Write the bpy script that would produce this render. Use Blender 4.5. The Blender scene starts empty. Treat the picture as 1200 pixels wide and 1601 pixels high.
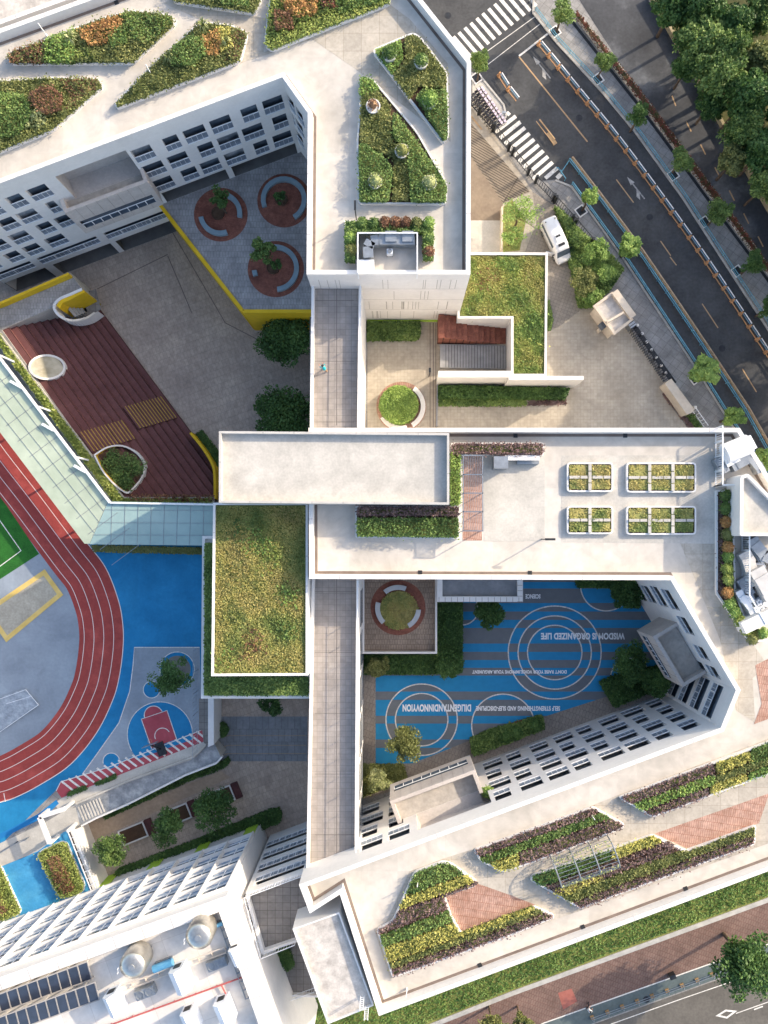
import bpy, math, random
import numpy as np
from mathutils import Vector, Matrix
from mathutils.geometry import tessellate_polygon
R = math.radians
random.seed(7); RNG = np.random.default_rng(7)
scene = bpy.context.scene
COL = scene.collection
# ------------------------------------------------------------------ camera, sky, sun
H, F, NX, NY = 100.0, 1300.0, 621.0, 838.0      # height over the plaza, focal length, nadir point
cam = bpy.data.cameras.new('camera'); camo = bpy.data.objects.new('camera', cam); COL.objects.link(camo)
camo.location = (0, 0, H); cam.sensor_fit = 'HORIZONTAL'; cam.sensor_width = 36; cam.lens = 36 * F / 1200
cam.shift_x = -(NX - 600) / 1200; cam.shift_y = (NY - 800.5) / 1200
cam.clip_start = 1; cam.clip_end = 5000; scene.camera = camo
SUN_EL, SUN_AZ = R(25), math.atan2(0.864, 0.503)
sun_dir = Vector((math.sin(SUN_AZ) * math.cos(SUN_EL), math.cos(SUN_AZ) * math.cos(SUN_EL), math.sin(SUN_EL)))
world = bpy.data.worlds.new('World'); scene.world = world; world.use_nodes = True
wn = world.node_tree; bg = wn.nodes['Background']
sky = wn.nodes.new('ShaderNodeTexSky'); sky.sky_type = 'NISHITA'; sky.sun_disc = False
sky.sun_elevation = SUN_EL; sky.sun_rotation = SUN_AZ; sky.dust_density = 3.0; sky.ozone_density = 1.2
wn.links.new(sky.outputs[0], bg.inputs[0]); bg.inputs[1].default_value = 0.15
sl = bpy.data.lights.new('sun', 'SUN'); sl.energy = 2.35; sl.angle = R(0.6); sl.color = (1.0, 0.85, 0.66)
so = bpy.data.objects.new('sun', sl); COL.objects.link(so); so.rotation_euler = sun_dir.to_track_quat('Z', 'Y').to_euler()
scene.view_settings.view_transform = 'Standard'; scene.view_settings.look = 'None'
scene.view_settings.exposure = 1.38; scene.view_settings.gamma = 1
scene.render.engine = 'CYCLES'; scene.cycles.max_bounces = 8; scene.cycles.diffuse_bounces = 6

# ------------------------------------------------------------------ geometry helpers
def P(x, y, z=0.0):
    s = (H - z) / F
    return Vector(((x - NX) * s, (NY - y) * s, z))
def W2(pts, z): return [(P(x, y, z).x, P(x, y, z).y) for x, y in pts]
def area(p): return sum(p[i][0] * p[(i+1) % len(p)][1] - p[(i+1) % len(p)][0] * p[i][1] for i in range(len(p))) / 2
def ccw(p): return list(p) if area(p) > 0 else list(p)[::-1]
def inset(p, d):
    p = ccw(p); n = len(p); out = []
    for i in range(n):
        a, b, c = Vector(p[i-1]), Vector(p[i]), Vector(p[(i+1) % n])
        e1, e2 = (b-a).normalized(), (c-b).normalized()
        n1, n2 = Vector((-e1.y, e1.x)), Vector((-e2.y, e2.x))
        m = n1 + n2; k = m.dot(n1)
        m = m / max(k, .25)
        out.append(tuple(b + m * d))
    return out
def rounded(p, r, k=4):
    out = []; n = len(p)
    for i in range(n):
        a, b, c = Vector(p[i-1]), Vector(p[i]), Vector(p[(i+1) % n])
        d1, d2 = (a-b), (c-b); rr = min(r, d1.length * .45, d2.length * .45)
        s, e = b + d1.normalized() * rr, b + d2.normalized() * rr
        for j in range(k+1):
            t = j / k; out.append(tuple(s * (1-t)**2 + b * 2*t*(1-t) + e * t*t))
    return out
def smooth(pts, k=6):
    out = []; n = len(pts)
    for i in range(n-1):
        p0, p1, p2, p3 = [Vector(pts[max(0, min(n-1, i+j))]) for j in (-1, 0, 1, 2)]
        for s in range(k):
            t = s / k
            out.append(tuple(.5 * ((2*p1) + (p2-p0)*t + (2*p0-5*p1+4*p2-p3)*t*t + (3*p1-p0-3*p2+p3)*t**3)))
    out.append(tuple(pts[-1])); return out
def offset_line(pts, d):
    out = []
    for i in range(len(pts)):
        a, b = Vector(pts[max(0, i-1)]), Vector(pts[min(len(pts)-1, i+1)])
        e = (b-a).normalized(); out.append((pts[i][0] - e.y*d, pts[i][1] + e.x*d))
    return out
def clip_half(poly, f):
    out = []; n = len(poly)
    for i in range(n):
        a, b = poly[i], poly[(i+1) % n]; fa, fb = f(a), f(b)
        if fa >= 0: out.append(a)
        if (fa >= 0) != (fb >= 0):
            t = fa / (fa - fb); out.append((a[0] + (b[0]-a[0])*t, a[1] + (b[1]-a[1])*t))
    return out
def band(poly, c0, c1, m=.37):
    q = clip_half(poly, lambda p: p[1] + m*p[0] - c0)
    return clip_half(q, lambda p: c1 - (p[1] + m*p[0])) if len(q) > 2 else q
def circle(cx, cy, r, n=40, ry=None): return [(cx + r*math.cos(2*math.pi*i/n), cy + (ry or r)*math.sin(2*math.pi*i/n)) for i in range(n)]
def setp(o, label=None, cat=None, group=None, kind=None):
    if label: o['label'] = label
    if cat: o['category'] = cat
    if group: o['group'] = group
    if kind: o['kind'] = kind
    return o
def empty(name, loc, label, cat, group=None, rz=0):
    o = bpy.data.objects.new(name, None); COL.objects.link(o); o.location = loc; o.rotation_euler = (0, 0, rz)
    o.empty_display_size = .3
    return setp(o, label, cat, group)
def wmat(o):
    m = o.matrix_basis.copy()
    return wmat(o.parent) @ m if o.parent else m
class MB:
    def __init__(s): s.v = []; s.f = []
    def face(s, pts):
        b = len(s.v); s.v += [tuple(p) for p in pts]; s.f.append(tuple(range(b, b+len(pts)))); return s
    def poly(s, pts, z): # flat cap, world xy
        p = ccw(pts); b = len(s.v); s.v += [(x, y, z) for x, y in p]
        if len(p) <= 4: s.f.append(tuple(range(b, b+len(p))))
        else:
            for t in tessellate_polygon([[Vector((x, y, 0)) for x, y in p]]):
                t = list(t)
                if area([p[i] for i in t]) < 0: t = t[::-1]
                s.f.append(tuple(b+i for i in t))
        return s
    def walls(s, pts, z0, z1, flip=False):
        p = ccw(pts); n = len(p)
        for i in range(n):
            a, b = p[i], p[(i+1) % n]
            q = [(a[0], a[1], z0), (b[0], b[1], z0), (b[0], b[1], z1), (a[0], a[1], z1)]
            s.face(q[::-1] if flip else q)
        return s
    def prism(s, pts, z0, z1): s.poly(pts, z1); return s.walls(pts, z0, z1)
    def ring(s, out, inn, z):
        out, inn = ccw(out), ccw(inn); n = len(out)
        for i in range(n):
            j = (i+1) % n
            s.face([(*out[i], z), (*out[j], z), (*inn[j], z), (*inn[i], z)])
        return s
    def curb(s, pts, w, z0, z1):
        i = inset(pts, w); s.walls(pts, z0, z1); s.ring(pts, i, z1); s.walls(i, z0, z1, True); return s
    def strip(s, line, w, z):
        a, b = offset_line(line, w/2), offset_line(line, -w/2)
        for i in range(len(line)-1): s.face([(*b[i], z), (*b[i+1], z), (*a[i+1], z), (*a[i], z)])
        return s
    def bar(s, a, b, w, h=None, up=Vector((0, 0, 1))):
        a, b = Vector(a), Vector(b); h = h or w; d = (b-a)
        if d.length < 1e-6: return s
        d.normalize(); u = up if abs(d.dot(up)) < .95 else Vector((1, 0, 0))
        x = d.cross(u).normalized() * w/2; y = x.normalized().cross(d).normalized() * h/2
        n = len(s.v)
        for q in (a, b):
            for sx, sy in ((-1, -1), (1, -1), (1, 1), (-1, 1)): s.v.append(tuple(q + x*sx + y*sy))
        for f in ((3, 2, 1, 0), (4, 5, 6, 7), (0, 1, 5, 4), (1, 2, 6, 5), (2, 3, 7, 6), (3, 0, 4, 7)): s.f.append(tuple(n+i for i in f))
        return s
    def box(s, c, sx, sy, sz, rz=0):   # c = centre of bottom face
        cs, sn = math.cos(rz), math.sin(rz)
        p = [(c[0] + x*cs - y*sn, c[1] + x*sn + y*cs) for x, y in ((-sx/2, -sy/2), (sx/2, -sy/2), (sx/2, sy/2), (-sx/2, sy/2))]
        s.prism(p, c[2], c[2]+sz); s.face([(x, y, c[2]) for x, y in p[::-1]]); return s
    def tube(s, pts, rad, n=8):
        pts = [Vector(p) for p in pts]; rad = rad if hasattr(rad, '__len__') else [rad]*len(pts); base = len(s.v)
        for i, p in enumerate(pts):
            d = (pts[min(i+1, len(pts)-1)] - pts[max(i-1, 0)]).normalized()
            u = Vector((0, 0, 1)) if abs(d.z) < .9 else Vector((1, 0, 0))
            x = d.cross(u).normalized(); y = d.cross(x).normalized()
            for k in range(n):
                a = 2*math.pi*k/n; s.v.append(tuple(p + (x*math.cos(a) + y*math.sin(a))*rad[i]))
        for i in range(len(pts)-1):
            for k in range(n):
                a = base+i*n+k; b = base+i*n+(k+1) % n; s.f.append((b, a, a+n, b+n))
        s.f.append(tuple(base+k for k in range(n))); s.f.append(tuple(base+(len(pts)-1)*n+k for k in range(n))[::-1]); return s
    def lathe(s, c, prof, n=20):
        base = len(s.v)
        for r, z in prof:
            for k in range(n): a = 2*math.pi*k/n; s.v.append((c[0]+r*math.cos(a), c[1]+r*math.sin(a), c[2]+z))
        for i in range(len(prof)-1):
            for k in range(n): a = base+i*n+k; b = base+i*n+(k+1) % n; s.f.append((a, b, b+n, a+n))
        return s
    def build(s, name, mat, parent=None, smooth_=False):
        me = bpy.data.meshes.new(name); me.from_pydata(s.v, [], s.f); me.update()
        if mat is not None: me.materials.append(mat)
        if smooth_: me.polygons.foreach_set('use_smooth', [True]*len(me.polygons))
        o = bpy.data.objects.new(name, me); COL.objects.link(o)
        if parent is not None:
            o.parent = parent
            me.transform(wmat(parent).inverted())
        return o
def top(o, label, cat, group=None): return setp(o, label, cat, group)
def struct(o): o['kind'] = 'structure'; return o

# ------------------------------------------------------------------ materials
def rgb(h):
    c = [int(h[i:i+2], 16)/255 for i in (0, 2, 4)]
    return tuple((x/12.92 if x <= .04045 else ((x+.055)/1.055)**2.4) for x in c) + (1,)
MATS = {}
def mat(name, c1, c2=None, scale=1.0, rough=.8, bump=0.0, detail=6, brick=None, metal=0, fine=None, spec=.3, c3=None, streak=None, stain=None):
    """brick = (width, height, mortar, mortar colour, rotation)"""
    if name in MATS: return MATS[name]
    m = bpy.data.materials.new(name); m.use_nodes = True; t = m.node_tree; N = t.nodes.new; L = t.links.new
    b = t.nodes['Principled BSDF']; b.inputs['Roughness'].default_value = rough; b.inputs['Metallic'].default_value = metal
    b.inputs['Specular IOR Level'].default_value = spec
    g = N('ShaderNodeNewGeometry'); pos = g.outputs['Position']
    c1 = rgb(c1) if isinstance(c1, str) else c1; c2 = (rgb(c2) if isinstance(c2, str) else c2) if c2 else c1
    nz = N('ShaderNodeTexNoise'); nz.inputs['Scale'].default_value = scale; nz.inputs['Detail'].default_value = detail; nz.inputs['Roughness'].default_value = .62
    if streak:
        mp = N('ShaderNodeMapping'); mp.inputs['Rotation'].default_value = (0, 0, streak[0]); mp.inputs['Scale'].default_value = (1, streak[1], 1)
        L(pos, mp.inputs[0]); L(mp.outputs[0], nz.inputs['Vector'])
    else: L(pos, nz.inputs['Vector'])
    rp = N('ShaderNodeValToRGB'); rp.color_ramp.elements[0].position = .32; rp.color_ramp.elements[1].position = .68
    rp.color_ramp.elements[0].color = c1; rp.color_ramp.elements[1].color = c2
    if c3: e = rp.color_ramp.elements.new(.5); e.color = rgb(c3)
    L(nz.outputs[0], rp.inputs[0]); col = rp.outputs[0]
    if brick:
        mp = N('ShaderNodeMapping'); mp.inputs['Rotation'].default_value = (0, 0, brick[4]); L(pos, mp.inputs[0])
        bt = N('ShaderNodeTexBrick'); L(mp.outputs[0], bt.inputs['Vector']); L(col, bt.inputs['Color1'])
        hs = N('ShaderNodeHueSaturation'); hs.inputs['Value'].default_value = .88; L(col, hs.inputs['Color']); L(hs.outputs[0], bt.inputs['Color2'])
        bt.inputs['Mortar'].default_value = rgb(brick[3]); bt.inputs['Scale'].default_value = 1
        bt.inputs['Brick Width'].default_value = brick[0]; bt.inputs['Row Height'].default_value = brick[1]; bt.inputs['Mortar Size'].default_value = brick[2]
        bt.inputs['Mortar Smooth'].default_value = .2; bt.inputs['Bias'].default_value = 0
        if len(brick) > 5: bt.offset = brick[5]
        col = bt.outputs[0]
    if fine:
        n2 = N('ShaderNodeTexNoise'); n2.inputs['Scale'].default_value = fine[0]; n2.inputs['Detail'].default_value = 3; L(pos, n2.inputs['Vector'])
        mr = N('ShaderNodeMapRange'); mr.inputs[1].default_value = .3; mr.inputs[2].default_value = .7; mr.inputs[3].default_value = 1-fine[1]; mr.inputs[4].default_value = 1+fine[1]
        L(n2.outputs[0], mr.inputs[0]); mx = N('ShaderNodeVectorMath'); mx.operation = 'SCALE'; L(col, mx.inputs[0]); L(mr.outputs[0], mx.inputs['Scale']); col = mx.outputs[0]
    if stain:      # worn and washed patches, broad and ragged
        n4 = N('ShaderNodeTexNoise'); n4.inputs['Scale'].default_value = stain[0]; n4.inputs['Detail'].default_value = 10; n4.inputs['Roughness'].default_value = .7; n4.inputs['Distortion'].default_value = 1.2; L(pos, n4.inputs['Vector'])
        m4 = N('ShaderNodeMapRange'); m4.inputs[1].default_value = .42; m4.inputs[2].default_value = .66; m4.inputs[3].default_value = 1+stain[1]*.3; m4.inputs[4].default_value = 1-stain[1]
        L(n4.outputs[0], m4.inputs[0]); x4 = N('ShaderNodeVectorMath'); x4.operation = 'SCALE'; L(col, x4.inputs[0]); L(m4.outputs[0], x4.inputs['Scale']); col = x4.outputs[0]
    L(col, b.inputs['Base Color'])
    if bump:
        bp = N('ShaderNodeBump'); bp.inputs['Strength'].default_value = bump; bp.inputs['Distance'].default_value = .05
        n3 = N('ShaderNodeTexNoise'); n3.inputs['Scale'].default_value = max(scale*6, 4); L(pos, n3.inputs['Vector']); L(n3.outputs[0], bp.inputs['Height']); L(bp.outputs[0], b.inputs['Normal'])
    MATS[name] = m; return m
def leafmat(name, cols, rough=.55, patch=.35, isl=.5, drift=.5):
    """leaf colours differ from leaf to leaf and drift over the bed"""
    if name in MATS: return MATS[name]
    m = bpy.data.materials.new(name); m.use_nodes = True; t = m.node_tree; N = t.nodes.new; L = t.links.new
    b = t.nodes['Principled BSDF']; b.inputs['Roughness'].default_value = rough; b.inputs['Specular IOR Level'].default_value = .25
    def rgb(h, f=globals()['rgb'], d=.2):
        c = f(h); g_ = .3*c[0]+.6*c[1]+.1*c[2]; return tuple(x+(g_-x)*d for x in c[:3])+(1,)
    g = N('ShaderNodeNewGeometry'); nz = N('ShaderNodeTexNoise'); nz.inputs['Scale'].default_value = patch; nz.inputs['Detail'].default_value = 4
    L(g.outputs['Position'], nz.inputs['Vector'])
    a = N('ShaderNodeMath'); a.operation = 'MULTIPLY_ADD'; L(g.outputs['Random Per Island'], a.inputs[0]); a.inputs[1].default_value = isl
    s = N('ShaderNodeMapRange'); s.inputs[1].default_value = .3; s.inputs[2].default_value = .7; s.inputs[3].default_value = 0; s.inputs[4].default_value = drift
    L(nz.outputs[0], s.inputs[0]); L(s.outputs[0], a.inputs[2])
    rp = N('ShaderNodeValToRGB'); e = rp.color_ramp.elements
    for i, c in enumerate(cols):
        p = i/(len(cols)-1)
        if i == 0: e[0].position = 0; e[0].color = rgb(c)
        elif i == len(cols)-1: e[-1].position = 1; e[-1].color = rgb(c)
        else: q = e.new(p); q.color = rgb(c)
    L(a.outputs[0], rp.inputs[0]); L(rp.outputs[0], b.inputs['Base Color'])
    tr = N('ShaderNodeBsdfTranslucent'); L(rp.outputs[0], tr.inputs[0]); mx = N('ShaderNodeMixShader'); mx.inputs[0].default_value = .22
    L(b.outputs[0], mx.inputs[1]); L(tr.outputs[0], mx.inputs[2]); L(mx.outputs[0], t.nodes['Material Output'].inputs[0])
    MATS[name] = m; return m
WHITE = mat('white_render', 'd3d0cc', 'dddad6', .35, .75, fine=(3, .03))
DECK = mat('roof_deck_paint', 'bab3a8', 'cfc8be', .16, .85, fine=(1.1, .07), brick=(4.8, 4.8, .015, 'bdb6ac', 0, 0), stain=(0.35, 0.1))
PATHC = mat('roof_path_concrete', 'a8a093', 'bdb4a6', .5, .9, fine=(4, .06), brick=(1.8, 1.8, .02, '968d7f', 0, 0), stain=(0.5, 0.12))
CONC = mat('pale_concrete', 'a9a59d', 'c2bdb4', .3, .9, fine=(5, .07), stain=(0.4, 0.12))
MOTT = mat('mottled_screed', 'a09a93', 'cdc6bd', 1.1, .9, detail=9, fine=(6, .08))
GUT = mat('gutter_grille', '6b5f58', '7d7068', 1, .8)
GREYP = mat('grey_paver', '77736f', '8d8883', .4, .9, brick=(.8, .8, .03, '605c58', 0, 0), fine=(3, .08), stain=(0.4, 0.14))
LINKP = mat('link_deck_paver', '918a85', 'a39c96', .4, .9, brick=(.6, .6, .02, '7f7974', 0, 0), fine=(2, .06), stain=(0.4, 0.12))
YARD = mat('yard_paver', 'a8978a', 'bba998', .18, .9, brick=(.45, .9, .02, '8f867b', R(-20)), fine=(2.5, .12), stain=(0.25, 0.14))
PLAZA = mat('plaza_paver', 'a2998b', 'b8afa0', .2, .9, brick=(.4, .4, .012, '948b7d', 0, 0), fine=(2, .08), stain=(0.3, 0.12))
TERR = mat('terrace_paver', '8d8a89', 'a5a2a0', .5, .9, brick=(.35, .7, .018, '757270', 0, .5), fine=(2.5, .12), stain=(0.4, 0.15))
TIMB = mat('red_timber', '7b4a3d', '97604f', .9, .75, brick=(3, .14, .012, '4b2b24', R(10)), fine=(4, .15), stain=(0.8, 0.2))
BRICK = mat('brick_paver', 'a07c6b', 'bd9c8c', .8, .85, brick=(.22, .8, .02, '8a5c49', R(8)), fine=(3, .16), stain=(0.6, 0.15))
MAROON = mat('maroon_step', '6b4442', '79504d', .3, .75, brick=(5, .15, .006, '50302a', R(-54)), fine=(3, .07), stain=(0.4, 0.15))
YELL = mat('yellow_render', 'd0a916', 'ddb62a', .5, .7, stain=(0.7, 0.1))
LIME = mat('lime_render', '9fc23a', 'a9cb48', .5, .7)
SIDING = mat('pale_siding', 'b0a8a2', 'c0b9b2', .5, .8, fine=(4, .05))
VOIDM = mat('recess_shade', '5f5d5b', '716f6c', .6, .9)  # shade of the open storeys is put into this dark colour
GLASSD = mat('dark_glass', '4a545f', '5c6671', .8, .15, spec=.5)
GLASSV = [GLASSD, GLASSD, mat('sky_glass', '5a6773', '76828e', 1.2, .1, spec=.7), mat('half_blind_glass', '525b64', 'a5aaaf', .9, .3, spec=.5)]
RAILP = mat('railing_panel', '5f6a78', '7f8a97', .9, .3)
METALW = mat('white_metal', 'd9dbdd', 'e6e8ea', 1, .45)
METALG = mat('grey_metal', '8d9296', 'a3a8ac', 2, .4, metal=.6)
METALD = mat('dark_metal', '2c2e31', '393c40', 2, .5, metal=.4)
STEEL = mat('stainless', 'b6b2aa', 'cbc7be', 3, .3, metal=.85)
ASPH = mat('asphalt', '3e3f41', '4f5051', .25, .92, fine=(3, .12), bump=.2, stain=(0.25, 0.22))
ASPHD = mat('asphalt_dark', '2e3033', '3f4144', .3, .85, fine=(3, .12), stain=(0.3, 0.2))
PAVE = mat('sidewalk_slab', '7f7d7b', '9c9a97', .35, .9, brick=(.9, .9, .02, '6a6866', R(-54), 0), fine=(3, .1), stain=(0.3, 0.16))
REDPAVE = mat('red_walk', '6d5951', '806a61', .3, .9, brick=(.3, .6, .02, '5e4038', R(20)), fine=(2, .12), stain=(0.3, 0.16))
LANEG = mat('cycle_lane', '4e5a5c', '5f6a6b', .4, .9, fine=(3, .1))
PAINT = mat('road_paint', 'c9c5bd', 'e0ddd6', 2.5, .7, fine=(5, .1), stain=(2.5, 0.25))
YPAINT = mat('yellow_paint', 'a28562', 'b39672', 2.5, .7)
KERB = mat('kerb_stone', '9b9994', 'b6b3ad', 1, .85)
TRACKR = mat('red_track', 'a4463e', 'b25148', .4, .85, fine=(5, .07), c3='99413b', stain=(0.3, 0.12))
TLINE = mat('track_line', 'e0cfc4', 'eadbd0', 2, .8)
BLUEF = mat('blue_rubber', '19719f', '257fad', .35, .8, fine=(3, .05), stain=(0.3, 0.12))
GREYC = mat('grey_rubber', '7f8790', '97a0a8', .15, .85, fine=(3, .05), stain=(0.2, 0.12))
REDC = mat('red_rubber', '9e434c', 'aa4f57', .6, .8, stain=(0.6, 0.12))
SANDY = mat('sandpit_edge', 'c9a95d', 'd9bd76', .8, .9)
SAND = mat('sand', '9c9585', 'b0a898', .7, 1, fine=(4, .12), bump=.4)
SOIL = mat('soil', '4a382c', '5b4738', 1.5, 1, bump=.6)
SOILG = mat('mulch_and_stems', '4c5a2c', '64643a', 2.5, 1, bump=.6)
TURF = mat('turf', '22551f', '2d6a27', .9, .95, fine=(8, .2))
GRASSB = mat('grass_base', '566a34', '6f7c40', .6, 1, fine=(5, .3), bump=.6, c3='7d7f48')
TRUNK = mat('bark', '4d4034', '65564a', 3, .95, bump=.6)
CREAM = mat('cream_render', 'b8ab9b', 'cabfae', .6, .85, fine=(3, .06))
ORANGE = mat('orange_plastic', 'ad8058', 'ba9068', 2, .5)
BLUEPL = mat('blue_steel', '4a8399', '6b9fb2', 2, .5)
PIPER = mat('red_pipe', 'a85450', 'b4625e', 2, .5)
CARW = mat('white_car_paint', 'd6d6d6', 'dfdfdf', 1, .25, spec=.6)
TYRE = mat('tyre', '18181a', '242426', 2, .8)
SKIN = mat('skin', 'b98567', 'c79476', 3, .6)
CLOTHD = mat('dark_cloth', '23252b', '30333a', 3, .9)
TEAL = mat('teal_cloth', '1f9ca6', '2fb0b8', 3, .9)
LEAF = {
 'green': leafmat('leaf_green', ['34501c', '527228', '749236', '98ac48']),
 'dark': leafmat('leaf_dark', ['294619', '3c6022', '52792b', '6e923a']),
 'bright': leafmat('leaf_bright', ['4c7024', '6b902e', '8cac38', 'a8c048']),
 'lime': leafmat('leaf_lime', ['6b8026', '879b30', 'a3ae3c', 'b5b94c']),
 'yellow': leafmat('leaf_yellow', ['86852a', 'a8a432', 'c4bc42', 'd4cb60']),
 'purple': leafmat('leaf_purple', ['54403f', '735854', '8c706a', 'a68c82'], patch=.6),
 'olive': leafmat('leaf_olive', ['4e5a24', '6a7430', '868a3c', 'a09a4c']),
 'orange': leafmat('leaf_orange', ['8e5a2c', 'b27a34', 'c89640', 'd0aa58']),
 'rust': leafmat('leaf_rust', ['5c4028', '7a5236', '936644', 'a08355']),
 'meadow': leafmat('leaf_meadow', ['4a6c2a', '688c34', '92a43c', 'aeaa4a', '9c9648', '7ea038'], patch=.28, isl=.25, drift=.85),
 'sedge': leafmat('leaf_sedge', ['58702c', '7a8e38', '9c9e44', 'b8ac4c', 'a8984c', '8c9c40'], patch=.26, isl=.25, drift=.85),
 'lawn': leafmat('leaf_lawn', ['3e6420', '567f2c', '6f9436', '86a044'], patch=.3, isl=.4, drift=.7),
 'pale': leafmat('leaf_pale', ['6a7838', '8c9850', 'aeb36c', 'c3c38a']),
 'redfl': leafmat('leaf_redflower', ['35501f', '4a4a28', '7a3c30', '96483a'], patch=1.5),
}
# ------------------------------------------------------------------ foliage
def sample_poly(p, n):
    p = np.array(p); lo, hi = p.min(0), p.max(0); out = []
    got = 0
    while got < n:
        q = RNG.uniform(lo, hi, (max(n*2, 64), 2)); ins = np.zeros(len(q), bool); j = len(p)-1
        for i in range(len(p)):
            xi, yi, xj, yj = p[i, 0], p[i, 1], p[j, 0], p[j, 1]
            with np.errstate(divide='ignore', invalid='ignore'):
                c = ((yi > q[:, 1]) != (yj > q[:, 1])) & (q[:, 0] < (xj-xi)*(q[:, 1]-yi)/(yj-yi)+xi)
            ins ^= c; j = i
        out.append(q[ins]); got += ins.sum()
        if not ins.any() and len(out) > 20: break
    return np.concatenate(out)[:n]
def quads(pos, size, tilt=.8, aspect=.6, jitter=.4):
    """pos (n,3) -> verts, faces of leaf quads facing roughly up"""
    n = len(pos); th = RNG.uniform(0, 2*np.pi, n); ph = RNG.normal(0, tilt, n); ps = RNG.normal(0, tilt*.6, n)
    sz = size * RNG.uniform(1-jitter, 1+jitter, n)
    u = np.stack([np.cos(th)*np.cos(ph), np.sin(th)*np.cos(ph), np.sin(ph)], 1)
    v = np.stack([-np.sin(th)*np.cos(ps), np.cos(th)*np.cos(ps), np.sin(ps)], 1)
    u = u*sz[:, None]*.5; v = v*(sz*aspect)[:, None]*.5
    vs = np.stack([pos-u, pos-v*1.0, pos+u, pos+v], 1).reshape(-1, 3)   # diamond leaf
    return vs, np.arange(4*n).reshape(n, 4)
def fastmesh(name, vs, fs, mats, parent=None, extra=None, mi=None):
    me = bpy.data.meshes.new(name); nv, nf = len(vs), len(fs)
    ev, ef = (extra.v, extra.f) if extra else ([], [])
    allv = np.concatenate([vs, np.array(ev, float).reshape(-1, 3)]) if len(ev) else vs
    me.vertices.add(len(allv)); me.vertices.foreach_set('co', allv.ravel())
    loops = list(fs.ravel()) + [nv+i for f in ef for i in f]
    tot = [4]*nf + [len(f) for f in ef]; st = np.concatenate([[0], np.cumsum(tot)[:-1]])
    me.loops.add(len(loops)); me.loops.foreach_set('vertex_index', np.array(loops, np.int32))
    me.polygons.add(len(tot)); me.polygons.foreach_set('loop_start', np.array(st, np.int32)); me.polygons.foreach_set('loop_total', np.array(tot, np.int32))
    for m in mats: me.materials.append(m)
    if len(mats) > 1 and ef: me.polygons.foreach_set('material_index', np.array([0]*nf+[1]*len(ef), np.int32))
    me.update(calc_edges=True); me.validate()
    o = bpy.data.objects.new(name, me); COL.objects.link(o)
    if parent is not None:
        o.parent = parent
        me.transform(wmat(parent).inverted())
    return o
def lump(xy, amp, sc=1.3):
    x, y = xy[:, 0]*sc, xy[:, 1]*sc
    return amp*(np.sin(x*1.7+y*.9)+np.sin(y*2.3-x*.7+1.3)+np.sin(x*3.9+2.1)*np.sin(y*3.3))/3
def shrubs(name, wpoly, z0, h, kind, parent=None, dens=70, size=.2, core=True, side=True, amp=.12, tilt=.7, blend=.0, gaps=0, corem=None):
    """leafy mass over a bed; a solid bumpy core under a cover of separate leaves"""
    p = ccw(wpoly); A = abs(area(p)); n = int(A*dens)+8
    xy = sample_poly(p, n); xy = xy+RNG.normal(0, blend, xy.shape); 
    if gaps: keep = lump(xy+7, 1, 2.1)+RNG.normal(0, .25, len(xy)) > -1+gaps; xy = xy[keep]
    z = z0+h+lump(xy, amp)+RNG.normal(0, h*.1+.02, len(xy))
    pos = np.column_stack([xy, z])
    if side:
        per = [(Vector(p[i]), Vector(p[(i+1) % len(p)])) for i in range(len(p))]; L = [(b-a).length for a, b in per]
        m = int(sum(L)*h*dens*.8)+4; k = RNG.choice(len(per), m, p=np.array(L)/sum(L)); t = RNG.random(m)
        A_ = np.array([per[i][0] for i in k]); B_ = np.array([per[i][1] for i in k])
        q = A_+(B_-A_)*t[:, None]+RNG.normal(0, .06, (m, 2))
        pos = np.concatenate([pos, np.column_stack([q, z0+RNG.random(m)*h])])
    vs, fs = quads(pos, size, tilt, jitter=.55 if gaps else .4)
    ex = None
    if core:
        ex = MB(); q = inset(p, .05) if len(p) < 60 else p
        ex.prism(q, z0, z0+h*(.45 if gaps else .72))
    return fastmesh(name, vs, fs, [LEAF[kind], corem or LEAF[kind]], parent, ex)
def ball(name, c, r, kind, parent=None, n=420, size=.16, sq=.9):
    d = RNG.normal(0, 1, (n, 3)); d /= np.linalg.norm(d, axis=1)[:, None]; d[:, 2] = np.abs(d[:, 2])*1.0-.25
    rr = r*RNG.uniform(.78, 1.06, n); pos = np.array(c)+d*rr[:, None]*np.array([1, 1, sq])
    vs, fs = quads(pos, size, .9)
    ex = MB(); ex.lathe((c[0], c[1], c[2]), [(r*.3, -r*.6), (r*.68, -r*.25), (r*.74, 0), (r*.55, r*.42*sq), (.02, r*.68*sq)], 10)
    return fastmesh(name, vs, fs, [LEAF[kind], LEAF[kind]], parent, ex)
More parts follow.
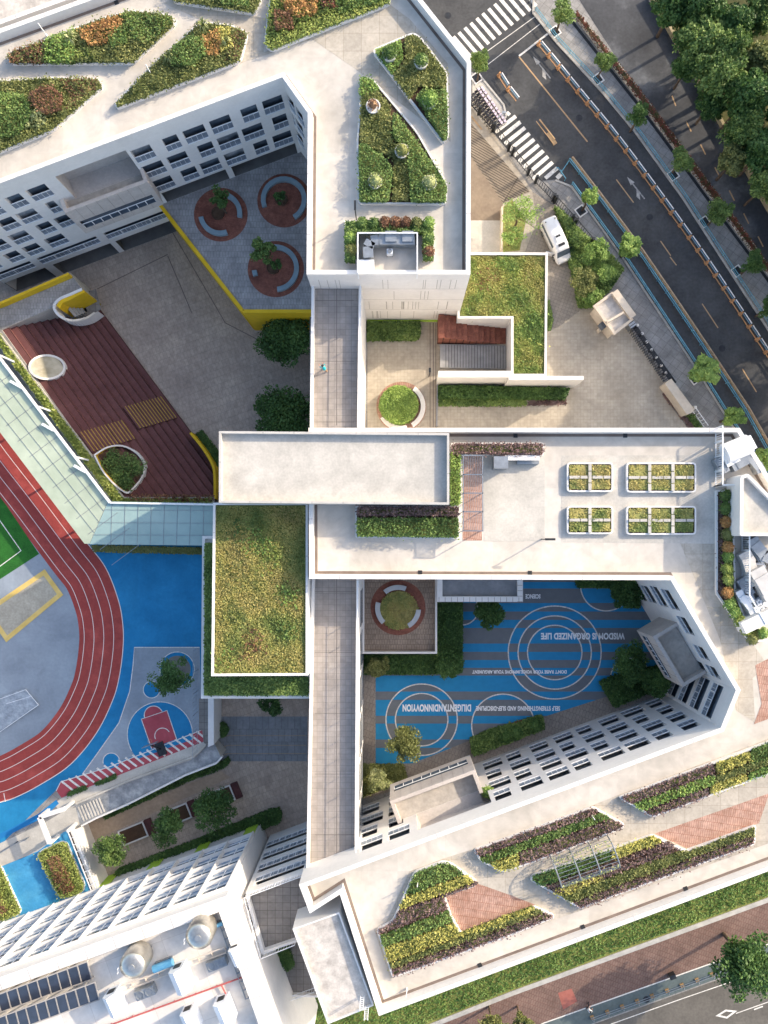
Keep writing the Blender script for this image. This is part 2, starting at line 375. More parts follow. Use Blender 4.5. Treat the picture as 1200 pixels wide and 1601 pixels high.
def crown_mesh(name, r, h, kind, parent, n=2600, clumps=26, size=.24, z0=0, flat=.75):
    """leaf clumps set through an uneven volume, with gaps between"""
    d = RNG.normal(0, 1, (clumps, 3)); d /= np.linalg.norm(d, axis=1)[:, None]
    cr = RNG.uniform(.35, .86, clumps)[:, None]; cc = d*cr*np.array([r, r, h*.5])*RNG.uniform(.8, 1.12, (clumps, 1)); 
    cs = RNG.uniform(.2, .38, clumps)*r
    k = RNG.integers(0, clumps, n); q = RNG.normal(0, 1, (n, 3)); q /= np.linalg.norm(q, axis=1)[:, None]
    q[:, 2] = np.where(RNG.random(n) < .75, np.abs(q[:, 2]), q[:, 2])
    pos = cc[k]+q*(cs[k]*RNG.uniform(.5, 1.05, n))[:, None]*np.array([1, 1, flat]); pos[:, 2] += z0
    vs, fs = quads(pos, size, .75, .62)
    me = bpy.data.meshes.new(name); me.vertices.add(len(vs)); me.vertices.foreach_set('co', vs.ravel()); nf = len(fs)
    me.loops.add(nf*4); me.loops.foreach_set('vertex_index', fs.ravel().astype(np.int32)); me.polygons.add(nf)
    me.polygons.foreach_set('loop_start', np.arange(0, nf*4, 4, dtype=np.int32)); me.polygons.foreach_set('loop_total', np.full(nf, 4, np.int32))
    me.materials.append(LEAF[kind]); me.update(calc_edges=True)
    o = bpy.data.objects.new(name, me); COL.objects.link(o)
    if parent: o.parent = parent
    return o, cc, z0
def trunk_mesh(parent, ht, rad, cc, z0, nl=6, lean=.15):
    b = MB(); top_ = Vector((RNG.normal(0, lean), RNG.normal(0, lean), ht))
    b.tube([(0, 0, 0), Vector((0, 0, ht*.5))+top_*.02, top_], [rad*1.25, rad, rad*.7], 8)
    for i in range(min(nl, len(cc))):
        e = Vector(cc[i])+Vector((0, 0, z0)); m = top_.lerp(e, .5)+Vector((0, 0, .1)); b.tube([top_*.92, m, e], [rad*.5, rad*.35, rad*.12], 6)
    o = b.build('trunk', TRUNK, None); o.parent = parent; return o
PROTO = {}
def tree(name, px, py, zg, rpx, ht, kind, label, cat='tree', group=None, n=2600, size=.24, ck=None, clumps=26, flat=.75):
    """crown centre at (px,py) on the picture; foot where the crown centre stands plumb above"""
    zc = zg+ht*.72; c = P(px, py, zc); r = rpx*(H-zc)/F
    root = bpy.data.objects.new(name, None); COL.objects.link(root); root.location = (c.x, c.y, zg); setp(root, label, cat, group)
    key = ck
    if key and key in PROTO:
        src, sr, sh = PROTO[key]; s = r/sr
        root.rotation_euler = (0, 0, random.uniform(0, 6.28)); root.scale = (s*random.uniform(.92, 1.1), s*random.uniform(.92, 1.1), ht/sh)
        for ch in src.children:
            d = ch.copy(); COL.objects.link(d); d.parent = root
        return root
    ch = ht*.5; o, cc, z0 = crown_mesh('crown', r, ch, kind, root, n, clumps, size, ht*.72, flat)
    trunk_mesh(root, ht*.55, max(.07, ht*.022), cc, z0)
    if key: PROTO[key] = (root, r, ht)
    return root
# ================================================================== THE GROUND AND ITS SURFACES
YZ, SZ, DZ = -6.5, -3.4, 1.8          # north yard, south yard, raised deck
hole1 = [(-160, 500), (0, 470), (108, 425), (128, 452), (84, 480), (3, 516), (186, 773), (200, 785), (484, 785), (484, 90), (440, 90), (-160, 310)]
hole2 = [(113, 1297), (125, 1290), (150, 1277), (200, 1255), (289, 1210), (338, 1192), (345, 1183), (325, 1160), (325, 1000), (486, 1000), (486, 1385), (390, 1400), (154, 1404)]
def sheet(name, loops, z, m, lab=None):
    lp = [[Vector((P(x, y, z).x, P(x, y, z).y, 0)) for x, y in l] for l in loops]
    flat = [v for l in lp for v in l]; b = MB(); b.v = [(v.x, v.y, z) for v in flat]
    for t in tessellate_polygon(lp):
        t = list(t)
        if area([(flat[i].x, flat[i].y) for i in t]) < 0: t = t[::-1]
        b.f.append(tuple(t))
    return struct(b.build(name, m))
def flat(name, px, z, m, parent=None):
    o = MB().poly(W2(px, z), z).build(name, m, parent)
    if parent is None: struct(o)
    return o
far = [(-30000, -30000), (30000, -30000), (30000, 30000), (-30000, 30000)]
sheet('ground', [far, hole1, hole2], 0, PAVE)
b = MB(); b.poly(W2([(-400, -200), (560, -200), (560, 900), (-400, 900)], YZ), YZ); yard = struct(b.build('school_yard', YARD))
b = MB(); b.walls(W2(hole1, 0), YZ, -.01, True); struct(b.build('yard_retaining_wall', CONC))
b = MB(); b.poly(W2([(60, 950), (520, 950), (520, 1500), (60, 1500)], SZ), SZ); struct(b.build('lower_yard', YARD))
b = MB(); b.walls(W2(hole2, 0), SZ, -.01, True); struct(b.build('lower_yard_wall', CONC))
# yard joints and gutters
g = MB()
for a, c in [((352, 505), (250, 330)), ((152, 452), (262, 398)), ((480, 555), (420, 540)), ((420, 540), (352, 505)), ((262, 400), (300, 490))]:
    g.strip(W2([a, c], YZ+.004), .12, YZ+.004)
struct(g.build('yard_gutter', GUT))
# walkway paving left of the steps
flat('terrace_walkway', [(-160, 510), (0, 480), (108, 432), (128, 452), (84, 480), (3, 516), (-120, 560)], .004, TERR)
# paved areas
flat('plaza', [(574, 500), (720, 400), (742, 395), (742, 300), (722, 160), (742, 168), (790, 236), (832, 300), (846, 380), (872, 402), (878, 440), (958, 470), (1000, 540), (1042, 606), (1052, 640), (1098, 700), (1160, 720), (574, 720)], .004, PLAZA)
flat('entrance_apron', [(722, 185), (738, 195), (828, 300), (800, 312), (786, 318), (732, 240), (722, 240)], .008, mat('slatted_grate', '7d7264', '8d8172', .5, .9, brick=(9, .28, .05, '4c453c', R(30), 0), fine=(3, .1)))
flat('service_yard', [(722, 240), (732, 240), (786, 318), (782, 345), (722, 345)], .008, mat('brown_screed', '76695c', '867969', .5, .9, fine=(3, .1)))
flat('side_court', [(722, 345), (782, 345), (782, 400), (722, 400)], .01, CONC)
flat('path_by_court', [(566, 1045), (586, 1045), (586, 1195), (650, 1195), (735, 1155), (860, 1115), (965, 1080), (1045, 1060), (1060, 1060), (1050, 1110), (566, 1250)], .004, mat('warm_path', '8b8177', '9b9187', .3, .9, brick=(.4, .8, .02, '6f665d', R(20)), fine=(3, .1)))
# ---- blue court with stripes that swap inside the circles
CIR = [(866.7, 1020, 72.6), (866.7, 1020, 57.2), (866.7, 1020, 42.5), (658.8, 1125, 55.8), (658.8, 1125, 41), (786, 1134, 49), (947, 915, 40), (722, 952, 25), (985, 1060, 31)]
def courtmat():
    m = bpy.data.materials.new('striped_rubber'); m.use_nodes = True; t = m.node_tree; N = t.nodes.new; L = t.links.new
    g = N('ShaderNodeNewGeometry'); sp = N('ShaderNodeSeparateXYZ'); L(g.outputs['Position'], sp.inputs[0])
    ys = [910, 920, 942.7, 956, 969, 981.7, 1006, 1019, 1031.7, 1044, 1056, 1081, 1094, 1119, 1131, 1156, 1169]  # toggles, starts grey
    wy = sorted(P(0, y).y for y in ys); lo, hi = wy[0]-1, wy[-1]+1
    mr = N('ShaderNodeMapRange'); mr.inputs[1].default_value = lo; mr.inputs[2].default_value = hi; L(sp.outputs[1], mr.inputs[0])
    rp = N('ShaderNodeValToRGB'); rp.color_ramp.interpolation = 'CONSTANT'; e = rp.color_ramp.elements
    e[0].position = 0; e[0].color = (1, 1, 1, 1); e.remove(e[1]); v = 1
    acc = None; cur = None
    for i, y in enumerate(wy):                    # sum of steps, taken mod 2
        s = N('ShaderNodeMath'); s.operation = 'GREATER_THAN'; L(sp.outputs[1], s.inputs[0]); s.inputs[1].default_value = y
        if cur is None: cur = s.outputs[0]
        else:
            a = N('ShaderNodeMath'); a.operation = 'ADD'; L(cur, a.inputs[0]); L(s.outputs[0], a.inputs[1]); cur = a.outputs[0]
    for cx, cy, r in CIR:
        c = P(cx, cy); d = N('ShaderNodeVectorMath'); d.operation = 'DISTANCE'; L(g.outputs['Position'], d.inputs[0]); d.inputs[1].default_value = (c.x, c.y, .004)
        s = N('ShaderNodeMath'); s.operation = 'LESS_THAN'; L(d.outputs['Value'], s.inputs[0]); s.inputs[1].default_value = r*H/F
        a = N('ShaderNodeMath'); a.operation = 'ADD'; L(cur, a.inputs[0]); L(s.outputs[0], a.inputs[1]); cur = a.outputs[0]
    md = N('ShaderNodeMath'); md.operation = 'MODULO'; L(cur, md.inputs[0]); md.inputs[1].default_value = 2
    st = N('ShaderNodeMath'); st.operation = 'GREATER_THAN'; L(md.outputs[0], st.inputs[0]); st.inputs[1].default_value = .5
    nz = N('ShaderNodeTexNoise'); nz.inputs['Scale'].default_value = 1.4; nz.inputs['Detail'].default_value = 6; L(g.outputs['Position'], nz.inputs['Vector'])
    mx = N('ShaderNodeMix'); mx.data_type = 'RGBA'; L(st.outputs[0], mx.inputs[0]); mx.inputs[6].default_value = rgb('1f84b4'); mx.inputs[7].default_value = rgb('6b7075')
    k = N('ShaderNodeMapRange'); k.inputs[3].default_value = .82; k.inputs[4].default_value = 1.15; L(nz.outputs[0], k.inputs[0])
    sc = N('ShaderNodeVectorMath'); sc.operation = 'SCALE'; L(mx.outputs[2], sc.inputs[0]); L(k.outputs[0], sc.inputs['Scale'])
    L(sc.outputs[0], t.nodes['Principled BSDF'].inputs['Base Color']); t.nodes['Principled BSDF'].inputs['Roughness'].default_value = .8
    return m
court_px = [(587, 1052), (700, 1052), (700, 903), (1010, 903), (1050, 1050), (960, 1085), (845, 1122), (735, 1157), (645, 1193), (587, 1195)]
court = struct(MB().poly(W2(court_px, 0), .012).build('play_court', courtmat()))
lines = MB()
cw = ccw(W2(court_px, 0))
def inside(p, poly):
    c = False; j = len(poly)-1
    for i in range(len(poly)):
        if (poly[i][1] > p[1]) != (poly[j][1] > p[1]) and p[0] < (poly[j][0]-poly[i][0])*(p[1]-poly[i][1])/(poly[j][1]-poly[i][1])+poly[i][0]: c = not c
        j = i
    return c
for cx, cy, r in CIR:
    c = P(cx, cy); rr = r*H/F
    for k in range(72):
        a0, a1 = 2*math.pi*k/72, 2*math.pi*(k+1)/72
        q = [(c.x+math.cos(a)*d, c.y+math.sin(a)*d) for a, d in ((a0, rr-.07), (a1, rr-.07), (a1, rr+.07), (a0, rr+.07))]
        if inside(q[0], cw): lines.face([(x, y, .017) for x, y in q])
lines.build('court_line', PAINT, court)
def lettering(txt, xr, xl, yc, hpx, z=.022, m=None, parent=None, rz=math.pi, bold=.012):
    cu = bpy.data.curves.new('lettering', 'FONT'); cu.body = txt; cu.align_x = 'CENTER'; cu.align_y = 'CENTER'; cu.offset = bold; cu.space_character = 1.05
    o = bpy.data.objects.new('lettering', cu); COL.objects.link(o); cu.materials.append(m or mat('letter_paint', 'e6e7e8', 'f2f2f2', 3, .7))
    bpy.context.view_layer.update(); dx, dy = o.dimensions.x, o.dimensions.y
    c = P((xr+xl)/2, yc, 0); o.location = (c.x, c.y, z); o.rotation_euler = (0, 0, rz)
    o.scale = (abs(xr-xl)*H/F/dx, hpx*H/F/dy, 1)
    if parent: o.parent = parent
    return o
for t in [("WISDOM IS ORGANIZED LIFE", 976, 845, 994, 10.5), ("SCIENCE", 844.5, 821, 932, 7), ("DON'T RAISE YOUR VOICE,IMPROVE YOUR ARGUMENT", 885.5, 738, 1050, 6.5),
          ("DILIGENTANDINNOVYION", 736, 629, 1106, 11.5), ("SELF STRENGTHENING AND SLEF-DISCIPLINE", 875, 743.7, 1107, 7.5)]:
    lettering(*t, parent=court, bold=.045)
# ---- running track and field
OUT = smooth([(-60, 580), (12, 685), (72, 763), (134, 846), (165, 887.5), (184, 935), (191.5, 972), (192.5, 1010), (186, 1060), (175, 1097.5), (150, 1147), (110, 1195), (62, 1227), (25, 1246), (0, 1254), (-60, 1270)])
def off(d): return offset_line(OUT, -d)
if Vector(off(10)[60]).length and off(10)[60][0] > OUT[60][0]:
    def off(d): return offset_line(OUT, d)
inner = off(69)
flat('blue_field', [(-80, 560), (60, 700), (150, 850), (330, 835), (330, 1150), (320, 1142), (90, 1233), (60, 1262), (0, 1322), (-80, 1350)], .004, BLUEF)
flat('field_floor', inner + [(-200, 1200), (-200, 600)], .008, GREYC)
tk = MB(); A_, B_ = W2(OUT, 0), W2(inner, 0)
for i in range(len(A_)-1): tk.face([(*A_[i], .012), (*B_[i], .012), (*B_[i+1], .012), (*A_[i+1], .012)][::-1])
tk.build('x', TRACKR); o = bpy.data.objects['x']; o.name = 'running_track'; struct(o)
fix = o.data.polygons[0].normal.z
if fix < 0: o.data.flip_normals()
ln = MB()
for d in (0, 15.2, 30.7, 46, 61.3): ln.strip(W2(off(d), 0), .07 if d else .09, .017)
ln.strip(W2([(6, 1240), (8.5, 1253)], 0), .1, .018)
ln.build('lane_line', TLINE, o)
flat('turf_pitch', [(-120, 700), (-60, 700), (10, 790), (61, 866), (-30, 925), (-120, 990)], .02, TURF)
ln = MB(); ln.strip(W2([(-60, 740), (-5, 807), (33, 861), (-20, 900)], 0), .12, .026); ln.build('pitch_line', PAINT, bpy.data.objects['turf_pitch'])
pit = [(-80, 992), (70, 890), (99, 930), (10, 1004), (-5, 982), (-70, 1030)]
b = MB(); b.curb(W2(pit, 0), .55, .01, .06); sp_ = b.build('sandpit', SANDY); top(sp_, 'long jump sandpit with a sand yellow border inside the bend of the track', 'sandpit')
MB().poly(inset(W2(pit, 0), .5), .03).build('sand', SAND, sp_)
mt = MB(); q = [(-80, 1118), (40, 1076), (62, 1102), (-80, 1195)]
mt.prism(W2(q, 0), .02, .2)
m_ = mt.build('landing_mat', mat('faded_cover', '858d95', 'a7aeb5', 1.5, .6, fine=(4, .12), detail=9, stain=(1.2, .2))); top(m_, 'grey tarpaulin covered landing mat lying in the field below the sandpit', 'mat')
e = MB()
for a, c in (((-20, 1100), (40, 1078)), ((40, 1078), (60, 1102)), ((60, 1102), (-30, 1165)), ((10, 1100), (50, 1088))): e.bar(P(*a, .22), P(*c, .22), .06)
e.build('frame_tube', METALW, m_)
# ---- ball court
cc = flat('ball_court', [(210, 1012), (312, 1012), (316, 1140), (170, 1197), (129, 1212), (152, 1178), (186, 1130), (203, 1080), (208, 1040)], .02, GREYC)
def disc(name, cx, cy, r, z, m, parent, f=None):
    p = circle(cx, cy, r)
    if f: p = clip_half(p, f)
    return MB().poly(W2(p, 0), z).build(name, m, parent)
stripe_line = lambda p: -(p[1] - (1204-.357*(p[0]-166)) )   # above the red and white strip
disc('court_arc', 250, 1148, 51, .026, BLUEF, cc, stripe_line); disc('court_disc', 237, 1078, 13, .026, BLUEF, cc)
disc('court_disc', 174, 1190, 13, .026, BLUEF, cc, stripe_line)
disc('tree_ring', 277, 1046, 27, .026, BLUEF, cc); disc('tree_pit', 277, 1046, 21, .03, mat('planter_soil', '6c6a66', '7c7a74', 1, .9), cc)
disc('key_top', 240, 1118, 14.5, .03, REDC, cc, lambda p: -(p[1]-(1122-.357*(p[0]-221)))+2)
MB().poly(W2([(221, 1124), (261, 1110.5), (276, 1155), (237, 1170)], 0), .032).build('key', REDC, cc)
l = MB()
l.strip(W2([(312, 1012), (210, 1012), (208, 1040), (203, 1080), (186, 1130), (152, 1178), (129, 1210)], 0), .1, .037)
l.strip(W2([(237, 1170), (221, 1124), (261, 1110.5), (276, 1155)], 0), .1, .037)
def arcl(cx, cy, r, a0, a1, w=.09, z=.036): l.strip(W2([(cx+r*math.cos(R(a)), cy+r*math.sin(R(a))) for a in np.linspace(a0, a1, 30)], 0), w, z)
arcl(250, 1148, 51, 150, 370); arcl(240, 1118, 14.5, 165, 335); arcl(237, 1078, 13, 0, 360); arcl(174, 1190, 13, 165, 345); arcl(277, 1046, 27, 0, 360); arcl(254, 1150, 12, 155, 330)
l.build('court_line', PAINT, cc)
sw = flat('striped_strip', [(88, 1236), (95, 1222), (170, 1199), (318, 1140), (321, 1158), (96, 1247)], .024, REDC)
l = MB()
for i in range(20):
    t = i/20; x0, y0 = 98+222*t, 1221-82*t; l.strip(W2([(x0-2, y0), (x0+16, y0+14)], 0), .24, .03)
l.strip(W2([(88, 1236), (95, 1222), (170, 1199), (318, 1140)], 0), .1, .031)
l.build('stripe', PAINT, sw)
# ================================================================== BUILDINGS
ZR, ZT = 16.6, 17.8
def seg_u(A, B, z, v, axis='x'):
    Ln = math.hypot(B[0]-A[0], B[1]-A[1])
    if axis == 'x': return ((v-NX)*(H-z)/F - A[0])/(B[0]-A[0])*Ln
    return ((NY-v)*(H-z)/F - A[1])/(B[1]-A[1])*Ln
def wall_with_holes(mb, A, B, zb, zt, ops):
    Ln = math.hypot(B[0]-A[0], B[1]-A[1]); e = ((B[0]-A[0])/Ln, (B[1]-A[1])/Ln)
    us = sorted({0, Ln, *[o[0] for o in ops], *[o[1] for o in ops]}); zs = sorted({zb, zt, *[o[2] for o in ops], *[o[3] for o in ops]})
    us = [u for u in us if 0 <= u <= Ln]; pt = lambda u, z: (A[0]+e[0]*u, A[1]+e[1]*u, z)
    for j in range(len(zs)-1):
        zc = (zs[j]+zs[j+1])/2; run = None
        for i in range(len(us)-1):
            uc = (us[i]+us[i+1])/2; hole = any(o[0] < uc < o[1] and o[2] < zc < o[3] for o in ops)
            if not hole and run is None: run = us[i]
            if hole and run is not None: mb.face([pt(run, zs[j]), pt(us[i], zs[j]), pt(us[i], zs[j+1]), pt(run, zs[j+1])]); run = None
        if run is not None: mb.face([pt(run, zs[j]), pt(Ln, zs[j]), pt(Ln, zs[j+1]), pt(run, zs[j+1])])
def window(parent, A, B, u0, u1, z0, z1, depth=.55, rail=True, name='window', n=None, glass=None):
    Ln = math.hypot(B[0]-A[0], B[1]-A[1]); e = Vector(((B[0]-A[0])/Ln, (B[1]-A[1])/Ln, 0)); nin = Vector((-e.y, e.x, 0))
    p = lambda u, z, d=0: Vector((A[0], A[1], 0))+e*u+nin*d+Vector((0, 0, z))
    b = MB(); w = .02
    b.face([p(u0, z0, depth), p(u1, z0, depth), p(u1, z1, depth), p(u0, z1, depth)])
    o = b.build(name, glass or random.choice(GLASSV), parent)
    b = MB()
    for q in ([p(u0, z0), p(u1, z0), p(u1, z0, depth), p(u0, z0, depth)], [p(u0, z1), p(u0, z1, depth), p(u1, z1, depth), p(u1, z1)],
              [p(u0, z0), p(u0, z0, depth), p(u0, z1, depth), p(u0, z1)], [p(u1, z0), p(u1, z1), p(u1, z1, depth), p(u1, z0, depth)]): b.face(q)
    b.build('frame', WHITE if rail else (glass or VOIDM), o)
    if rail:
        h = 1.2; k = n or max(1, round((u1-u0)/2.0)); b = MB()
        b.bar(p(u0, z0+h/2, .06), p(u1, z0+h/2, .06), .03, h-.12)
        b.build('panel', RAILP, o)
        b = MB(); b.bar(p(u0, z0+h, .03), p(u1, z0+h, .03), .08, .07); b.bar(p(u0, z0+.04, .0), p(u1, z0+.04, .0), .08, .05)
        for i in range(1, k): u = u0+(u1-u0)*i/k; b.bar(p(u, z0, .02), p(u, z0+h, .02), .09, .09)
        m = int((u1-u0)/.5)
        for i in range(1, m): u = u0+(u1-u0)*i/m; b.bar(p(u, z0+.05, .035), p(u, z0+h, .035), .022, .03)
        b.build('railing', METALW, o)
    return o
def building(name, label, px, zt, zb, zr, par=.42, wins=None, roofm=DECK, gutter=True, group=None, wallm=WHITE, cat='building', gw=.28, skip=()):
    pts = ccw(W2(px, zt)); c = Vector((sum(p[0] for p in pts)/len(pts), sum(p[1] for p in pts)/len(pts), 0))
    root = empty(name, c, label, cat, group)
    wins = wins or {}; inv = {}
    for (a, b_), ops in wins.items():
        inv[(tuple(round(v, 3) for v in W2([a], zt)[0]), tuple(round(v, 3) for v in W2([b_], zt)[0]))] = ops
    mb = MB(); segs = []
    for i in range(len(pts)):
        A, B = pts[i], pts[(i+1) % len(pts)]
        k = (tuple(round(v, 3) for v in A), tuple(round(v, 3) for v in B)); ops = inv.get(k) or inv.get((k[1], k[0])) or []
        r = []
        for o in ops:
            ax = o.get('ax', 'x'); u = sorted((seg_u(A, B, o['zt'], o['a'], ax), seg_u(A, B, o['zt'], o['b'], ax)))
            Ln = math.hypot(B[0]-A[0], B[1]-A[1]); u0, u1 = max(u[0], .05), min(u[1], Ln-.05)
            if u1-u0 < .3: continue
            r.append((u0, u1, o['zb'], o['zt'])); o['uv'] = (u0, u1)
            if o.get('kind', 'w') == 'w': window(root, A, B, u0, u1, o['zb'], o['zt'], n=o.get('n'))
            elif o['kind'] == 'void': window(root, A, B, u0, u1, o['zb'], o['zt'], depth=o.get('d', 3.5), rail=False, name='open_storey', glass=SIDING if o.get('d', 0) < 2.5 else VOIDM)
        wall_with_holes(mb, A, B, zb, zt, r)
    inn = inset(pts, par); mb.ring(pts, inn, zt); mb.walls(inn, zr, zt, True)
    mb.build('wall', wallm, root)
    MB().poly(inn, zr).build('roof', roofm, root)
    if zt > 16:
        jb = MB(); db = 0
        for i in range(len(pts)):
            A, B = Vector(pts[i]), Vector(pts[(i+1) % len(pts)]); d = B-A; Ls = d.length; d.normalize(); nn_ = Vector((-d.y, d.x))
            for k in range(1, int(Ls/3)): q = A+d*3*k; jb.bar((*(q+nn_*.02), zt+.002), (*(q+nn_*(par-.02)), zt+.002), .03, .012)
            if gutter:
                for k in range(1, int(Ls/11)): q = A+d*11*k+nn_*(par+.2); MB().box((q.x, q.y, zr+.01), .42, .42, .03, math.atan2(d.y, d.x)).build('roof_drain', METALD, root)
        jb.build('coping_joint', mat('joint_dark', '6d6661', '746d68'), root)
    if gutter:
        g0 = inset(pts, par+.03); g1 = inset(pts, par+.03+gw); MB().ring(g0, g1, zr+.008).build('gutter', GUT, root)
    return root
def rows(lst, wh=2.75, **k): return [dict(a=a, b=b, zt=zt, zb=zt-wh, **k) for zt, prs in lst for a, b in prs]
# --- north block
nwA, nwB, nwC, nwD = (-150, 343), (441, 121), (481, 177), (479, 429)
nw = rows([(14.9, [(6, 29), (38.5, 69), (203, 233), (252, 275), (284, 317), (326, 357.5), (375, 400), (409, 440), (-38, -8), (-78, -50)]),
           (11.2, [(-8, 17), (23, 51), (69, 83), (220, 251), (259.5, 289), (307, 330), (338, 370), (377, 408), (424.5, 447), (-45, -20)]),
           (7.5, [(-30, 2), (10.5, 37.5), (54, 75), (83, 112), (235.5, 265.5), (280.5, 304), (311, 340), (349, 379), (395, 416), (425, 454)]),
           (3.8, [(-40, -12), (3.5, 24.5), (32.7, 56), (67.7, 95)])])
nw += [dict(a=a, b=b, zt=.1, zb=-1.9) for a, b in ((56, 149), (161, 254), (-40, 45.5))]
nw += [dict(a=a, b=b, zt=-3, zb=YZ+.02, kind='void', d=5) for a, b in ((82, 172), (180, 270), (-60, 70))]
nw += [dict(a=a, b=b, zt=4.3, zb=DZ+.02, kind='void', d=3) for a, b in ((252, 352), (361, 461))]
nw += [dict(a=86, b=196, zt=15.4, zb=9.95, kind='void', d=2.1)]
nw2 = rows([(z, [(441+6, 441+17), (461, 472)]) for z in (14.9, 11.2, 7.5)])
northb = building('school_building', 'white school block at the top with planted roof beds and potted shrubs',
    [nwA, nwB, nwC, nwD, (735, 429), (736, 96), (600, -76), (336, -76), (-150, 99)], ZT, YZ, ZR, wins={(nwA, nwB): nw, (nwB, nwC): nw2})
b = MB()                                   # panel joints on the plain south wall
ws = W2([nwD, (735, 429)], ZT)
for k in range(60):
    row = random.randrange(4); z1 = 16.0-row*3.9; x = ws[0][0]+1+random.random()*(ws[1][0]-ws[0][0]-2)
    if x < P(572, 0, 12).x and row > 0: continue
    b.box((x, ws[0][1]-.004, z1-3.0), .05, .02, 3.0)
for row in range(1, 5): b.box(((ws[0][0]+ws[1][0])/2, ws[0][1]-.003, 16.8-row*3.9), ws[1][0]-ws[0][0]-.2, .015, .03)
b.build('panel_joint', mat('joint_grey', '9a9894', 'a6a4a0'), northb)
MB().box(((P(574, 0, 0).x+P(684, 0, 0).x)/2, ws[0][1]-.06, 0), P(684, 0, 0).x-P(574, 0, 0).x, .12, .5).build('plinth', LIME, northb)
building('neighbour_building', 'plain pale roofed building beyond the north parapet in the top left corner', [(-150, 93), (330, -82), (330, -300), (-150, -300)], 16.4, YZ, 15.9, roofm=MOTT, gutter=False)
# --- main U shaped block
cB, cC, cD, cE, cF = (483, 905), (1048, 907), (1150, 1079), (1126, 1138), (467, 1383)
sth = rows([(14.9, [(562, 597), (606, 640), (775, 800), (816, 850), (860, 892.5), (901, 926.5), (943, 978), (985, 1018.5), (1029, 1053), (1070, 1096)]),
            (11.2, [(563, 589), (607, 630), (767.5, 799.5), (808, 832), (849, 880), (890, 921), (930.5, 954), (970, 1000.5), (1013, 1042.5), (1051.6, 1077)]),
            (7.5, [(564, 598), (607, 632), (762.5, 785), (801, 831), (840, 870), (880, 900.6), (917.6, 947.5), (956, 985), (997, 1017.5), (1035.5, 1057.6)]),
            (3.8, [(564, 592), (607.5, 620), (757.5, 786), (794.5, 815.5), (832, 859), (870, 898), (906, 927.5), (942, 971), (978.3, 1010), (1018, 1041)])])
sth += [dict(a=652, b=768, zt=14.8, zb=9.95, kind='void', d=1.3)]
est = rows([(z, prs) for z, prs in ((14.9, [(923, 955), (966, 994), (1012.4, 1034), (1044, 1063)]), (11.2, [(918, 949.6), (1036, 1052.5)]), (7.5, [(917, 943.7)]), (3.8, [(914, 940)]))], ax='y')
est = [d for d in est if d]
se = rows([(z, [p]) for z, p in ((14.9, (1074, 1124)), (11.2, (1064, 1111)), (7.5, (1054, 1100)), (3.8, (1046, 1090)))], ax='y', n=4)
mainb = building('school_building', 'white U shaped school block at right wrapping the blue striped courtyard, planted roof walk',
    [(482, 669), (1156, 669), (1260, 840), (1400, 1080), (1400, 1287.5), (592, 1588), (531, 1398), (484, 1428), cF, cE, cD, cC, cB], ZT, -4, ZR,
    wins={(cE, cF): sth, (cC, cD): est, (cD, cE): se})
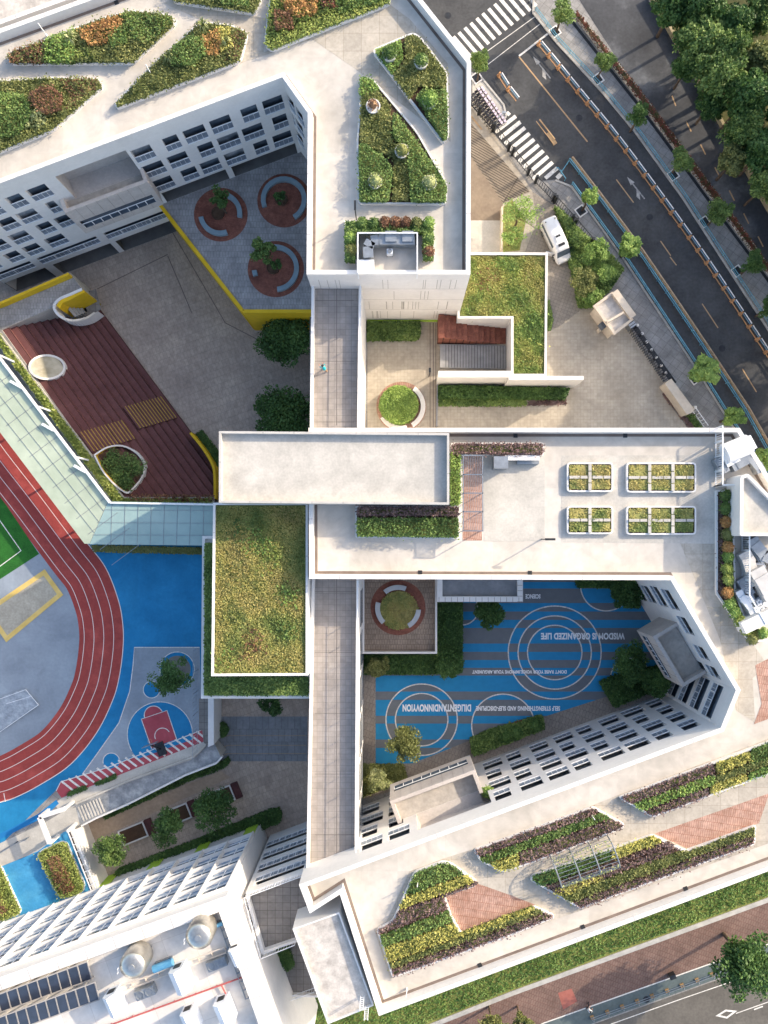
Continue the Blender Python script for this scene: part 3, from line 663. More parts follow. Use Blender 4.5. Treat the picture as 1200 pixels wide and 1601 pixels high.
def bay(parent, A_px, B_px, v0, v1, prot, niche, ztop=11.0, zbot=5.0, zfl=9.9, axis='x', zv=11.0, flip=False):
    """loggia box hung on a facade: siding, ribbon window, open terrace behind its parapet"""
    A, B = W2([A_px, B_px], ZT); 
    u0, u1 = sorted((seg_u(A, B, zv, v0, axis), seg_u(A, B, zv, v1, axis))); Ln = math.hypot(B[0]-A[0], B[1]-A[1])
    e = Vector(((B[0]-A[0])/Ln, (B[1]-A[1])/Ln, 0)); nin = Vector((-e.y, e.x, 0))
    if flip: nin = -nin
    p = lambda u, z, d=0: Vector((A[0], A[1], 0))+e*u+nin*d+Vector((0, 0, z))
    T = .38; b = MB()
    quad = lambda pts: ccw([(q.x, q.y) for q in pts])
    outer = quad([p(u0, 0, -prot), p(u1, 0, -prot), p(u1, 0, -.01), p(u0, 0, -.01)])
    ww = (zbot+1.2, zbot+3.1)
    # front in three bands with the ribbon window recessed
    f0, f1 = p(u0, 0, -prot), p(u1, 0, -prot)
    def vert(a, c, z0, z1): b.face([(a.x, a.y, z0), (c.x, c.y, z0), (c.x, c.y, z1), (a.x, a.y, z1)])
    m0, m1 = p(u0+.5, 0, -prot), p(u1-.5, 0, -prot)
    vert(f0, f1, zbot, ww[0]); vert(f0, f1, ww[1], ztop); vert(f0, m0, *ww); vert(m1, f1, *ww)
    s0, s1 = p(u0, 0, -.01), p(u1, 0, -.01); vert(s0, f0, zbot, ztop); vert(f1, s1, zbot, ztop)
    b.poly(outer, zbot)
    # parapet top and inside faces
    i0, i1, j0, j1 = p(u0+T, 0, -prot+T), p(u1-T, 0, -prot+T), p(u0+T, 0, niche-.05), p(u1-T, 0, niche-.05)
    k0, k1 = p(u0, 0, -.01), p(u1, 0, -.01)
    b.face([(q.x, q.y, ztop) for q in (f0, f1, i1, i0)]); l0, l1 = p(u0+T, 0, -.01), p(u1-T, 0, -.01)
    b.face([(q.x, q.y, ztop) for q in (f0, i0, l0, k0)]); b.face([(q.x, q.y, ztop) for q in (f1, k1, l1, i1)])
    vert(i1, i0, zfl, ztop); vert(i0, j0, zfl, ztop); vert(j1, i1, zfl, ztop)
    o = b.build('terrace_bay', SIDING, parent)
    MB().face([(q.x, q.y, zfl) for q in (i0, i1, j1, j0)]).build('terrace_floor', mat('bay_floor', 'a39d95', 'b8b1a8', .8, .9, fine=(3, .1)), o)
    g = MB(); g.face([p(u0+.5, ww[0], -prot+.35), p(u1-.5, ww[0], -prot+.35), p(u1-.5, ww[1], -prot+.35), p(u0+.5, ww[1], -prot+.35)])
    for q in ([p(u0+.5, ww[0], -prot), p(u1-.5, ww[0], -prot), p(u1-.5, ww[0], -prot+.35), p(u0+.5, ww[0], -prot+.35)],): g.face(q)
    g.build('window', GLASSD, o)
    g = MB(); n = 8; g.bar(p(u0+.5, ww[0]+1, -prot+.05), p(u1-.5, ww[0]+1, -prot+.05), .07)
    for i in range(n+1): u = u0+.5+(u1-u0-1)*i/n; g.bar(p(u, ww[0], -prot+.05), p(u, ww[0]+1, -prot+.05), .07)
    g.build('railing', METALW, o)
    g = MB(); n = int((u1-u0)/1.1)
    for i in range(1, n): u = u0+(u1-u0)*i/n; g.bar(p(u, zbot+.05, -prot-.004), p(u, ww[0], -prot-.004), .035, .012); g.bar(p(u, ww[1], -prot-.004), p(u, ztop-.02, -prot-.004), .035, .012)
    g.build('panel_joint', mat('joint_brown', '857a72', '8f847c'), o)
    return o
bay(northb, nwA, nwB, 93, 223, 1.6, 2.05, flip=False)
bay(mainb, cF, cE, 622, 755, 2.6, 1.25, flip=True)
bay(mainb, cC, cD, 973, 1052, 3.0, .0, axis='y', flip=False)
# --- link corridor between the blocks
def link(label, px, zt, zb, zr, x_split):
    return building('link_building', label, px, zt, zb, zr, par=.3, roofm=LINKP, gutter=False)
lk1 = building('link_building', 'flat link corridor with pale pavers and a person on it, below the top block', [(487, 425), (565, 425), (562, 676), (484, 676)], 13.9, YZ, 13.0, par=.28, roofm=LINKP, gutter=False)
lk2 = building('link_building', 'long flat link corridor with pale pavers running south beside the striped court', [(487, 900), (561, 900), (558, 1385), (478, 1385)], 13.9, YZ, 13.0, par=.28, roofm=LINKP, gutter=False)
for lk, y0, y1 in ((lk1, 450, 665), (lk2, 905, 1350)):
    b = MB(); z = 13.01; b.strip(W2([(526, y0), (526, y1)], z), .07, z)
    for y in range(int(y0)+20, int(y1), 95): b.strip(W2([(492, y), (553, y)], z), .05, z)
    b.build('paver_joint', mat('joint_dark', '6d6661', '746d68'), lk)
    e = P(562, y0, 12.3); e2 = P(559, y1, 12.3); g = MB()
    g2 = MB()
    for z0 in (1.2, 5.0, 8.6):
        yy = np.linspace(e.y-1, e2.y+1, int(abs(e.y-e2.y)/4))
        for i in range(len(yy)-1):
            x = e.x+(e2.x-e.x)*(yy[i]-e.y)/(e2.y-e.y); g.box((x+.02, (yy[i]+yy[i+1])/2, z0), .06, abs(yy[1]-yy[0])-.8, 1.9)
    g.build('window', GLASSD, lk)
a, c = P(492, 1057, 11.5), P(481, 1057, 11.5)
MB().prism(W2([(482, 906), (499, 906), (497, 1057), (482, 1057)], 12.6), YZ, 12.6).build('stair_roof', WHITE, lk2)
# --- railings on the link (cast the slanting bar shadows)
def railing(name, label, pts, h=1.1, step=1.2, m=METALW, cat='railing', group=None, thick=.05, bars=0, parent=None, midrail=True):
    b = MB()
    for i in range(len(pts)-1):
        a, c = Vector(pts[i]), Vector(pts[i+1]); up = Vector((0, 0, h)); n = max(1, round((c-a).length/step))
        b.bar(a+up, c+up, thick*1.4)
        if midrail: b.bar(a+up*.12, c+up*.12, thick)
        for k in range(n+1): q = a.lerp(c, k/n); b.bar(q, q+up, thick*1.2)
        if bars:
            m2 = int((c-a).length/bars)
            for k in range(1, m2): q = a.lerp(c, k/m2); b.bar(q+up*.12, q+up, thick*.5)
    o = b.build(name, m, parent)
    if label: top(o, label, cat, group)
    return o
for x0, y0, x1, y1, lab in ((563.5, 450, 560.5, 668, 'thin white handrail on the east edge of the upper link corridor'), (559.5, 908, 556.5, 1350, 'thin white handrail on the east edge of the lower link corridor')):
    railing('handrail', lab, [P(x0, y0, 13.9), P(x1, y1, 13.9)], .9, 1.9, midrail=False)
# --- tall flat slab roof over the stair core
core = building('stair_tower', 'big plain rectangular flat roof standing highest in the middle of the campus', [(342, 674), (702, 677), (702, 789), (342, 786)], 19.6, 15.9, 18.95, par=.22, roofm=CONC, gutter=False, wallm=mat('slab_edge', 'aaa7a2', 'bbb8b3', 1, .8))
MB().prism(W2([(356, 690), (480, 690), (480, 784), (356, 784)], 15.9), YZ, 15.89).build('core_wall', WHITE, core)
# --- meadow roof block with its planted ledge
mead = building('garden_roof_building', 'tall block with a rough yellow green meadow roof left of the middle', [(333, 786), (481, 786), (481, 1056), (330, 1057)], 16.4, SZ, 16.0, par=.22, roofm=GRASSB, gutter=False)
shrubs('meadow', inset(W2([(333, 787), (481, 787), (481, 1057), (331, 1056)], 16.4), .3), 16.0, .16, 'sedge', mead, dens=230, size=.17, core=False, side=False, amp=.1, tilt=1.0)
led = MB(); led.prism(W2([(316, 838), (484, 838), (484, 1092), (314, 1092)], 12.2), SZ, 12.2); lo = led.build('ledge', WHITE, mead)
MB().curb(W2([(316, 838), (484, 838), (484, 1092), (314, 1092)], 12.5), .3, 12.2, 12.5).build('ledge_curb', WHITE, mead)
o = shrubs('ledge_hedge', W2([(321, 850), (334, 850), (334, 1060), (481, 1060), (481, 1086), (320, 1086)], 12.9), 12.2, .9, 'green', None, dens=90, size=.24)
top(o, 'leafy green hedge filling the ledge around two sides of the meadow roof block', 'hedge')
# --- podium with circular garden and grey canopy beside the court
pod = building('podium', 'small square terrace with brown pavers and a round garden beside the striped court', [(566, 900), (683, 900), (683, 1022), (566, 1022)], 4.2, 0, 3.4, par=.22, roofm=mat('podium_paver', '8a7a6c', '9d8c7c', .5, .9, brick=(.3, .6, .02, '6b5c50', 0), fine=(3, .14)), gutter=False, cat='terrace')
can = building('canopy_roof', 'flat grey canopy roof with a white tiled rim above the top of the striped court', [(683, 890), (817, 890), (817, 941), (683, 941)], 7.0, 6.3, 6.5, par=.6, roofm=mat('canopy_screed', '75777a', '8a8b8d', .6, .9, fine=(3, .08)), gutter=False, cat='canopy')
g = MB()
for k in range(14): a = P(686+k*9.6, 937.5, 7.006); g.box((a.x, a.y, 7.002), .05, .55, .004)
for k in range(6): a = P(812.5, 898+k*8.5, 7.006); g.box((a.x, a.y, 7.002), .55, .05, .004)
g.build('rim_joint', mat('joint_brown', '857a72'), can)
for x, y in ((690, 934), (810, 934)):
    a = P(x, y, 6.3); MB().box((a.x, a.y, 0), .35, .35, 6.3).build('column', WHITE, can)
# --- low garden-roofed entrance building with stair opening
low_px = [(712, 398), (854, 398), (852, 586), (797, 586), (797, 500), (712, 500)]
low = building('garden_roof_building', 'low entrance building with a weedy meadow roof right of the top block', [(715, 395), (856, 395), (854, 588), (799, 588), (799, 498), (715, 498)], 4.6, 0, 4.2, par=.25, roofm=GRASSB, gutter=False)
shrubs('meadow', inset(W2([(715, 395), (856, 395), (854, 588), (799, 588), (799, 498), (715, 498)], 4.6), .35), 4.2, .2, 'meadow', low, dens=200, size=.19, core=False, side=False, amp=.16, tilt=1.0)
st = empty('entrance_stair', (P(740, 540).x, P(740, 540).y, 0), 'stair with dark red timber landings beside grey treads in the white walled opening', 'stair')
b = MB()
for i in range(12):
    z = .15+i*.28; x0 = 790-i*8.9; b.prism(W2([(x0-8.9, 503), (x0, 503), (x0, 538), (x0-8.9, 538)], 0), 0.01, z if i not in (5, 6) else 1.6)
b.build('timber_tread', TIMB, st)
b = MB()
for i in range(24):
    x0 = 795-i*4.5; z = .08+i*.035; b.prism(W2([(x0-4.5, 541), (x0, 541), (x0, 577), (x0-4.5, 577)], 0), .005, z)
b.build('tread', mat('grey_tread', '8b8b8a', 'a2a1a0', 1, .85), st)
b = MB()
for i in range(23): x0 = 795-i*4.5; q = P(x0, 559, 0); b.box((q.x, q.y, .08+i*.035), .05, 2.7, .012)
b.build('nosing', METALD, st)
fw = MB(); fw.prism(W2([(685, 580), (799, 580), (799, 588), (912, 588), (912, 594), (795, 594), (795, 590), (685, 590)], 5.0), 0, 5.0)
top(fw.build('fin_wall', WHITE), 'long free standing white wall with a shaded face over a hedge bed', 'wall')
railing('glass_rail', 'slim metal rail between the upper court and the entrance plaza', [P(683, 592, .01), P(682, 668, .01)], 1.1, 1.4, METALG)
b = MB()
for dx in (0, 5, 9): b.strip(W2([(672+dx, 505), (672+dx, 668)], .01), .09, .012)
struct(b.build('drain_line', GUT))
# --- bottom left: laboratory block with louvred facade
lA, lB, lC = (-150, 1581.6), (354, 1400), (425, 1601)
zb_ = 1.0
lab_ = building('louvred_building', 'white block in the bottom left corner with a deep louvred facade and roof plant', [lA, lB, lC, (470, 1730), (-150, 1950)], ZT, SZ, 16.7, par=1.25, gutter=False, roofm=mat('plant_deck', 'cbc6bf', 'dcd7d0', .3, .8, fine=(2, .06), brick=(3, 3, .02, 'b9b2aa', R(-20), 0)))
A, B = W2([lA, lB], ZT); Ln = math.hypot(B[0]-A[0], B[1]-A[1]); e = Vector(((B[0]-A[0])/Ln, (B[1]-A[1])/Ln, 0)); nout = Vector((-e.y, e.x, 0))
if nout.y < 0: nout = -nout
pf = lambda u, z, d: Vector((A[0], A[1], 0))+e*u+nout*d+Vector((0, 0, z))
g = MB(); g.face([pf(0, zb_+.3, .03), pf(Ln-.4, zb_+.3, .03), pf(Ln-.4, 16.4, .03), pf(0, 16.4, .03)][::-1])
gl = mat('curtained_glass', '34567c', '9cb0c2', 1.2, .25, streak=(R(62), .1), spec=.4)
g.build('window', gl, lab_)
fx = MB(); fin = MB(); bl = MB(); D = .42
for k in range(5):
    z = 16.4-k*3.1; fx.bar(pf(0, z, D/2+.03), pf(Ln-.2, z, D/2+.03), D, .09)
    bl.bar(pf(0, z-.2, .07), pf(Ln-.4, z-.2, .07), .05, .3); bl.bar(pf(0, z-1.45, .06), pf(Ln-.4, z-1.45, .06), .05, .3)  # dark bars stand in for the shade lines below the ledges
fx.bar(pf(0, zb_+.2, D/2+.03), pf(Ln-.2, zb_+.2, D/2+.03), D, .3)
u = Ln-.15; 
while u > 0: fin.bar(pf(u, zb_, D/2+.05), pf(u, 16.4, D/2+.05), .14, D+.1, up=nout) ; u -= 3.15
fx.build('storey_ledge', WHITE, lab_); fin.build('fin', WHITE, lab_); bl.build('ledge_shade_bar', GLASSD, lab_)
fr = MB(); u = Ln-.15
while u > 0:
    for k in range(5):
        z = 16.4-k*3.1
        fr.bar(pf(u-1.5, z-2.9, .1), pf(u-1.5, z-.7, .1), .08, .08); 
    u -= 3.15
for k in range(5): z = 16.4-k*3.1; fr.bar(pf(0, z-1.9, .1), pf(Ln-.3, z-1.9, .1), .1, .07)
fr.build('mullion', METALW, lab_)
# ground storey strip in lime green
g = MB()
for k in range(6):
    u1_ = Ln-.3-k*6.2; MB().box(tuple(pf(u1_-.7, SZ, .12)), 1.5, .12, zb_-SZ-.05, math.atan2(e.y, e.x)).build('lime_panel', LIME, lab_)
# --- stepped terraces between the louvred block and the south block
tA, tB, tC, tD = (383, 1397), (482, 1357), (500, 1450), (414, 1484)
ter = building('terrace_block', 'four storey connecting block with barred windows and a grey paved roof terrace', [tA, (478, 1362), (525, 1345), (560, 1440), (410, 1491)], 13.6, SZ, 12.9, par=.25, gutter=False, roofm=GREYP,
   wins={(tA, (478, 1362)): [dict(a=a, b=482, zt=z, zb=z-2.3, n=7) for z, a in ((12.3, 395), (8.7, 401), (5.1, 408), (1.5, 414))]})
railing('terrace_railing', 'white glazed railing round the grey roof terrace of the connecting block', [P(478, 1362, 13.6), P(384, 1397, 13.6), P(410, 1491, 13.6), P(462, 1470, 13.6)], 1.0, 1.5, METALW, bars=.3)
low2 = building('terrace_block', 'lower paved terrace with a small hedge at the bottom between two blocks', [(424, 1484), (500, 1450), (540, 1560), (455, 1558)], 8.5, 0, 7.9, par=.2, gutter=False, roofm=GREYP)
low2 = low2
o = shrubs('hedge', W2([(430, 1486), (450, 1480), (459, 1512), (448, 1520), (438, 1508)], 8.6), 7.9, .6, 'dark', None, dens=80); top(o, 'small dark hedge on the lower terrace at the foot of the louvred block', 'hedge')
railing('terrace_railing', 'white railing along the bottom edge of the lower terrace', [P(455, 1556, 8.5), P(492, 1543, 8.5)], 1.0, 1.2, METALW, bars=.3)
mot = building('stair_roof_building', 'narrow block with a blotchy grey screed roof beside the south block', [(457, 1452), (530, 1426), (584, 1572), (512, 1601)], 17.3, 0, 17.0, par=.14, gutter=False, roofm=MOTT)
# grey strip: recess between blocks
rl = MB()
for i in range(6): rl.bar(P(563+i*2.4, 1556+i*2, 16.2), P(566+i*2.4, 1566+i*2, 16.2), .05)
ladder = empty('roof_ladder', P(571, 1562, 17), 'small white access ladder at the corner of the blotchy grey roof', 'ladder')
b = MB(); a1, a2 = P(569, 1556, 17), P(576, 1571, 17)
for a in (a1, a2): b.bar(a, a+Vector((0, 0, 2.6)), .06); b.bar(a+Vector((-.35, 0, 0)), a+Vector((-.35, 0, 2.6)), .06)
for i in range(7): b.bar(a1+Vector((0, 0, .4+.33*i)), a1+Vector((-.35, 0, .4+.33*i)), .04); b.bar(a2+Vector((0, 0, .4+.33*i)), a2+Vector((-.35, 0, .4+.33*i)), .04)
b.build('ladder_rail', METALW, ladder)
# ================================================================== NORTH COURT: deck, steps, canopy
dk = [(251, 316), (380, 485.5), (486, 485.5), (486, 150), (470, 200)]
dk = [(246, 322), (378, 490), (500, 490), (500, 120), (420, 120)]
do = empty('raised_deck', P(420, 380, 0), 'raised paved deck edged in yellow with three round benches in the shade', 'terrace')
MB().prism(W2([(248, 318), (380, 487), (488, 487), (488, 100), (236, 240)], DZ-.004), DZ-.3, DZ-.004).build('deck_floor', TERR, do)
e = W2([(248, 318), (380, 487), (488, 487)], DZ); b = MB()
for i in range(2):
    a, c = Vector((*e[i], 0)), Vector((*e[i+1], 0)); b.bar(a+Vector((0, 0, (YZ+DZ)/2+.06)), c+Vector((0, 0, (YZ+DZ)/2+.06)), .4, DZ-YZ+.12)
b.build('yellow_edge', YELL, do)
def round_garden(cx, cy, r, z, label, arcs, rb, floor=TIMB, bench=None, group=None, wb=.55):
    c = P(cx, cy, z); root = empty('round_garden', c, label, 'round bench', group); s = (H-z)/F
    MB().poly([(c.x+math.cos(a)*r*s, c.y+math.sin(a)*r*s) for a in np.linspace(0, 2*math.pi, 49)[:-1]], z+.012).build('timber_floor', floor, root)
    for a0, a1 in arcs:
        b = MB(); n = 18; A = [R(a0+(a1-a0)*k/n) for k in range(n+1)]
        o_ = [(c.x+math.cos(a)*(rb*s+wb/2), c.y+math.sin(a)*(rb*s+wb/2)) for a in A]; i_ = [(c.x+math.cos(a)*(rb*s-wb/2), c.y+math.sin(a)*(rb*s-wb/2)) for a in A]
        b.prism(o_+i_[::-1], z+.012, z+.46); b.build('bench', bench or mat('bench_slate', '75878f', '8497a0', 1, .6), root)
    return root, c
rg = [(345, 336, 42, 30.5, [(-10, 65), (190, 290)], 'round timber seat nearest the barred facade on the shaded deck'),
      (444, 314, 42, 32, [(-60, 200)], 'round timber seat at the top right of the shaded deck beside the parapet'),
      (431, 421, 44, 33, [(-85, 92), (186, 200)], 'round timber seat lowest on the shaded deck under a leafy tree')]
for cx, cy, r, rb, arcs, lab in rg:
    rt, c = round_garden(cx, cy, r, DZ, lab, arcs, rb, group=None)
    MB().lathe((c.x-.3, c.y+.1, DZ+.012), [(.75, 0), (.75, .35), (.65, .35), (.62, .28), (0.01, .3)], 20).build('planting_pit', SOIL, rt)
tree('small_tree', 342, 312, DZ, 20, 5.5, 'dark', 'thin dark tree in the pit of the round seat by the barred facade', n=900, clumps=14, size=.26)
tree('small_tree', 438, 308, DZ, 13, 3.0, 'dark', 'small dark shrub tree in the pit of the top right round seat', n=700, clumps=12, size=.22)
tree('small_tree', 407, 392, DZ, 24, 6.0, 'green', 'leafy tree leaning over the lowest round seat on the deck', n=1600, clumps=18, size=.28)
tree('small_tree', 430, 413, DZ, 12, 3.0, 'dark', 'low dark bush at the middle of the lowest round seat', cat='bush', n=600, clumps=10, size=.22)
tree('tree', 444, 528, YZ, 46, 6.5, 'dark', 'broad dark tree in the yard against the link corridor', n=9500, clumps=60, size=.34, flat=.6)
tree('tree', 446, 655, YZ, 50, 6, 'dark', 'broad dark tree in the yard beside the high slab roof', n=9500, clumps=60, size=.34, flat=.6)
# --- terrace steps
L0, L1, R0, R1 = (3, 516), (190, 778), (157, 484), (338, 728)
def stp(t, s_): # t along the flight, s_ 0 top (z 0) .. 1 bottom (yard)
    z = YZ*s_; a = P(L0[0]+(L1[0]-L0[0])*t, L0[1]+(L1[1]-L0[1])*t, 0); c = P(R0[0]+(R1[0]-R0[0])*t, R0[1]+(R1[1]-R0[1])*t, YZ)
    return (a.x+(c.x-a.x)*s_, a.y+(c.y-a.y)*s_)
sr = empty('amphitheatre_steps', P(150, 640, YZ), 'wide maroon amphitheatre steps descending to the shaded school yard', 'steps')
NS = 13; ymin = P(0, 781, 0).y; b = MB(); ed = MB()
xl1 = P(337, 778, -3).x
for i in range(NS):
    s0, s1 = i/NS, (i+1)/NS; z = YZ*(i+.35)/NS
    poly = [stp(-.0, s0), stp(1.35, s0), stp(1.35, s1), stp(-.0, s1)]
    yc = P(0, 780, z).y
    poly = clip_half(poly, lambda p: p[1]-yc); poly = clip_half(poly, lambda p: P(342, 0, z).x - p[0])
    if len(poly) > 2:
        b.prism(poly, YZ, z)
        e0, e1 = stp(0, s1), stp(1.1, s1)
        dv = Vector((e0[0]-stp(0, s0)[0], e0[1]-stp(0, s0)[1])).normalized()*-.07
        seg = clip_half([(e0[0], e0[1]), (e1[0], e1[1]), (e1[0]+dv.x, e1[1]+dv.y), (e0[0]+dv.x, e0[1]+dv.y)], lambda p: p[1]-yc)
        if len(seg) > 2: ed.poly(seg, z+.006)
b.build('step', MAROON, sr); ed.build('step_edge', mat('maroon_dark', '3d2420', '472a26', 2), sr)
def gridsteps(u0, u1, s0, s1):
    n = 13; b = MB(); g = MB()
    for k in range(n):
        sa, sb = s0+(s1-s0)*k/n, s0+(s1-s0)*(k+1)/n; z = YZ*(sa)+.28
        p = [stp(u0, sa), stp(u1, sa), stp(u1, sb), stp(u0, sb)]; b.prism(p, z-.6, z)
        p = [stp(u0, sb-.010), stp(u1, sb-.010), stp(u1, sb), stp(u0, sb)]; g.poly(p, z+.006)
    o = b.build('stair_flight', MAROON, sr); g.build('nosing', mat('nosing_yellow', 'a8863c', 'b8954a', 2), o)
gridsteps(.555, .69, .56, .97); gridsteps(.62, .735, .03, .47)
# light wells
def step_z(x, y, lift):
    z = -1.0
    for _ in range(30):
        p = P(x, y, z+lift); L_a, L_b = P(*L0, 0), P(*L1, 0); R_a, R_b = P(*R0, YZ), P(*R1, YZ)
        def dist(a, c): d = Vector((c.x-a.x, c.y-a.y)).normalized(); return abs((p.x-a.x)*d.y-(p.y-a.y)*d.x)
        dl, dr_ = dist(L_a, L_b), dist(R_a, R_b); z = .6*z+.4*YZ*max(0, min(1, dl/(dl+dr_)))
    return z
def well(name, label, px, lift, w_, lining, floor, sink):
    # the rim follows the fall of the steps
    zs = [step_z(x, y, lift) for x, y in px]; wp = [(P(x, y, z+lift).x, P(x, y, z+lift).y) for (x, y), z in zip(px, zs)]
    if area(wp) < 0: wp = wp[::-1]; zs = zs[::-1]
    ip = inset(wp, w_); c = (sum(p[0] for p in wp)/len(wp), sum(p[1] for p in wp)/len(wp)); zc = sum(zs)/len(zs); n = len(wp)
    root = empty(name, (c[0], c[1], zc), label, 'light well'); b = MB(); g = MB(); f = MB()
    for k in range(n):
        m_ = (k+1) % n; a0, a1, b0, b1 = wp[k], wp[m_], ip[k], ip[m_]; t0, t1 = zs[k]+lift, zs[m_]+lift
        b.face([(*a0, t0-lift-1.2), (*a1, t1-lift-1.2), (*a1, t1), (*a0, t0)]); b.face([(*a0, t0), (*a1, t1), (*b1, t1), (*b0, t0)])
        g.face([(*b1, t1-lift-.9), (*b0, t0-lift-.9), (*b0, t0), (*b1, t1)]); f.face([(*b0, t0-sink), (*b1, t1-sink), (*c, zc+lift-sink)])
    b.build('rim', WHITE, root); g.build('lining', lining, root); f.build('cover' if sink < .5 else 'planting_floor', floor, root); return root, c, zc
well('light_well', 'round white rimmed light well with a milky cover in the maroon steps', circle(73, 574, 29, 32, 20), .55, .25, WHITE, mat('milky_cover', '8c8672', 'bdb7a6', .6, .4), .1)
tear = smooth([(146, 711), (168, 698), (192, 696), (215, 708), (227, 728), (222, 748), (205, 768), (196, 771), (180, 760), (160, 738), (146, 711)], 4)[:-1]
_, tc, tz = well('light_well', 'teardrop light well with yellow lining and a bush inside', tear, .8, .2, YELL, SOIL, .62)
tree('bush', 193, 735, tz+.1, 36, 1.6, 'green', 'leafy green bush filling the teardrop light well', cat='bush', n=3600, clumps=34, size=.22)
tp = smooth([(152, 486), (135, 497), (112, 501), (93, 494), (84, 480), (92, 468), (110, 460), (128, 452)], 5)
o = empty('stair_well', P(120, 478, 0), 'curved stairwell with yellow inner wall at the top of the maroon steps', 'stair')
b = MB()
def tz_(p): return .6 if p[1] < 474 else .5-max(0, p[0]-98)/54*4.4
for k in range(len(tp)-1):
    z0, z1 = tz_(tp[k]), tz_(tp[k+1]); a, c = P(*tp[k], z0), P(*tp[k+1], z1); d = Vector((c.x-a.x, c.y-a.y)).normalized(); nv = Vector((-d.y, d.x, 0))*.15
    for sg in (1, -1): q = [a+nv*sg, c+nv*sg, Vector((c.x, c.y, z1-2.2))+nv*sg, Vector((a.x, a.y, z0-2.2))+nv*sg]; b.face(q if sg < 0 else q[::-1])
    b.face([a-nv, c-nv, c+nv, a+nv])
b.build('rim', WHITE, o)
MB().poly(W2([(92, 476), (112, 462), (150, 452), (158, 484), (135, 496), (112, 498), (95, 490)], -3.6), -3.6).build('landing', GREYP, o)
MB().prism(W2([(88, 478), (95, 468), (112, 461), (130, 453), (133, 457), (112, 468), (98, 474), (93, 483)], .4), -5.0, .45).build('yellow_wall', YELL, o)
b = MB()
for k in range(9): b.prism(W2([(104+k*5, 482-k*1.5), (109+k*5, 480-k*1.5), (121+k*4, 494-k*1.8), (116+k*4, 495-k*1.8)], -1.5-k*.5), YZ, -1.6-k*.5)
b.build('stair_flight', mat('grey_tread', '8b8b8a'), o)
# yellow walls
b = MB(); b.prism(W2([(-150, 515), (-150, 526), (0, 482), (106, 437), (110, 425), (104, 423), (0, 469)], 1.1), -3.2, 1.1)
b2 = MB(); line = W2([(-150, 520), (0, 474), (107, 428)], 1.2)
for i in range(2): b2.bar((*line[i], .0), (*line[i+1], .0), .28, 2.4)
top(b2.build('yellow_wall', YELL), 'straight yellow parapet wall along the walkway by the barred facade', 'wall')
b = MB(); yl = W2(smooth([(298, 677), (318, 702), (333, 728), (336, 752), (336, 780)], 4), -4.2)
for i in range(len(yl)-1): b.bar((*yl[i], -5.3), (*yl[i+1], -5.3), .3, 2.6)
top(b.build('yellow_wall', YELL), 'curved yellow wall between the maroon steps and the stair tower', 'wall')
o = shrubs('hedge', W2([(304, 680), (314, 672), (340, 705), (340, 728)], -5.6), YZ, .9, 'dark', None, dens=70); top(o, 'wedge of dark hedge behind the curved yellow wall', 'hedge')
# planter strip between canopy and steps
ps = [(-60, 452), (0, 522), (193, 777), (334, 777), (334, 787), (175, 787), (170, 778), (0, 545), (-60, 470)]
o = empty('planter_strip', P(90, 660, 0), 'long weedy planter strip of yellow green grass between glass canopy and maroon steps', 'planter')
MB().curb(W2(ps, .45), .18, 0, .45).build('curb', CONC, o)
shrubs('grass', inset(W2(ps, .5), .2), .1, .55, 'lime', o, dens=80, size=.34, tilt=1.1, amp=.25)
shrubs('dry_grass', W2([(205, 774), (334, 775), (334, 783), (205, 782)], .5), .4, .5, 'rust', o, dens=40, size=.3, tilt=1.2, core=False)
# glass canopy
CZ = 4.0
cA = [(-80, 460), (0, 560), (169, 782), (140, 850), (132, 850), (0, 676), (-80, 575)]
cB = [(169, 784), (335, 787), (333, 853), (140, 851)]
cr = empty('glass_canopy', P(100, 750, 0), 'pale green glass canopy over the walk beside the running track', 'canopy')
glm = mat('canopy_glass', 'a3ae98', 'b8c1ab', .25, .25, spec=.5, fine=(.8, .06)); glm2 = mat('canopy_glass_shaded', '8aa3a0', '9ab2ae', .3, .25, spec=.5)  # second glass is a darker, bluer copy with shade put into its colour
b = MB(); b.prism(W2(cA, CZ), CZ-.05, CZ); b.build('glass_pane', glm, cr); MB().prism(W2(cB, CZ), CZ-.05, CZ).build('glass_pane', glm2, cr)
b = MB(); lz = CZ+.02
def ll(a, c, w=.05): p, q = P(*a, lz), P(*c, lz); b.bar(p, q, w, .04)
for k in range(-3, 13):
    t = k/9.2; x, y = 169*t, 560+222*t; ll((x, y), (x-46, y+34))
for f in (.25, .5, .75): ll((-80, 460+115*f), (169-29*f, 782+68*f), .04)
for k in range(9): x = 175+k*20.5; ll((x, 785), (x-2, 852), .04)
for y in (797, 817, 836): ll((166-(y-782)*.4, y), (334, y+1), .04)
b.build('glazing_bar', METALG, cr)
b = MB(); b.bar(P(-80, 455, 4.2), P(172, 786, 4.2), .28, .25); b.bar(P(172, 786, 4.2), P(336, 789, 4.2), .2, .2)
for x, y in ((22, 598), (72, 665), (122, 730)): b.bar(P(x-6, y-2, 4.3), P(x+12, y+8, 4.3), .3, .3)
for x, y in ((0, 556), (60, 636), (120, 715), (172, 786), (250, 787), (334, 789)): a = P(x, y, 4); b.box((a.x, a.y, .1), .2, .2, 3.9)
b.build('steel_frame', METALW, cr)
o = shrubs('hedge', W2([(142, 853), (316, 857), (316, 866), (146, 862)], .8), .02, .8, 'olive', None, dens=70); top(o, 'low olive hedge under the edge of the shaded glass canopy', 'hedge')
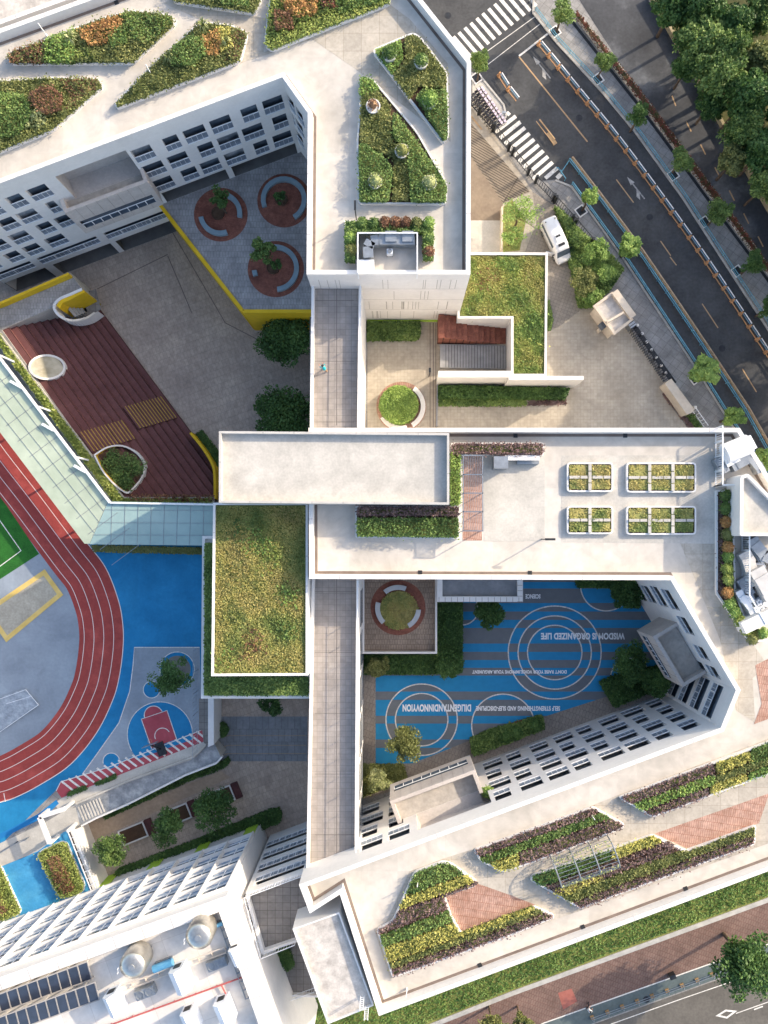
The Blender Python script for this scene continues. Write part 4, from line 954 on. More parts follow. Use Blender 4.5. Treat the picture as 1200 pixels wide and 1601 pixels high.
# ================================================================== ROOF GARDENS
def bed(label, px, zr, patches, kerb=.18, h0=.42, name='planting_bed', group=None, rnd=8, cat='planting bed', extra=None):
    q = rounded(px, rnd) if rnd else px; zt = zr+h0; w = W2(q, zt); cx = sum(p[0] for p in w)/len(w); cy = sum(p[1] for p in w)/len(w)
    root = empty(name, (cx, cy, zr), label, cat, group)
    MB().curb(w, kerb, zr, zt).build('curb', WHITE, root); MB().poly(inset(w, kerb), zr+h0*.7).build('soil', SOIL, root)
    qi = q
    for kind, poly, hh in patches:
        pp = clip_to(poly, px) if poly else px
        if len(pp) < 3: continue
        ww = W2(pp, zt+hh*.6)
        try: ww = inset(ww, .2) if abs(area(ww)) > 3 else ww
        except Exception: pass
        shrubs(kind+'_shrubs', ww, zr+h0*.7, hh+.12, kind, root, dens=115, size=.19, blend=.2, gaps=.2, corem=SOILG, amp=.22)
    return root
def clip_to(poly, lim): return poly
def bands(px, cuts, m=.37):
    out = []
    for c0, c1, kind, hh in cuts:
        q = band(px, c0, c1, m)
        if len(q) > 2: out.append((kind, q, hh))
    return out
def spike_plant(parent, px, py, z, r=.6, n=26, kind='pale', h=.9):
    c = P(px, py, z); b = MB()
    for i in range(n):
        a = random.uniform(0, 6.28); q = Vector((math.cos(a), math.sin(a), 0))*r*random.uniform(.5, 1); m_ = c+q*.5+Vector((0, 0, h*random.uniform(.5, 1))); e = c+q+Vector((0, 0, h*.3)); s = Vector((-math.sin(a), math.cos(a), 0))*.04
        b.face([c-s, c+s, m_+s, m_-s]); b.face([m_-s, m_+s, e])
    return b.build('spiky_plant', LEAF[kind], parent)
G2 = 'planting beds on the north roof'
b1 = [(10, 88), (18, 80), (82, 57), (147, 31), (205, 15), (268, 23), (275, 37), (208, 99), (14, 100)]
cutx = lambda p, x0, x1: clip_half(clip_half(p, lambda q: q[0]-x0), lambda q: x1-q[0])
rb = bed('roof bed with orange croton and bright green shrubs nearest the top left corner', b1, ZR, [('rust', cutx(b1, 0, 72), .5), ('bright', cutx(band(b1, 60, 400), 70, 118), .7), ('olive', cutx(band(b1, 0, 84, .37), 80, 150), .5),
    ('orange', [(120, 52), (150, 36), (190, 24), (192, 44), (168, 68), (142, 76)], .9), ('green', [(172, 60), (194, 42), (198, 66), (176, 74)], .9), ('olive', [(116, 80), (170, 76), (205, 70), (228, 72), (206, 97), (112, 97)], .45), ('lime', [(100, 80), (140, 78), (150, 92), (104, 95)], .5), ('green', [(190, 18), (266, 25), (270, 38), (230, 70), (200, 62)], .6)])
spike_plant(rb, 113, 62, ZR+.8, 1.0)
b2 = [(178, 162), (240, 98), (307, 38), (325, 34), (360, 38), (388, 50), (376, 96), (182, 170)]
rb = bed('long roof bed with dark green clump and pale spiky plants above the terrace bay', b2, ZR, [('olive', b2, .4), ('green', [(268, 74), (300, 56), (322, 64), (322, 88), (300, 106), (268, 104)], .9), ('orange', [(318, 62), (340, 48), (346, 66), (338, 86), (322, 82)], .7), ('yellow', [(338, 46), (358, 44), (362, 72), (346, 80)], .6), ('rust', [(360, 40), (386, 50), (375, 94), (345, 98), (352, 70)], .3)])
spike_plant(rb, 318, 42, ZR+.8, 1.0); spike_plant(rb, 265, 92, ZR+.7, .9); spike_plant(rb, 354, 68, ZR+.7, .7)
b3 = [(-60, 132), (0, 125), (77, 120), (153, 122), (162, 135), (84, 203), (0, 238), (-60, 258)]
rb = bed('roof bed with rust red bush and dark leafy clump at the left picture edge', b3, ZR, [('olive', b3, .4), ('green', [(-40, 140), (40, 148), (52, 180), (30, 212), (-40, 225)], .9), ('rust', [(46, 146), (80, 134), (100, 150), (98, 172), (70, 182), (52, 168)], 1.1), ('rust', [(90, 124), (156, 124), (150, 140), (100, 176), (108, 150)], .35), ('pale', [(44, 176), (68, 174), (72, 194), (40, 200)], .6)])
b4 = [(262, -40), (270, 3), (398, 22), (408, 4), (412, -40)]
bed('roof bed of olive ground cover cut by the top picture edge', b4, ZR, [('olive', b4, .4), ('green', [(300, -30), (390, -30), (392, 12), (350, 10)], .6)])
b5 = [(424, -30), (412, 70), (424, 80), (612, 5), (606, -30)]
rb = bed('roof bed with red and yellow flowering shrubs at the top middle', b5, ZR, [('lime', b5, .4), ('orange', [(440, 2), (500, -10), (496, 22), (466, 30), (446, 20)], .9), ('redfl', [(500, -20), (520, -20), (522, 10), (504, 12)], .9), ('rust', [(430, 18), (452, 24), (458, 44), (432, 46)], .9), ('green', [(524, -20), (606, -24), (596, 4), (528, 24)], .6)])
b6 = [(580, 78), (646, 50), (660, 60), (700, 114), (702, 214), (692, 225)]
rb = bed('triangular roof bed of mixed greens with three potted shrubs beside the east parapet', b6, ZR, [('bright', [(583, 79), (628, 60), (632, 92), (612, 120)], .45), ('olive', [(630, 58), (646, 52), (660, 62), (699, 114), (699, 140), (655, 136), (640, 158), (612, 120), (632, 92)], .5), ('green', [(648, 152), (660, 138), (700, 140), (701, 216), (692, 222)], .7)], rnd=9)
b7 = [(562, 119), (582, 122), (652, 205), (700, 288), (698, 320), (559, 319), (557, 222), (562, 160)]
rb = bed('large wedge roof bed with dark clipped mounds and olive ground cover', b7, ZR, [('bright', [(564, 121), (580, 124), (590, 140), (563, 150)], .45), ('olive', [(563, 150), (590, 140), (612, 166), (612, 215), (640, 248), (640, 316), (612, 316), (614, 250), (560, 222)], .5), ('green', [(612, 176), (622, 178), (700, 288), (698, 317), (640, 317), (636, 240), (612, 215)], .8), ('green', [(559, 222), (580, 232), (606, 248), (616, 270), (608, 316), (560, 317)], .8)], rnd=9)
def pot(px, py, z, label, kind, r=.72, ph=.7, n=420, kindp='potted_shrub', br=.75):
    c = P(px, py, z+ph); root = empty(kindp, (c.x, c.y, z), label, 'potted plant', 'round white pots on the north roof beds')
    b = MB(); b.lathe((c.x, c.y, z), [(r*.8, 0), (r, ph), (r*.86, ph), (r*.84, ph-.12), (.01, ph-.1)], 24); b.build('pot', WHITE, root)
    ball('foliage', (c.x, c.y, z+ph+.25), br, kind, root, n=n, size=.2)
for i, (x, y, lab, kd, n, br) in enumerate([(609, 84, 'white pot with a dense green shrub on the lime patch', 'green', 420, .72), (658, 96, 'white pot with a green shrub near the parapet corner', 'green', 380, .66), (671, 158, 'white pot with a spreading bright green shrub on the dark mound', 'bright', 500, .85),
    (583, 166, 'white pot nearly bare at the tip of the wedge bed', 'rust', 90, .55), (628, 236, 'white pot with thin dry foliage in the middle of the wedge bed', 'olive', 120, .8), (586, 284, 'white pot with thin twigs on the lower left mound', 'pale', 140, .8), (671, 286, 'white pot with thin twigs on the lower right mound', 'pale', 130, .8)]):
    pot(x, y, ZR+.5, lab, kd, n=n, br=br)
# plant enclosure at the south end of the north roof
U = [(538, 344), (678, 344), (678, 408), (662, 408), (656, 366), (560, 366), (554, 411), (538, 409)]
U = [(538, 345), (678, 345), (678, 407), (660, 407), (660, 365), (556, 365), (556, 409), (538, 409)]
o = empty('hedge', P(608, 352, ZR), 'U shaped green hedge wrapped round the rooftop air conditioning pen', 'hedge')
MB().curb(W2(U, ZR+.35), .12, ZR, ZR+.35).build('curb', WHITE, o); shrubs('foliage', inset(W2(U, ZR+1), .12), ZR+.2, .95, 'green', o, dens=110, size=.2)
for i, (x, y, k) in enumerate([(547, 371, 'bright'), (548, 390, 'olive'), (566, 348, 'green'), (584, 348, 'green'), (601, 347, 'rust'), (618, 347, 'rust'), (634, 347, 'rust'), (651, 348, 'olive'), (670, 347, 'bright'), (670, 372, 'green'), (670, 392, 'rust')]):
    c = P(x, y, ZR+1.3); o = ball('round_shrub', (c.x, c.y, ZR+1.15), .62, k, None, n=300, size=.17)
    top(o, 'clipped %s ball in the U shaped hedge, number %s clockwise' % ({'bright': 'bright green', 'olive': 'olive', 'green': 'green', 'rust': 'rust red'}[k], ['one', 'two', 'three', 'four', 'five', 'six', 'seven', 'eight', 'nine', 'ten', 'eleven'][i]), 'shrub', 'clipped balls in the rooftop hedge')
pen = empty('plant_pen', P(605, 395, ZR), 'white framed pen holding cooling units at the south end of the top roof', 'enclosure')
b = MB(); q = [(559, 364.5), (652, 364.5), (652, 427), (559, 427)]
for i in range(4): b.bar(P(*q[i], ZR+1.7), P(*q[(i+1) % 4], ZR+1.7), .12); a = P(*q[i], ZR+1.7); b.bar((a.x, a.y, ZR), a, .12)
b.build('pen_frame', METALW, pen); 
b = MB()
for i in (0, 1, 3):
    a, c = P(*q[i], ZR+1.7), P(*q[(i+1) % 4], ZR+1.7); n = 44
    for k in range(n): p = a.lerp(c, k/n); b.bar((p.x, p.y, ZR), (p.x, p.y, ZR+1.65), .04)
b.build('pen_bars', METALG, pen)
def acunit(px, py, z, sx, sy, sz, label, fans=2, rz=0, m=None, group=None, cat='cooling unit', name='cooling_unit'):
    c = P(px, py, z+sz); root = empty(name, (c.x, c.y, z), label, cat, group); b = MB(); b.box((c.x, c.y, z+.12), sx, sy, sz-.12, rz)
    b.build('casing', m or METALW, root); cs, sn = math.cos(rz), math.sin(rz)
    b = MB()
    for dx, dy in ((-1, -1), (1, -1), (1, 1), (-1, 1)): b.box((c.x+dx*sx*.42*cs-dy*sy*.42*sn, c.y+dx*sx*.42*sn+dy*sy*.42*cs, z), .1, .1, .12)
    b.build('foot', METALD, root)
    for k in range(fans):
        u = (k-(fans-1)/2)*sx/max(fans, 1); q_ = (c.x+u*cs, c.y+u*sn, z+sz)
        b = MB(); b.lathe(q_, [(min(sx/max(fans, 1), sy)*.44, .002), (min(sx/max(fans, 1), sy)*.44, .1), (min(sx/max(fans, 1), sy)*.38, .1), (min(sx/max(fans, 1), sy)*.37, .02), (.12, .02), (.12, .07), (.01, .07)], 18)
        for a in range(5): an = a*2*math.pi/5; r_ = min(sx/max(fans, 1), sy)*.37; b.bar((q_[0]+.1*math.cos(an), q_[1]+.1*math.sin(an), q_[2]+.05), (q_[0]+r_*math.cos(an), q_[1]+r_*math.sin(an), q_[2]+.06), .14, .015)
        b.build('fan', METALG, root)
    return root
du = empty('ventilation_duct', P(600, 380, ZR), 'curved pale duct run with three box sections inside the rooftop pen', 'duct')
b = MB(); dl = [P(576, 405, ZR+.9), P(575, 388, ZR+.9), P(580, 379, ZR+.9), P(592, 377, ZR+.9), P(648, 377, ZR+.9)]
for i in range(4): b.bar(dl[i], dl[i+1], 1.0, .9)
for x in (611, 637): a = P(x, 378, ZR); b.box((a.x, a.y, ZR+.02), 1.1, 1.05, 1.5)
b.build('duct_section', METALG, du)
acunit(571, 414, ZR, 1.7, 1.0, 1.1, 'white box cabinet in the lower left corner of the rooftop pen', fans=0)
acunit(609, 393, ZR, .6, .5, .9, 'tiny white fan unit standing alone in the rooftop pen', fans=1)
# roof of the middle block
hb = [(555, 791), (718, 791), (718, 843), (555, 841)]
rb = bed('rectangular roof hedge bed, dark purple along its top and green below, beside the high slab', hb, ZR, [('purple', [(556, 791), (718, 791), (718, 808), (556, 808)], .9), ('green', [(556, 808), (718, 808), (718, 842), (556, 840)], .8)], rnd=4)
rb = bed('narrow bed of bright grasses between the high slab and the red pergola', [(702, 706), (721, 706), (721, 791), (702, 791)], ZR, [('bright', None, .7)], rnd=3)
rb = bed('long purple hedge along the north edge of the middle roof', [(704, 692), (850, 692), (850, 713), (704, 711)], ZR, [('purple', None, .9)], rnd=5)
tb = MB().poly(W2([(723, 712), (753, 712), (753, 845), (723, 845)], ZR), ZR+.02).build('x', BRICK); tb.name = 'brick_path'; struct(tb)
flat('roof_path', [(756, 712), (851, 712), (851, 846), (756, 846)], ZR+.016, CONC)
flat('roof_path', [(877, 712), (1118, 712), (1118, 850), (877, 848)], ZR+.012, CONC)
pg = empty('pergola', P(737, 775, ZR), 'slender dark steel pergola over the red brick roof path', 'pergola'); b = MB(); zt = ZR+2.5
for x in (724, 754): b.bar(P(x, 712, zt), P(x, 830, zt), .09, .12)
for y in (712, 742, 771, 800, 830):
    b.bar(P(722, y, zt), P(755, y, zt), .1, .12)
    for x in (724, 754): a = P(x, y, zt); b.bar((a.x, a.y, ZR), a, .09)
b.build('pergola_frame', METALG, pg); b = MB()
for k in range(1, 11): x = 724+k*30/11; b.bar(P(x, 712, zt+.08), P(x, 830, zt+.08), .035)
b.build('pergola_slat', METALG, pg)
acunit(783, 723, ZR, 1.4, 1.2, 1.6, 'grey plant hatch box south of the purple roof hedge', fans=0, m=METALG)
o = empty('roof_bench', P(818, 720, ZR), 'long white slab bench casting a shadow south of the purple roof hedge', 'bench')
b = MB(); b.box((P(816, 716, ZR+1).x, P(816, 716, ZR+1).y, ZR+1.0), 3.4, .5, .14); b.build('slab', WHITE, o)
b = MB(); b.box((P(825, 722, ZR+.6).x, P(825, 722, ZR+.6).y, ZR), 2.2, .45, .62); b.build('base', METALG, o)
for i, (x0, y0, x1, y1, n, lab) in enumerate([(886, 723, 958, 769, 1, 'small four square sedum planter with stepping slabs, upper left of the four'), (979, 723, 1088, 770, 2, 'wide six square sedum planter with stepping slabs, upper right of the four'), (886, 791, 958, 835, 1, 'small four square sedum planter with stepping slabs, lower left of the four'), (979, 791, 1088, 836, 2, 'wide six square sedum planter with stepping slabs, lower right of the four')]):
    px = [(x0, y0), (x1, y0), (x1, y1), (x0, y1)]
    rt = bed(lab, px, ZR, [], rnd=6, kerb=.16, name='sedum_planter', cat='planter', group='sedum planters on the middle roof')
    shrubs('sedum', inset(W2(px, ZR+.5), .25), ZR+.28, .16, 'sedge', rt, dens=150, size=.18, side=False)
    s = MB(); ym = (y0+y1)/2; zz = ZR+.56
    def slab(a, c): p0, p1 = P(*a, zz), P(*c, zz); s.prism([(p0.x, p0.y), (p1.x, p0.y), (p1.x, p1.y), (p0.x, p1.y)], ZR+.3, zz)
    vs_ = [x0+(x1-x0)*(k+1)/(n+1)*(1 if n == 1 else 1.0) for k in range(n)]
    for xv in vs_:
        for f0, f1 in ((.06, .28), (.31, .68), (.71, .95)): slab((xv-2.4, y0+(y1-y0)*f1), (xv+2.4, y0+(y1-y0)*f0))
    xs = [x0]+vs_+[x1]
    for k in range(n+1):
        a, c = xs[k]+4, xs[k+1]-4; m_ = a+(c-a)*.6; slab((a, ym+2.2), (m_-.6, ym-2.2)); slab((m_+.6, ym+2.2), (c, ym-2.2))
    s.build('stepping_slab', CONC, rt)
lp = MB(); a = P(846, 843, ZR); lp.bar((a.x, a.y, ZR), (a.x, a.y, ZR+2.6), .1); lp.bar((a.x-.1, a.y, ZR+2.6), (a.x+.9, a.y, ZR+2.65), .22, .08); top(lp.build('roof_lamp', METALD), 'thin dark lamp post on the middle roof casting a long shadow', 'lamp post')
lp = MB(); a = P(557, 344, ZR); lp.bar((a.x, a.y, ZR), (a.x, a.y, ZR+2.8), .1); lp.bar((a.x, a.y-.1, ZR+2.8), (a.x, a.y+.8, ZR+2.85), .2, .08); top(lp.build('roof_lamp', METALD), 'thin dark lamp post at the left end of the rooftop pen hedge', 'lamp post')
# curved shadow-casting plant corner at the east
railing('plant_fence', 'tall white barred fence closing off the plant corner of the middle roof', [P(1117, 670, ZR+.02), P(1117, 760, ZR+.02), P(1142, 760, ZR+.02)], 2.0, 1.5, METALW, bars=.22, thick=.08)
pc = [(1119, 765), (1145, 765), (1147, 850), (1150, 930), (1190, 1002), (1175, 1006), (1118, 925)]
pc = [(1119, 766), (1146, 766), (1148, 850), (1150, 925), (1163, 962), (1196, 990), (1196, 1002), (1172, 1005), (1119, 928)]
rb = bed('long curb bed with a row of clipped balls beside the rooftop plant', pc, ZR, [('purple', [(1122, 770), (1131, 770), (1131, 924), (1176, 1000), (1170, 1002), (1122, 926)], .12), ('green', [(1131, 768), (1143, 768), (1147, 928), (1162, 966), (1188, 992), (1178, 1000), (1134, 924)], .5)], rnd=3)
for i, (x, y, k) in enumerate([(1135, 774, 'green'), (1135, 795, 'green'), (1136, 816, 'orange'), (1138, 836, 'olive'), (1139, 856, 'orange'), (1139, 871, 'bright'), (1137, 890, 'lime'), (1139, 906, 'lime'), (1138, 927, 'orange'), (1141, 946, 'bright'), (1149, 958, 'bright'), (1157, 972, 'lime'), (1167, 985, 'lime'), (1177, 999, 'olive'), (1193, 990, 'bright')]):
    c = P(x, y, ZR+1.2); o = ball('round_shrub', (c.x, c.y, ZR+1.0), .62, k, None, n=320, size=.16)
    top(o, 'clipped %s ball in the curb bed, place %s from the top' % ({'green': 'green', 'bright': 'bright green', 'lime': 'lime green', 'orange': 'orange tinted', 'olive': 'olive'}[k], ['one', 'two', 'three', 'four', 'five', 'six', 'seven', 'eight', 'nine', 'ten', 'eleven', 'twelve', 'thirteen', 'fourteen', 'fifteen'][i]), 'shrub', 'clipped balls beside the rooftop plant')
hut = empty('plant_room', P(1180, 800, ZR), 'tapering white plant room with a flat roof at the east corner', 'plant room'); hp = W2(rounded([(1157, 745), (1169, 740), (1250, 822), (1250, 838), (1176, 838), (1156, 838)], 4), 20.0)
mb = MB(); mb.walls(hp, ZR, 20.0); ii = inset(hp, .3); mb.ring(hp, ii, 20.0); mb.walls(ii, 19.5, 20.0, True); mb.build('wall', WHITE, hut); MB().poly(ii, 19.5).build('roof', CONC, hut)
a = P(1152, 822, ZR); MB().box((a.x-.4, a.y, ZR+.6), .25, .8, 1.0).build('control_box', METALW, hut)
for i, (pts_, rad, lab) in enumerate([([(1140, 716, .9), (1150, 706, 1.2), (1166, 696, 1.6)], 1.1, 'fat white exhaust duct at the north east roof corner'), ([(1150, 728, .8), (1172, 716, .9), (1186, 732, .9)], .7, 'pale angular duct beside the plant room'), ([(1166, 872, .8), (1176, 905, .8), (1196, 915, .9)], 1.0, 'bent white duct in the fenced plant yard'), ([(1160, 930, .7), (1175, 950, .7), (1215, 930, .7)], .9, 'long pale duct at the foot of the fenced plant yard'), ([(1178, 850, .9), (1192, 868, .9), (1215, 880, .9)], .9, 'short wide duct under the plant room wall'), ([(1186, 900, 1.6), (1200, 925, 1.4)], 1.2, 'raised square fan duct at the right picture edge'), ([(1168, 890, .5), (1188, 884, .5)], .6, 'thin grey duct crossing the fenced plant yard'), ([(1172, 940, .6), (1186, 962, .6)], .8, 'stubby duct beside the lower fence corner')]):
    rad *= .62; b = MB(); q = [P(x, y, ZR+z) for x, y, z in pts_]
    for k in range(len(q)-1): b.bar(q[k], q[k+1], rad*2, rad*1.3)
    for k in range(len(q)): b.box((q[k].x, q[k].y, ZR), rad*2.06, rad*2.06, q[k].z-ZR+rad*.5, .5)
    top(b.build('roof_duct', [METALW, METALG, mat('duct_paint', 'b0aeab', 'c4c2bf', 1, .5)][i % 3]), lab, 'duct')
b = MB(); q = P(1153, 705, ZR+1.5); b.tube([(q.x-1.2, q.y-.3, ZR+1.2), (q.x+1.2, q.y+.7, ZR+1.2)], 1.0, 20); top(b.build('exhaust_drum', METALW), 'round white exhaust drum beside the corner of the parapet', 'exhaust drum')
for x, y, lab in ((1126, 722, 'small steel cooling unit behind the plant fence, upper one'), (1131, 733, 'small steel cooling unit behind the plant fence, lower one')): acunit(x, y, ZR, 1.0, .9, 1.0, lab, fans=1, rz=.5, m=METALG)
railing('plant_fence', 'white barred fence between the ball shrubs and the ducts', [P(1158, 838, ZR+.02), P(1158, 928, ZR+.02), P(1183, 972, ZR+.02)], 2.0, 1.6, METALW, bars=.22, thick=.08)
MB().box((P(1188, 970, ZR+2).x, P(1188, 970, ZR+2).y, ZR), 3.6, 1.2, 2.0, .45).build('x', WHITE); o = bpy.data.objects['x']; o.name = 'parapet_block'; top(o, 'plain white block closing the lower end of the plant yard', 'wall')
# south roof
ZB = ZR
pathpx = [(1058, 920), (1400, 1300), (1200, 1165), (1110, 1098)]
s1 = [(690, 1347), (704, 1349), (746, 1378), (742, 1386), (695, 1401), (706, 1432), (721, 1459), (800, 1432), (835, 1417), (866, 1431), (866, 1435), (800, 1462), (613, 1529), (588, 1453), (613, 1440), (647, 1363)]
bed('stepped roof bed in green, yellow and purple bands, westmost on the south roof', s1, ZB, bands(s1, [(1600, 1636, 'green', .35), (1636, 1654, 'yellow', .45), (1654, 1681, 'purple', .4), (1681, 1704, 'green', .4), (1704, 1730, 'yellow', .45), (1730, 1742, 'olive', .4), (1742, 1800, 'purple', .35)]), rnd=5)
s2 = [(740, 1329), (927, 1261), (977, 1289), (972, 1296), (817, 1354), (785, 1364), (750, 1346)]
bed('roof bed banded purple and green with a bare post, above the trellis', s2, ZB, bands(s2, [(1590, 1617, 'purple', .4), (1617, 1633, 'green', .4), (1633, 1670, 'purple', .4)])[:2]+[('purple', clip_half(band(s2, 1633, 1670), lambda p: p[0]-812), .4), ('yellow', clip_half(band(s2, 1633, 1670), lambda p: 812-p[0]), .4)], rnd=5)
s3 = [(828, 1376), (833, 1368), (1020, 1305), (1070, 1329), (1076, 1329), (1182, 1290), (1180, 1320), (1060, 1364), (907, 1421)]
bed('longest roof bed with yellow, purple and olive bands running under the arched trellis', s3, ZB, [(k, p, h) for k, p, h in bands(s3, [(1700, 1710, 'purple', .4), (1710, 1722, 'purple', .4), (1722, 1742, 'olive', .4), (1742, 1800, 'purple', .35)])]+[('yellow', clip_half(clip_half(band(s3, 1672, 1700), lambda p: p[0]-955), lambda p: 1045-p[0]), .45), ('dark', clip_half(band(s3, 1600, 1700), lambda p: 955-p[0]), .4), ('purple', clip_half(band(s3, 1672, 1710), lambda p: p[0]-1045), .4), ('yellow', [(860, 1392), (900, 1374), (945, 1366), (945, 1372), (905, 1390), (872, 1402)], .5)], rnd=4)
s4 = [(966, 1247), (1200, 1160), (1290, 1128), (1290, 1178), (1020, 1278)]
bed('roof bed at the right edge with purple band and two yellow clumps', s4, ZB, [('purple', clip_half(band(s4, 1500, 1622), lambda p: 1118-p[0]), .4), ('bright', clip_half(band(s4, 1622, 1640), lambda p: 1118-p[0]), .4), ('purple', clip_half(band(s4, 1640, 1700), lambda p: 1110-p[0]), .4), ('yellow', [(1118, 1192), (1175, 1172), (1172, 1190), (1120, 1212)], .5), ('green', clip_half(band(s4, 1590, 1631), lambda p: p[0]-1172), .45), ('olive', clip_half(band(s4, 1625, 1640), lambda p: p[0]-1118), .45), ('yellow', [(1110, 1226), (1170, 1208), (1168, 1222), (1110, 1244)], .5), ('bright', clip_half(band(s4, 1640, 1700), lambda p: p[0]-1170), .4)], rnd=5)
for px in ([(697, 1401), (746, 1381), (800, 1400), (836, 1414), (800, 1431), (722, 1457), (707, 1432)], [(1023, 1303), (1202, 1240), (1186, 1287), (1073, 1326)], [(1180, 1040), (1240, 1010), (1240, 1110), (1178, 1132), (1190, 1100)]):
    flat('brick_path', px, ZB+.02, BRICK)
for px in ([(628, 1375), (746, 1326), (966, 1244), (1130, 1180), (1280, 1128), (1280, 1300), (1184, 1322), (905, 1424), (600, 1532), (585, 1450)], [(1058, 838), (1118, 838), (1118, 928), (1178, 1010), (1240, 985), (1240, 1040), (1180, 1040), (1142, 985)]):
    pass
flat('roof_path', [(604, 1440), (640, 1362), (690, 1343), (746, 1325), (930, 1257), (966, 1243), (1280, 1125), (1280, 1290), (905, 1424), (866, 1438), (610, 1530), (584, 1452)], ZB+.01, PATHC)
flat('roof_path', [(1058, 838), (1117, 838), (1117, 930), (1180, 1012), (1200, 1040), (1176, 1060), (1180, 1130), (1150, 1110), (1125, 1000)], ZB+.01, PATHC)
flat('roof_path', [(180, 172), (310, 30), (255, 5), (268, 0), (420, 30), (412, 82), (563, 30), (610, 8), (640, 30), (700, 100), (704, 222), (555, 108), (488, 62), (380, 98)], ZB+.009, PATHC)
tr_ = empty('arched_trellis', P(910, 1345, ZR), 'arched silver trellis with thin climbers between two roof beds', 'trellis'); c0, c1 = P(866, 1357, ZR), P(955, 1326, ZR)
e = (c1-c0).normalized(); nn = Vector((-e.y, e.x, 0)); Wd, Ht = 1.45, 2.4; b = MB(); sl_ = MB(); Lc = (c1-c0).length
arc = [(nn*(Wd*math.cos(a))+Vector((0, 0, (.9 if 0 else 1.2)+1.2*math.sin(a)))) for a in np.linspace(0, math.pi, 13)]
for k in range(4):
    o_ = c0+e*Lc*k/3; pts_ = [o_+nn*Wd]+[o_+v for v in arc]+[o_-nn*Wd]; b.tube(pts_, .07, 6)
for v in arc: sl_.bar(c0+v, c1+v, .035)
for h_ in (.3, .6, .9): sl_.bar(c0+nn*-Wd+Vector((0, 0, h_)), c1+nn*-Wd+Vector((0, 0, h_)), .035)
b.build('arch', METALG, tr_); sl_.build('lattice', METALG, tr_)
vv = []
for i in range(300):
    k = random.random(); a = random.choice([random.gauss(.5, .3), random.gauss(2.6, .3)]); v = nn*(Wd*math.cos(a))+Vector((0, 0, 1.2+1.25*math.sin(a))); vv.append(tuple(c0+e*Lc*k+v))
vs, fs = quads(np.array(vv), .22, .9); setp(fastmesh('climber', vs, fs, [LEAF['pale']], tr_), kind='stuff')
for x, y, lab in ((653, 1378, 'bare white post standing in the banded bed at the west end'), (925, 1275, 'bare white post standing in the purple bed above the trellis'), (636, 1547, 'short white post by the south parapet gutter'), (72, 55, 'white stake in the top left roof bed'), (237, 118, 'leaning white stake in the long roof bed')):
    b = MB(); a = P(x, y, ZR+.3); b.bar(a, a+Vector((-.1, .15, 1.6)), .07); b.box((a.x, a.y, ZR+.02), .16, .16, .4); top(b.build('garden_post', METALW), lab, 'post')
# plants on the bay terrace
o = ball('bush', tuple(P(762, 1238, 10.6)), .7, 'bright', None, n=420, size=.18); top(o, 'bright green bush in the corner of the sunny terrace bay', 'bush')
# ================================================================== PODIUM, COURT PLANTING
rt, c = round_garden(622, 950, 43, 3.4, 'round brick seat circle with three white benches on the podium', [(68, 130), (165, 225), (-60, -5)], 32, floor=TIMB, bench=mat('bench_white', 'a9adb0', 'b9bdc0', 1, .6))
o = shrubs('grass_patch', circle(c.x+.1, c.y-.3, 2.2, 24), 3.42, .3, 'sedge', rt, dens=110, size=.2, amp=.1)
for pxy, z, h, kind, lab in (([(683, 942), (722, 942), (722, 1052), (683, 1052)], 0, 1.6, 'dark', 'dark dense hedge between the podium and the striped court'), ([(567, 1024), (683, 1024), (683, 1054), (567, 1054)], 0, 1.0, 'dark', 'dark hedge strip along the south side of the podium'),
    ([(736, 1158), (760, 1146), (848, 1120), (851, 1140), (740, 1182)], 0, 1.3, 'green', 'long planted bed with rounded shrubs against the court side of the south facade'), ([(566, 1196), (630, 1196), (636, 1218), (566, 1246)], 0, .6, 'olive', 'triangular bed at the lower left corner of the court'),
    ([(940, 1068), (965, 1058), (1045, 1040), (1052, 1062), (1000, 1090), (962, 1106)], 0, 1.4, 'dark', 'dark shrub bed at the right end of the court below the bay'), ([(902, 908), (1000, 908), (1000, 950), (980, 950), (955, 918), (905, 918)], 0, 1.4, 'dark', 'dark hedge corner at the top right of the court'),
    ([(574, 503), (656, 503), (656, 524), (650, 530), (574, 530)], 0, 1.0, 'green', 'dark green clipped hedge at the foot of the panelled white wall'),
    ([(686, 602), (822, 605), (822, 634), (686, 634)], 0, .35, 'green', 'low green planting strip under the fin wall'), ([(686, 603), (890, 607), (884, 622), (686, 620)], 0, 1.5, 'dark', 'taller dark shrubs running along the fin wall'),
    ([(826, 622), (884, 618), (886, 633), (826, 634)], 0, .08, 'purple', 'bare purple ground bed at the end of the fin wall'),
    ([(853, 470), (858, 470), (864, 500), (860, 515), (853, 518)], 0, .5, 'green', 'sliver of green planting against the low entrance building')):
    o = shrubs('hedge' if h > .9 else 'planting_bed', W2(pxy, z+h), z, h, kind, None, dens=75, size=.26, amp=.25); top(o, lab, 'hedge' if h > .9 else 'planting bed')
for a in ((765, 958, 0, 22, 4.2, 'dark', 'round dark tree at the top left of the striped court'), (633, 1162, 0, 27, 5.2, 'olive', 'round brownish tree standing on the lower left circles of the court'), (590, 1222, 0, 18, 3.2, 'pale', 'pale flowering bush in the lower left corner bed'),
    (590, 1042, 0, 16, 3.0, 'olive', 'small olive tree by the lower left of the podium'), (700, 1040, 0, 20, 4, 'dark', 'dark bushy tree at the end of the podium hedge'), (985, 1035, 0, 29, 5, 'dark', 'large dark tree beside the projecting bay'), (1030, 1062, 0, 26, 5, 'dark', 'dark tree tucked under the corner of the projecting bay'), (975, 925, 0, 24, 5, 'dark', 'dark tree against the east facade top corner')):
    tree('tree', a[0], a[1], a[2], a[3]*1.12, a[4], a[5], a[6], n=5200, clumps=44, size=.24)
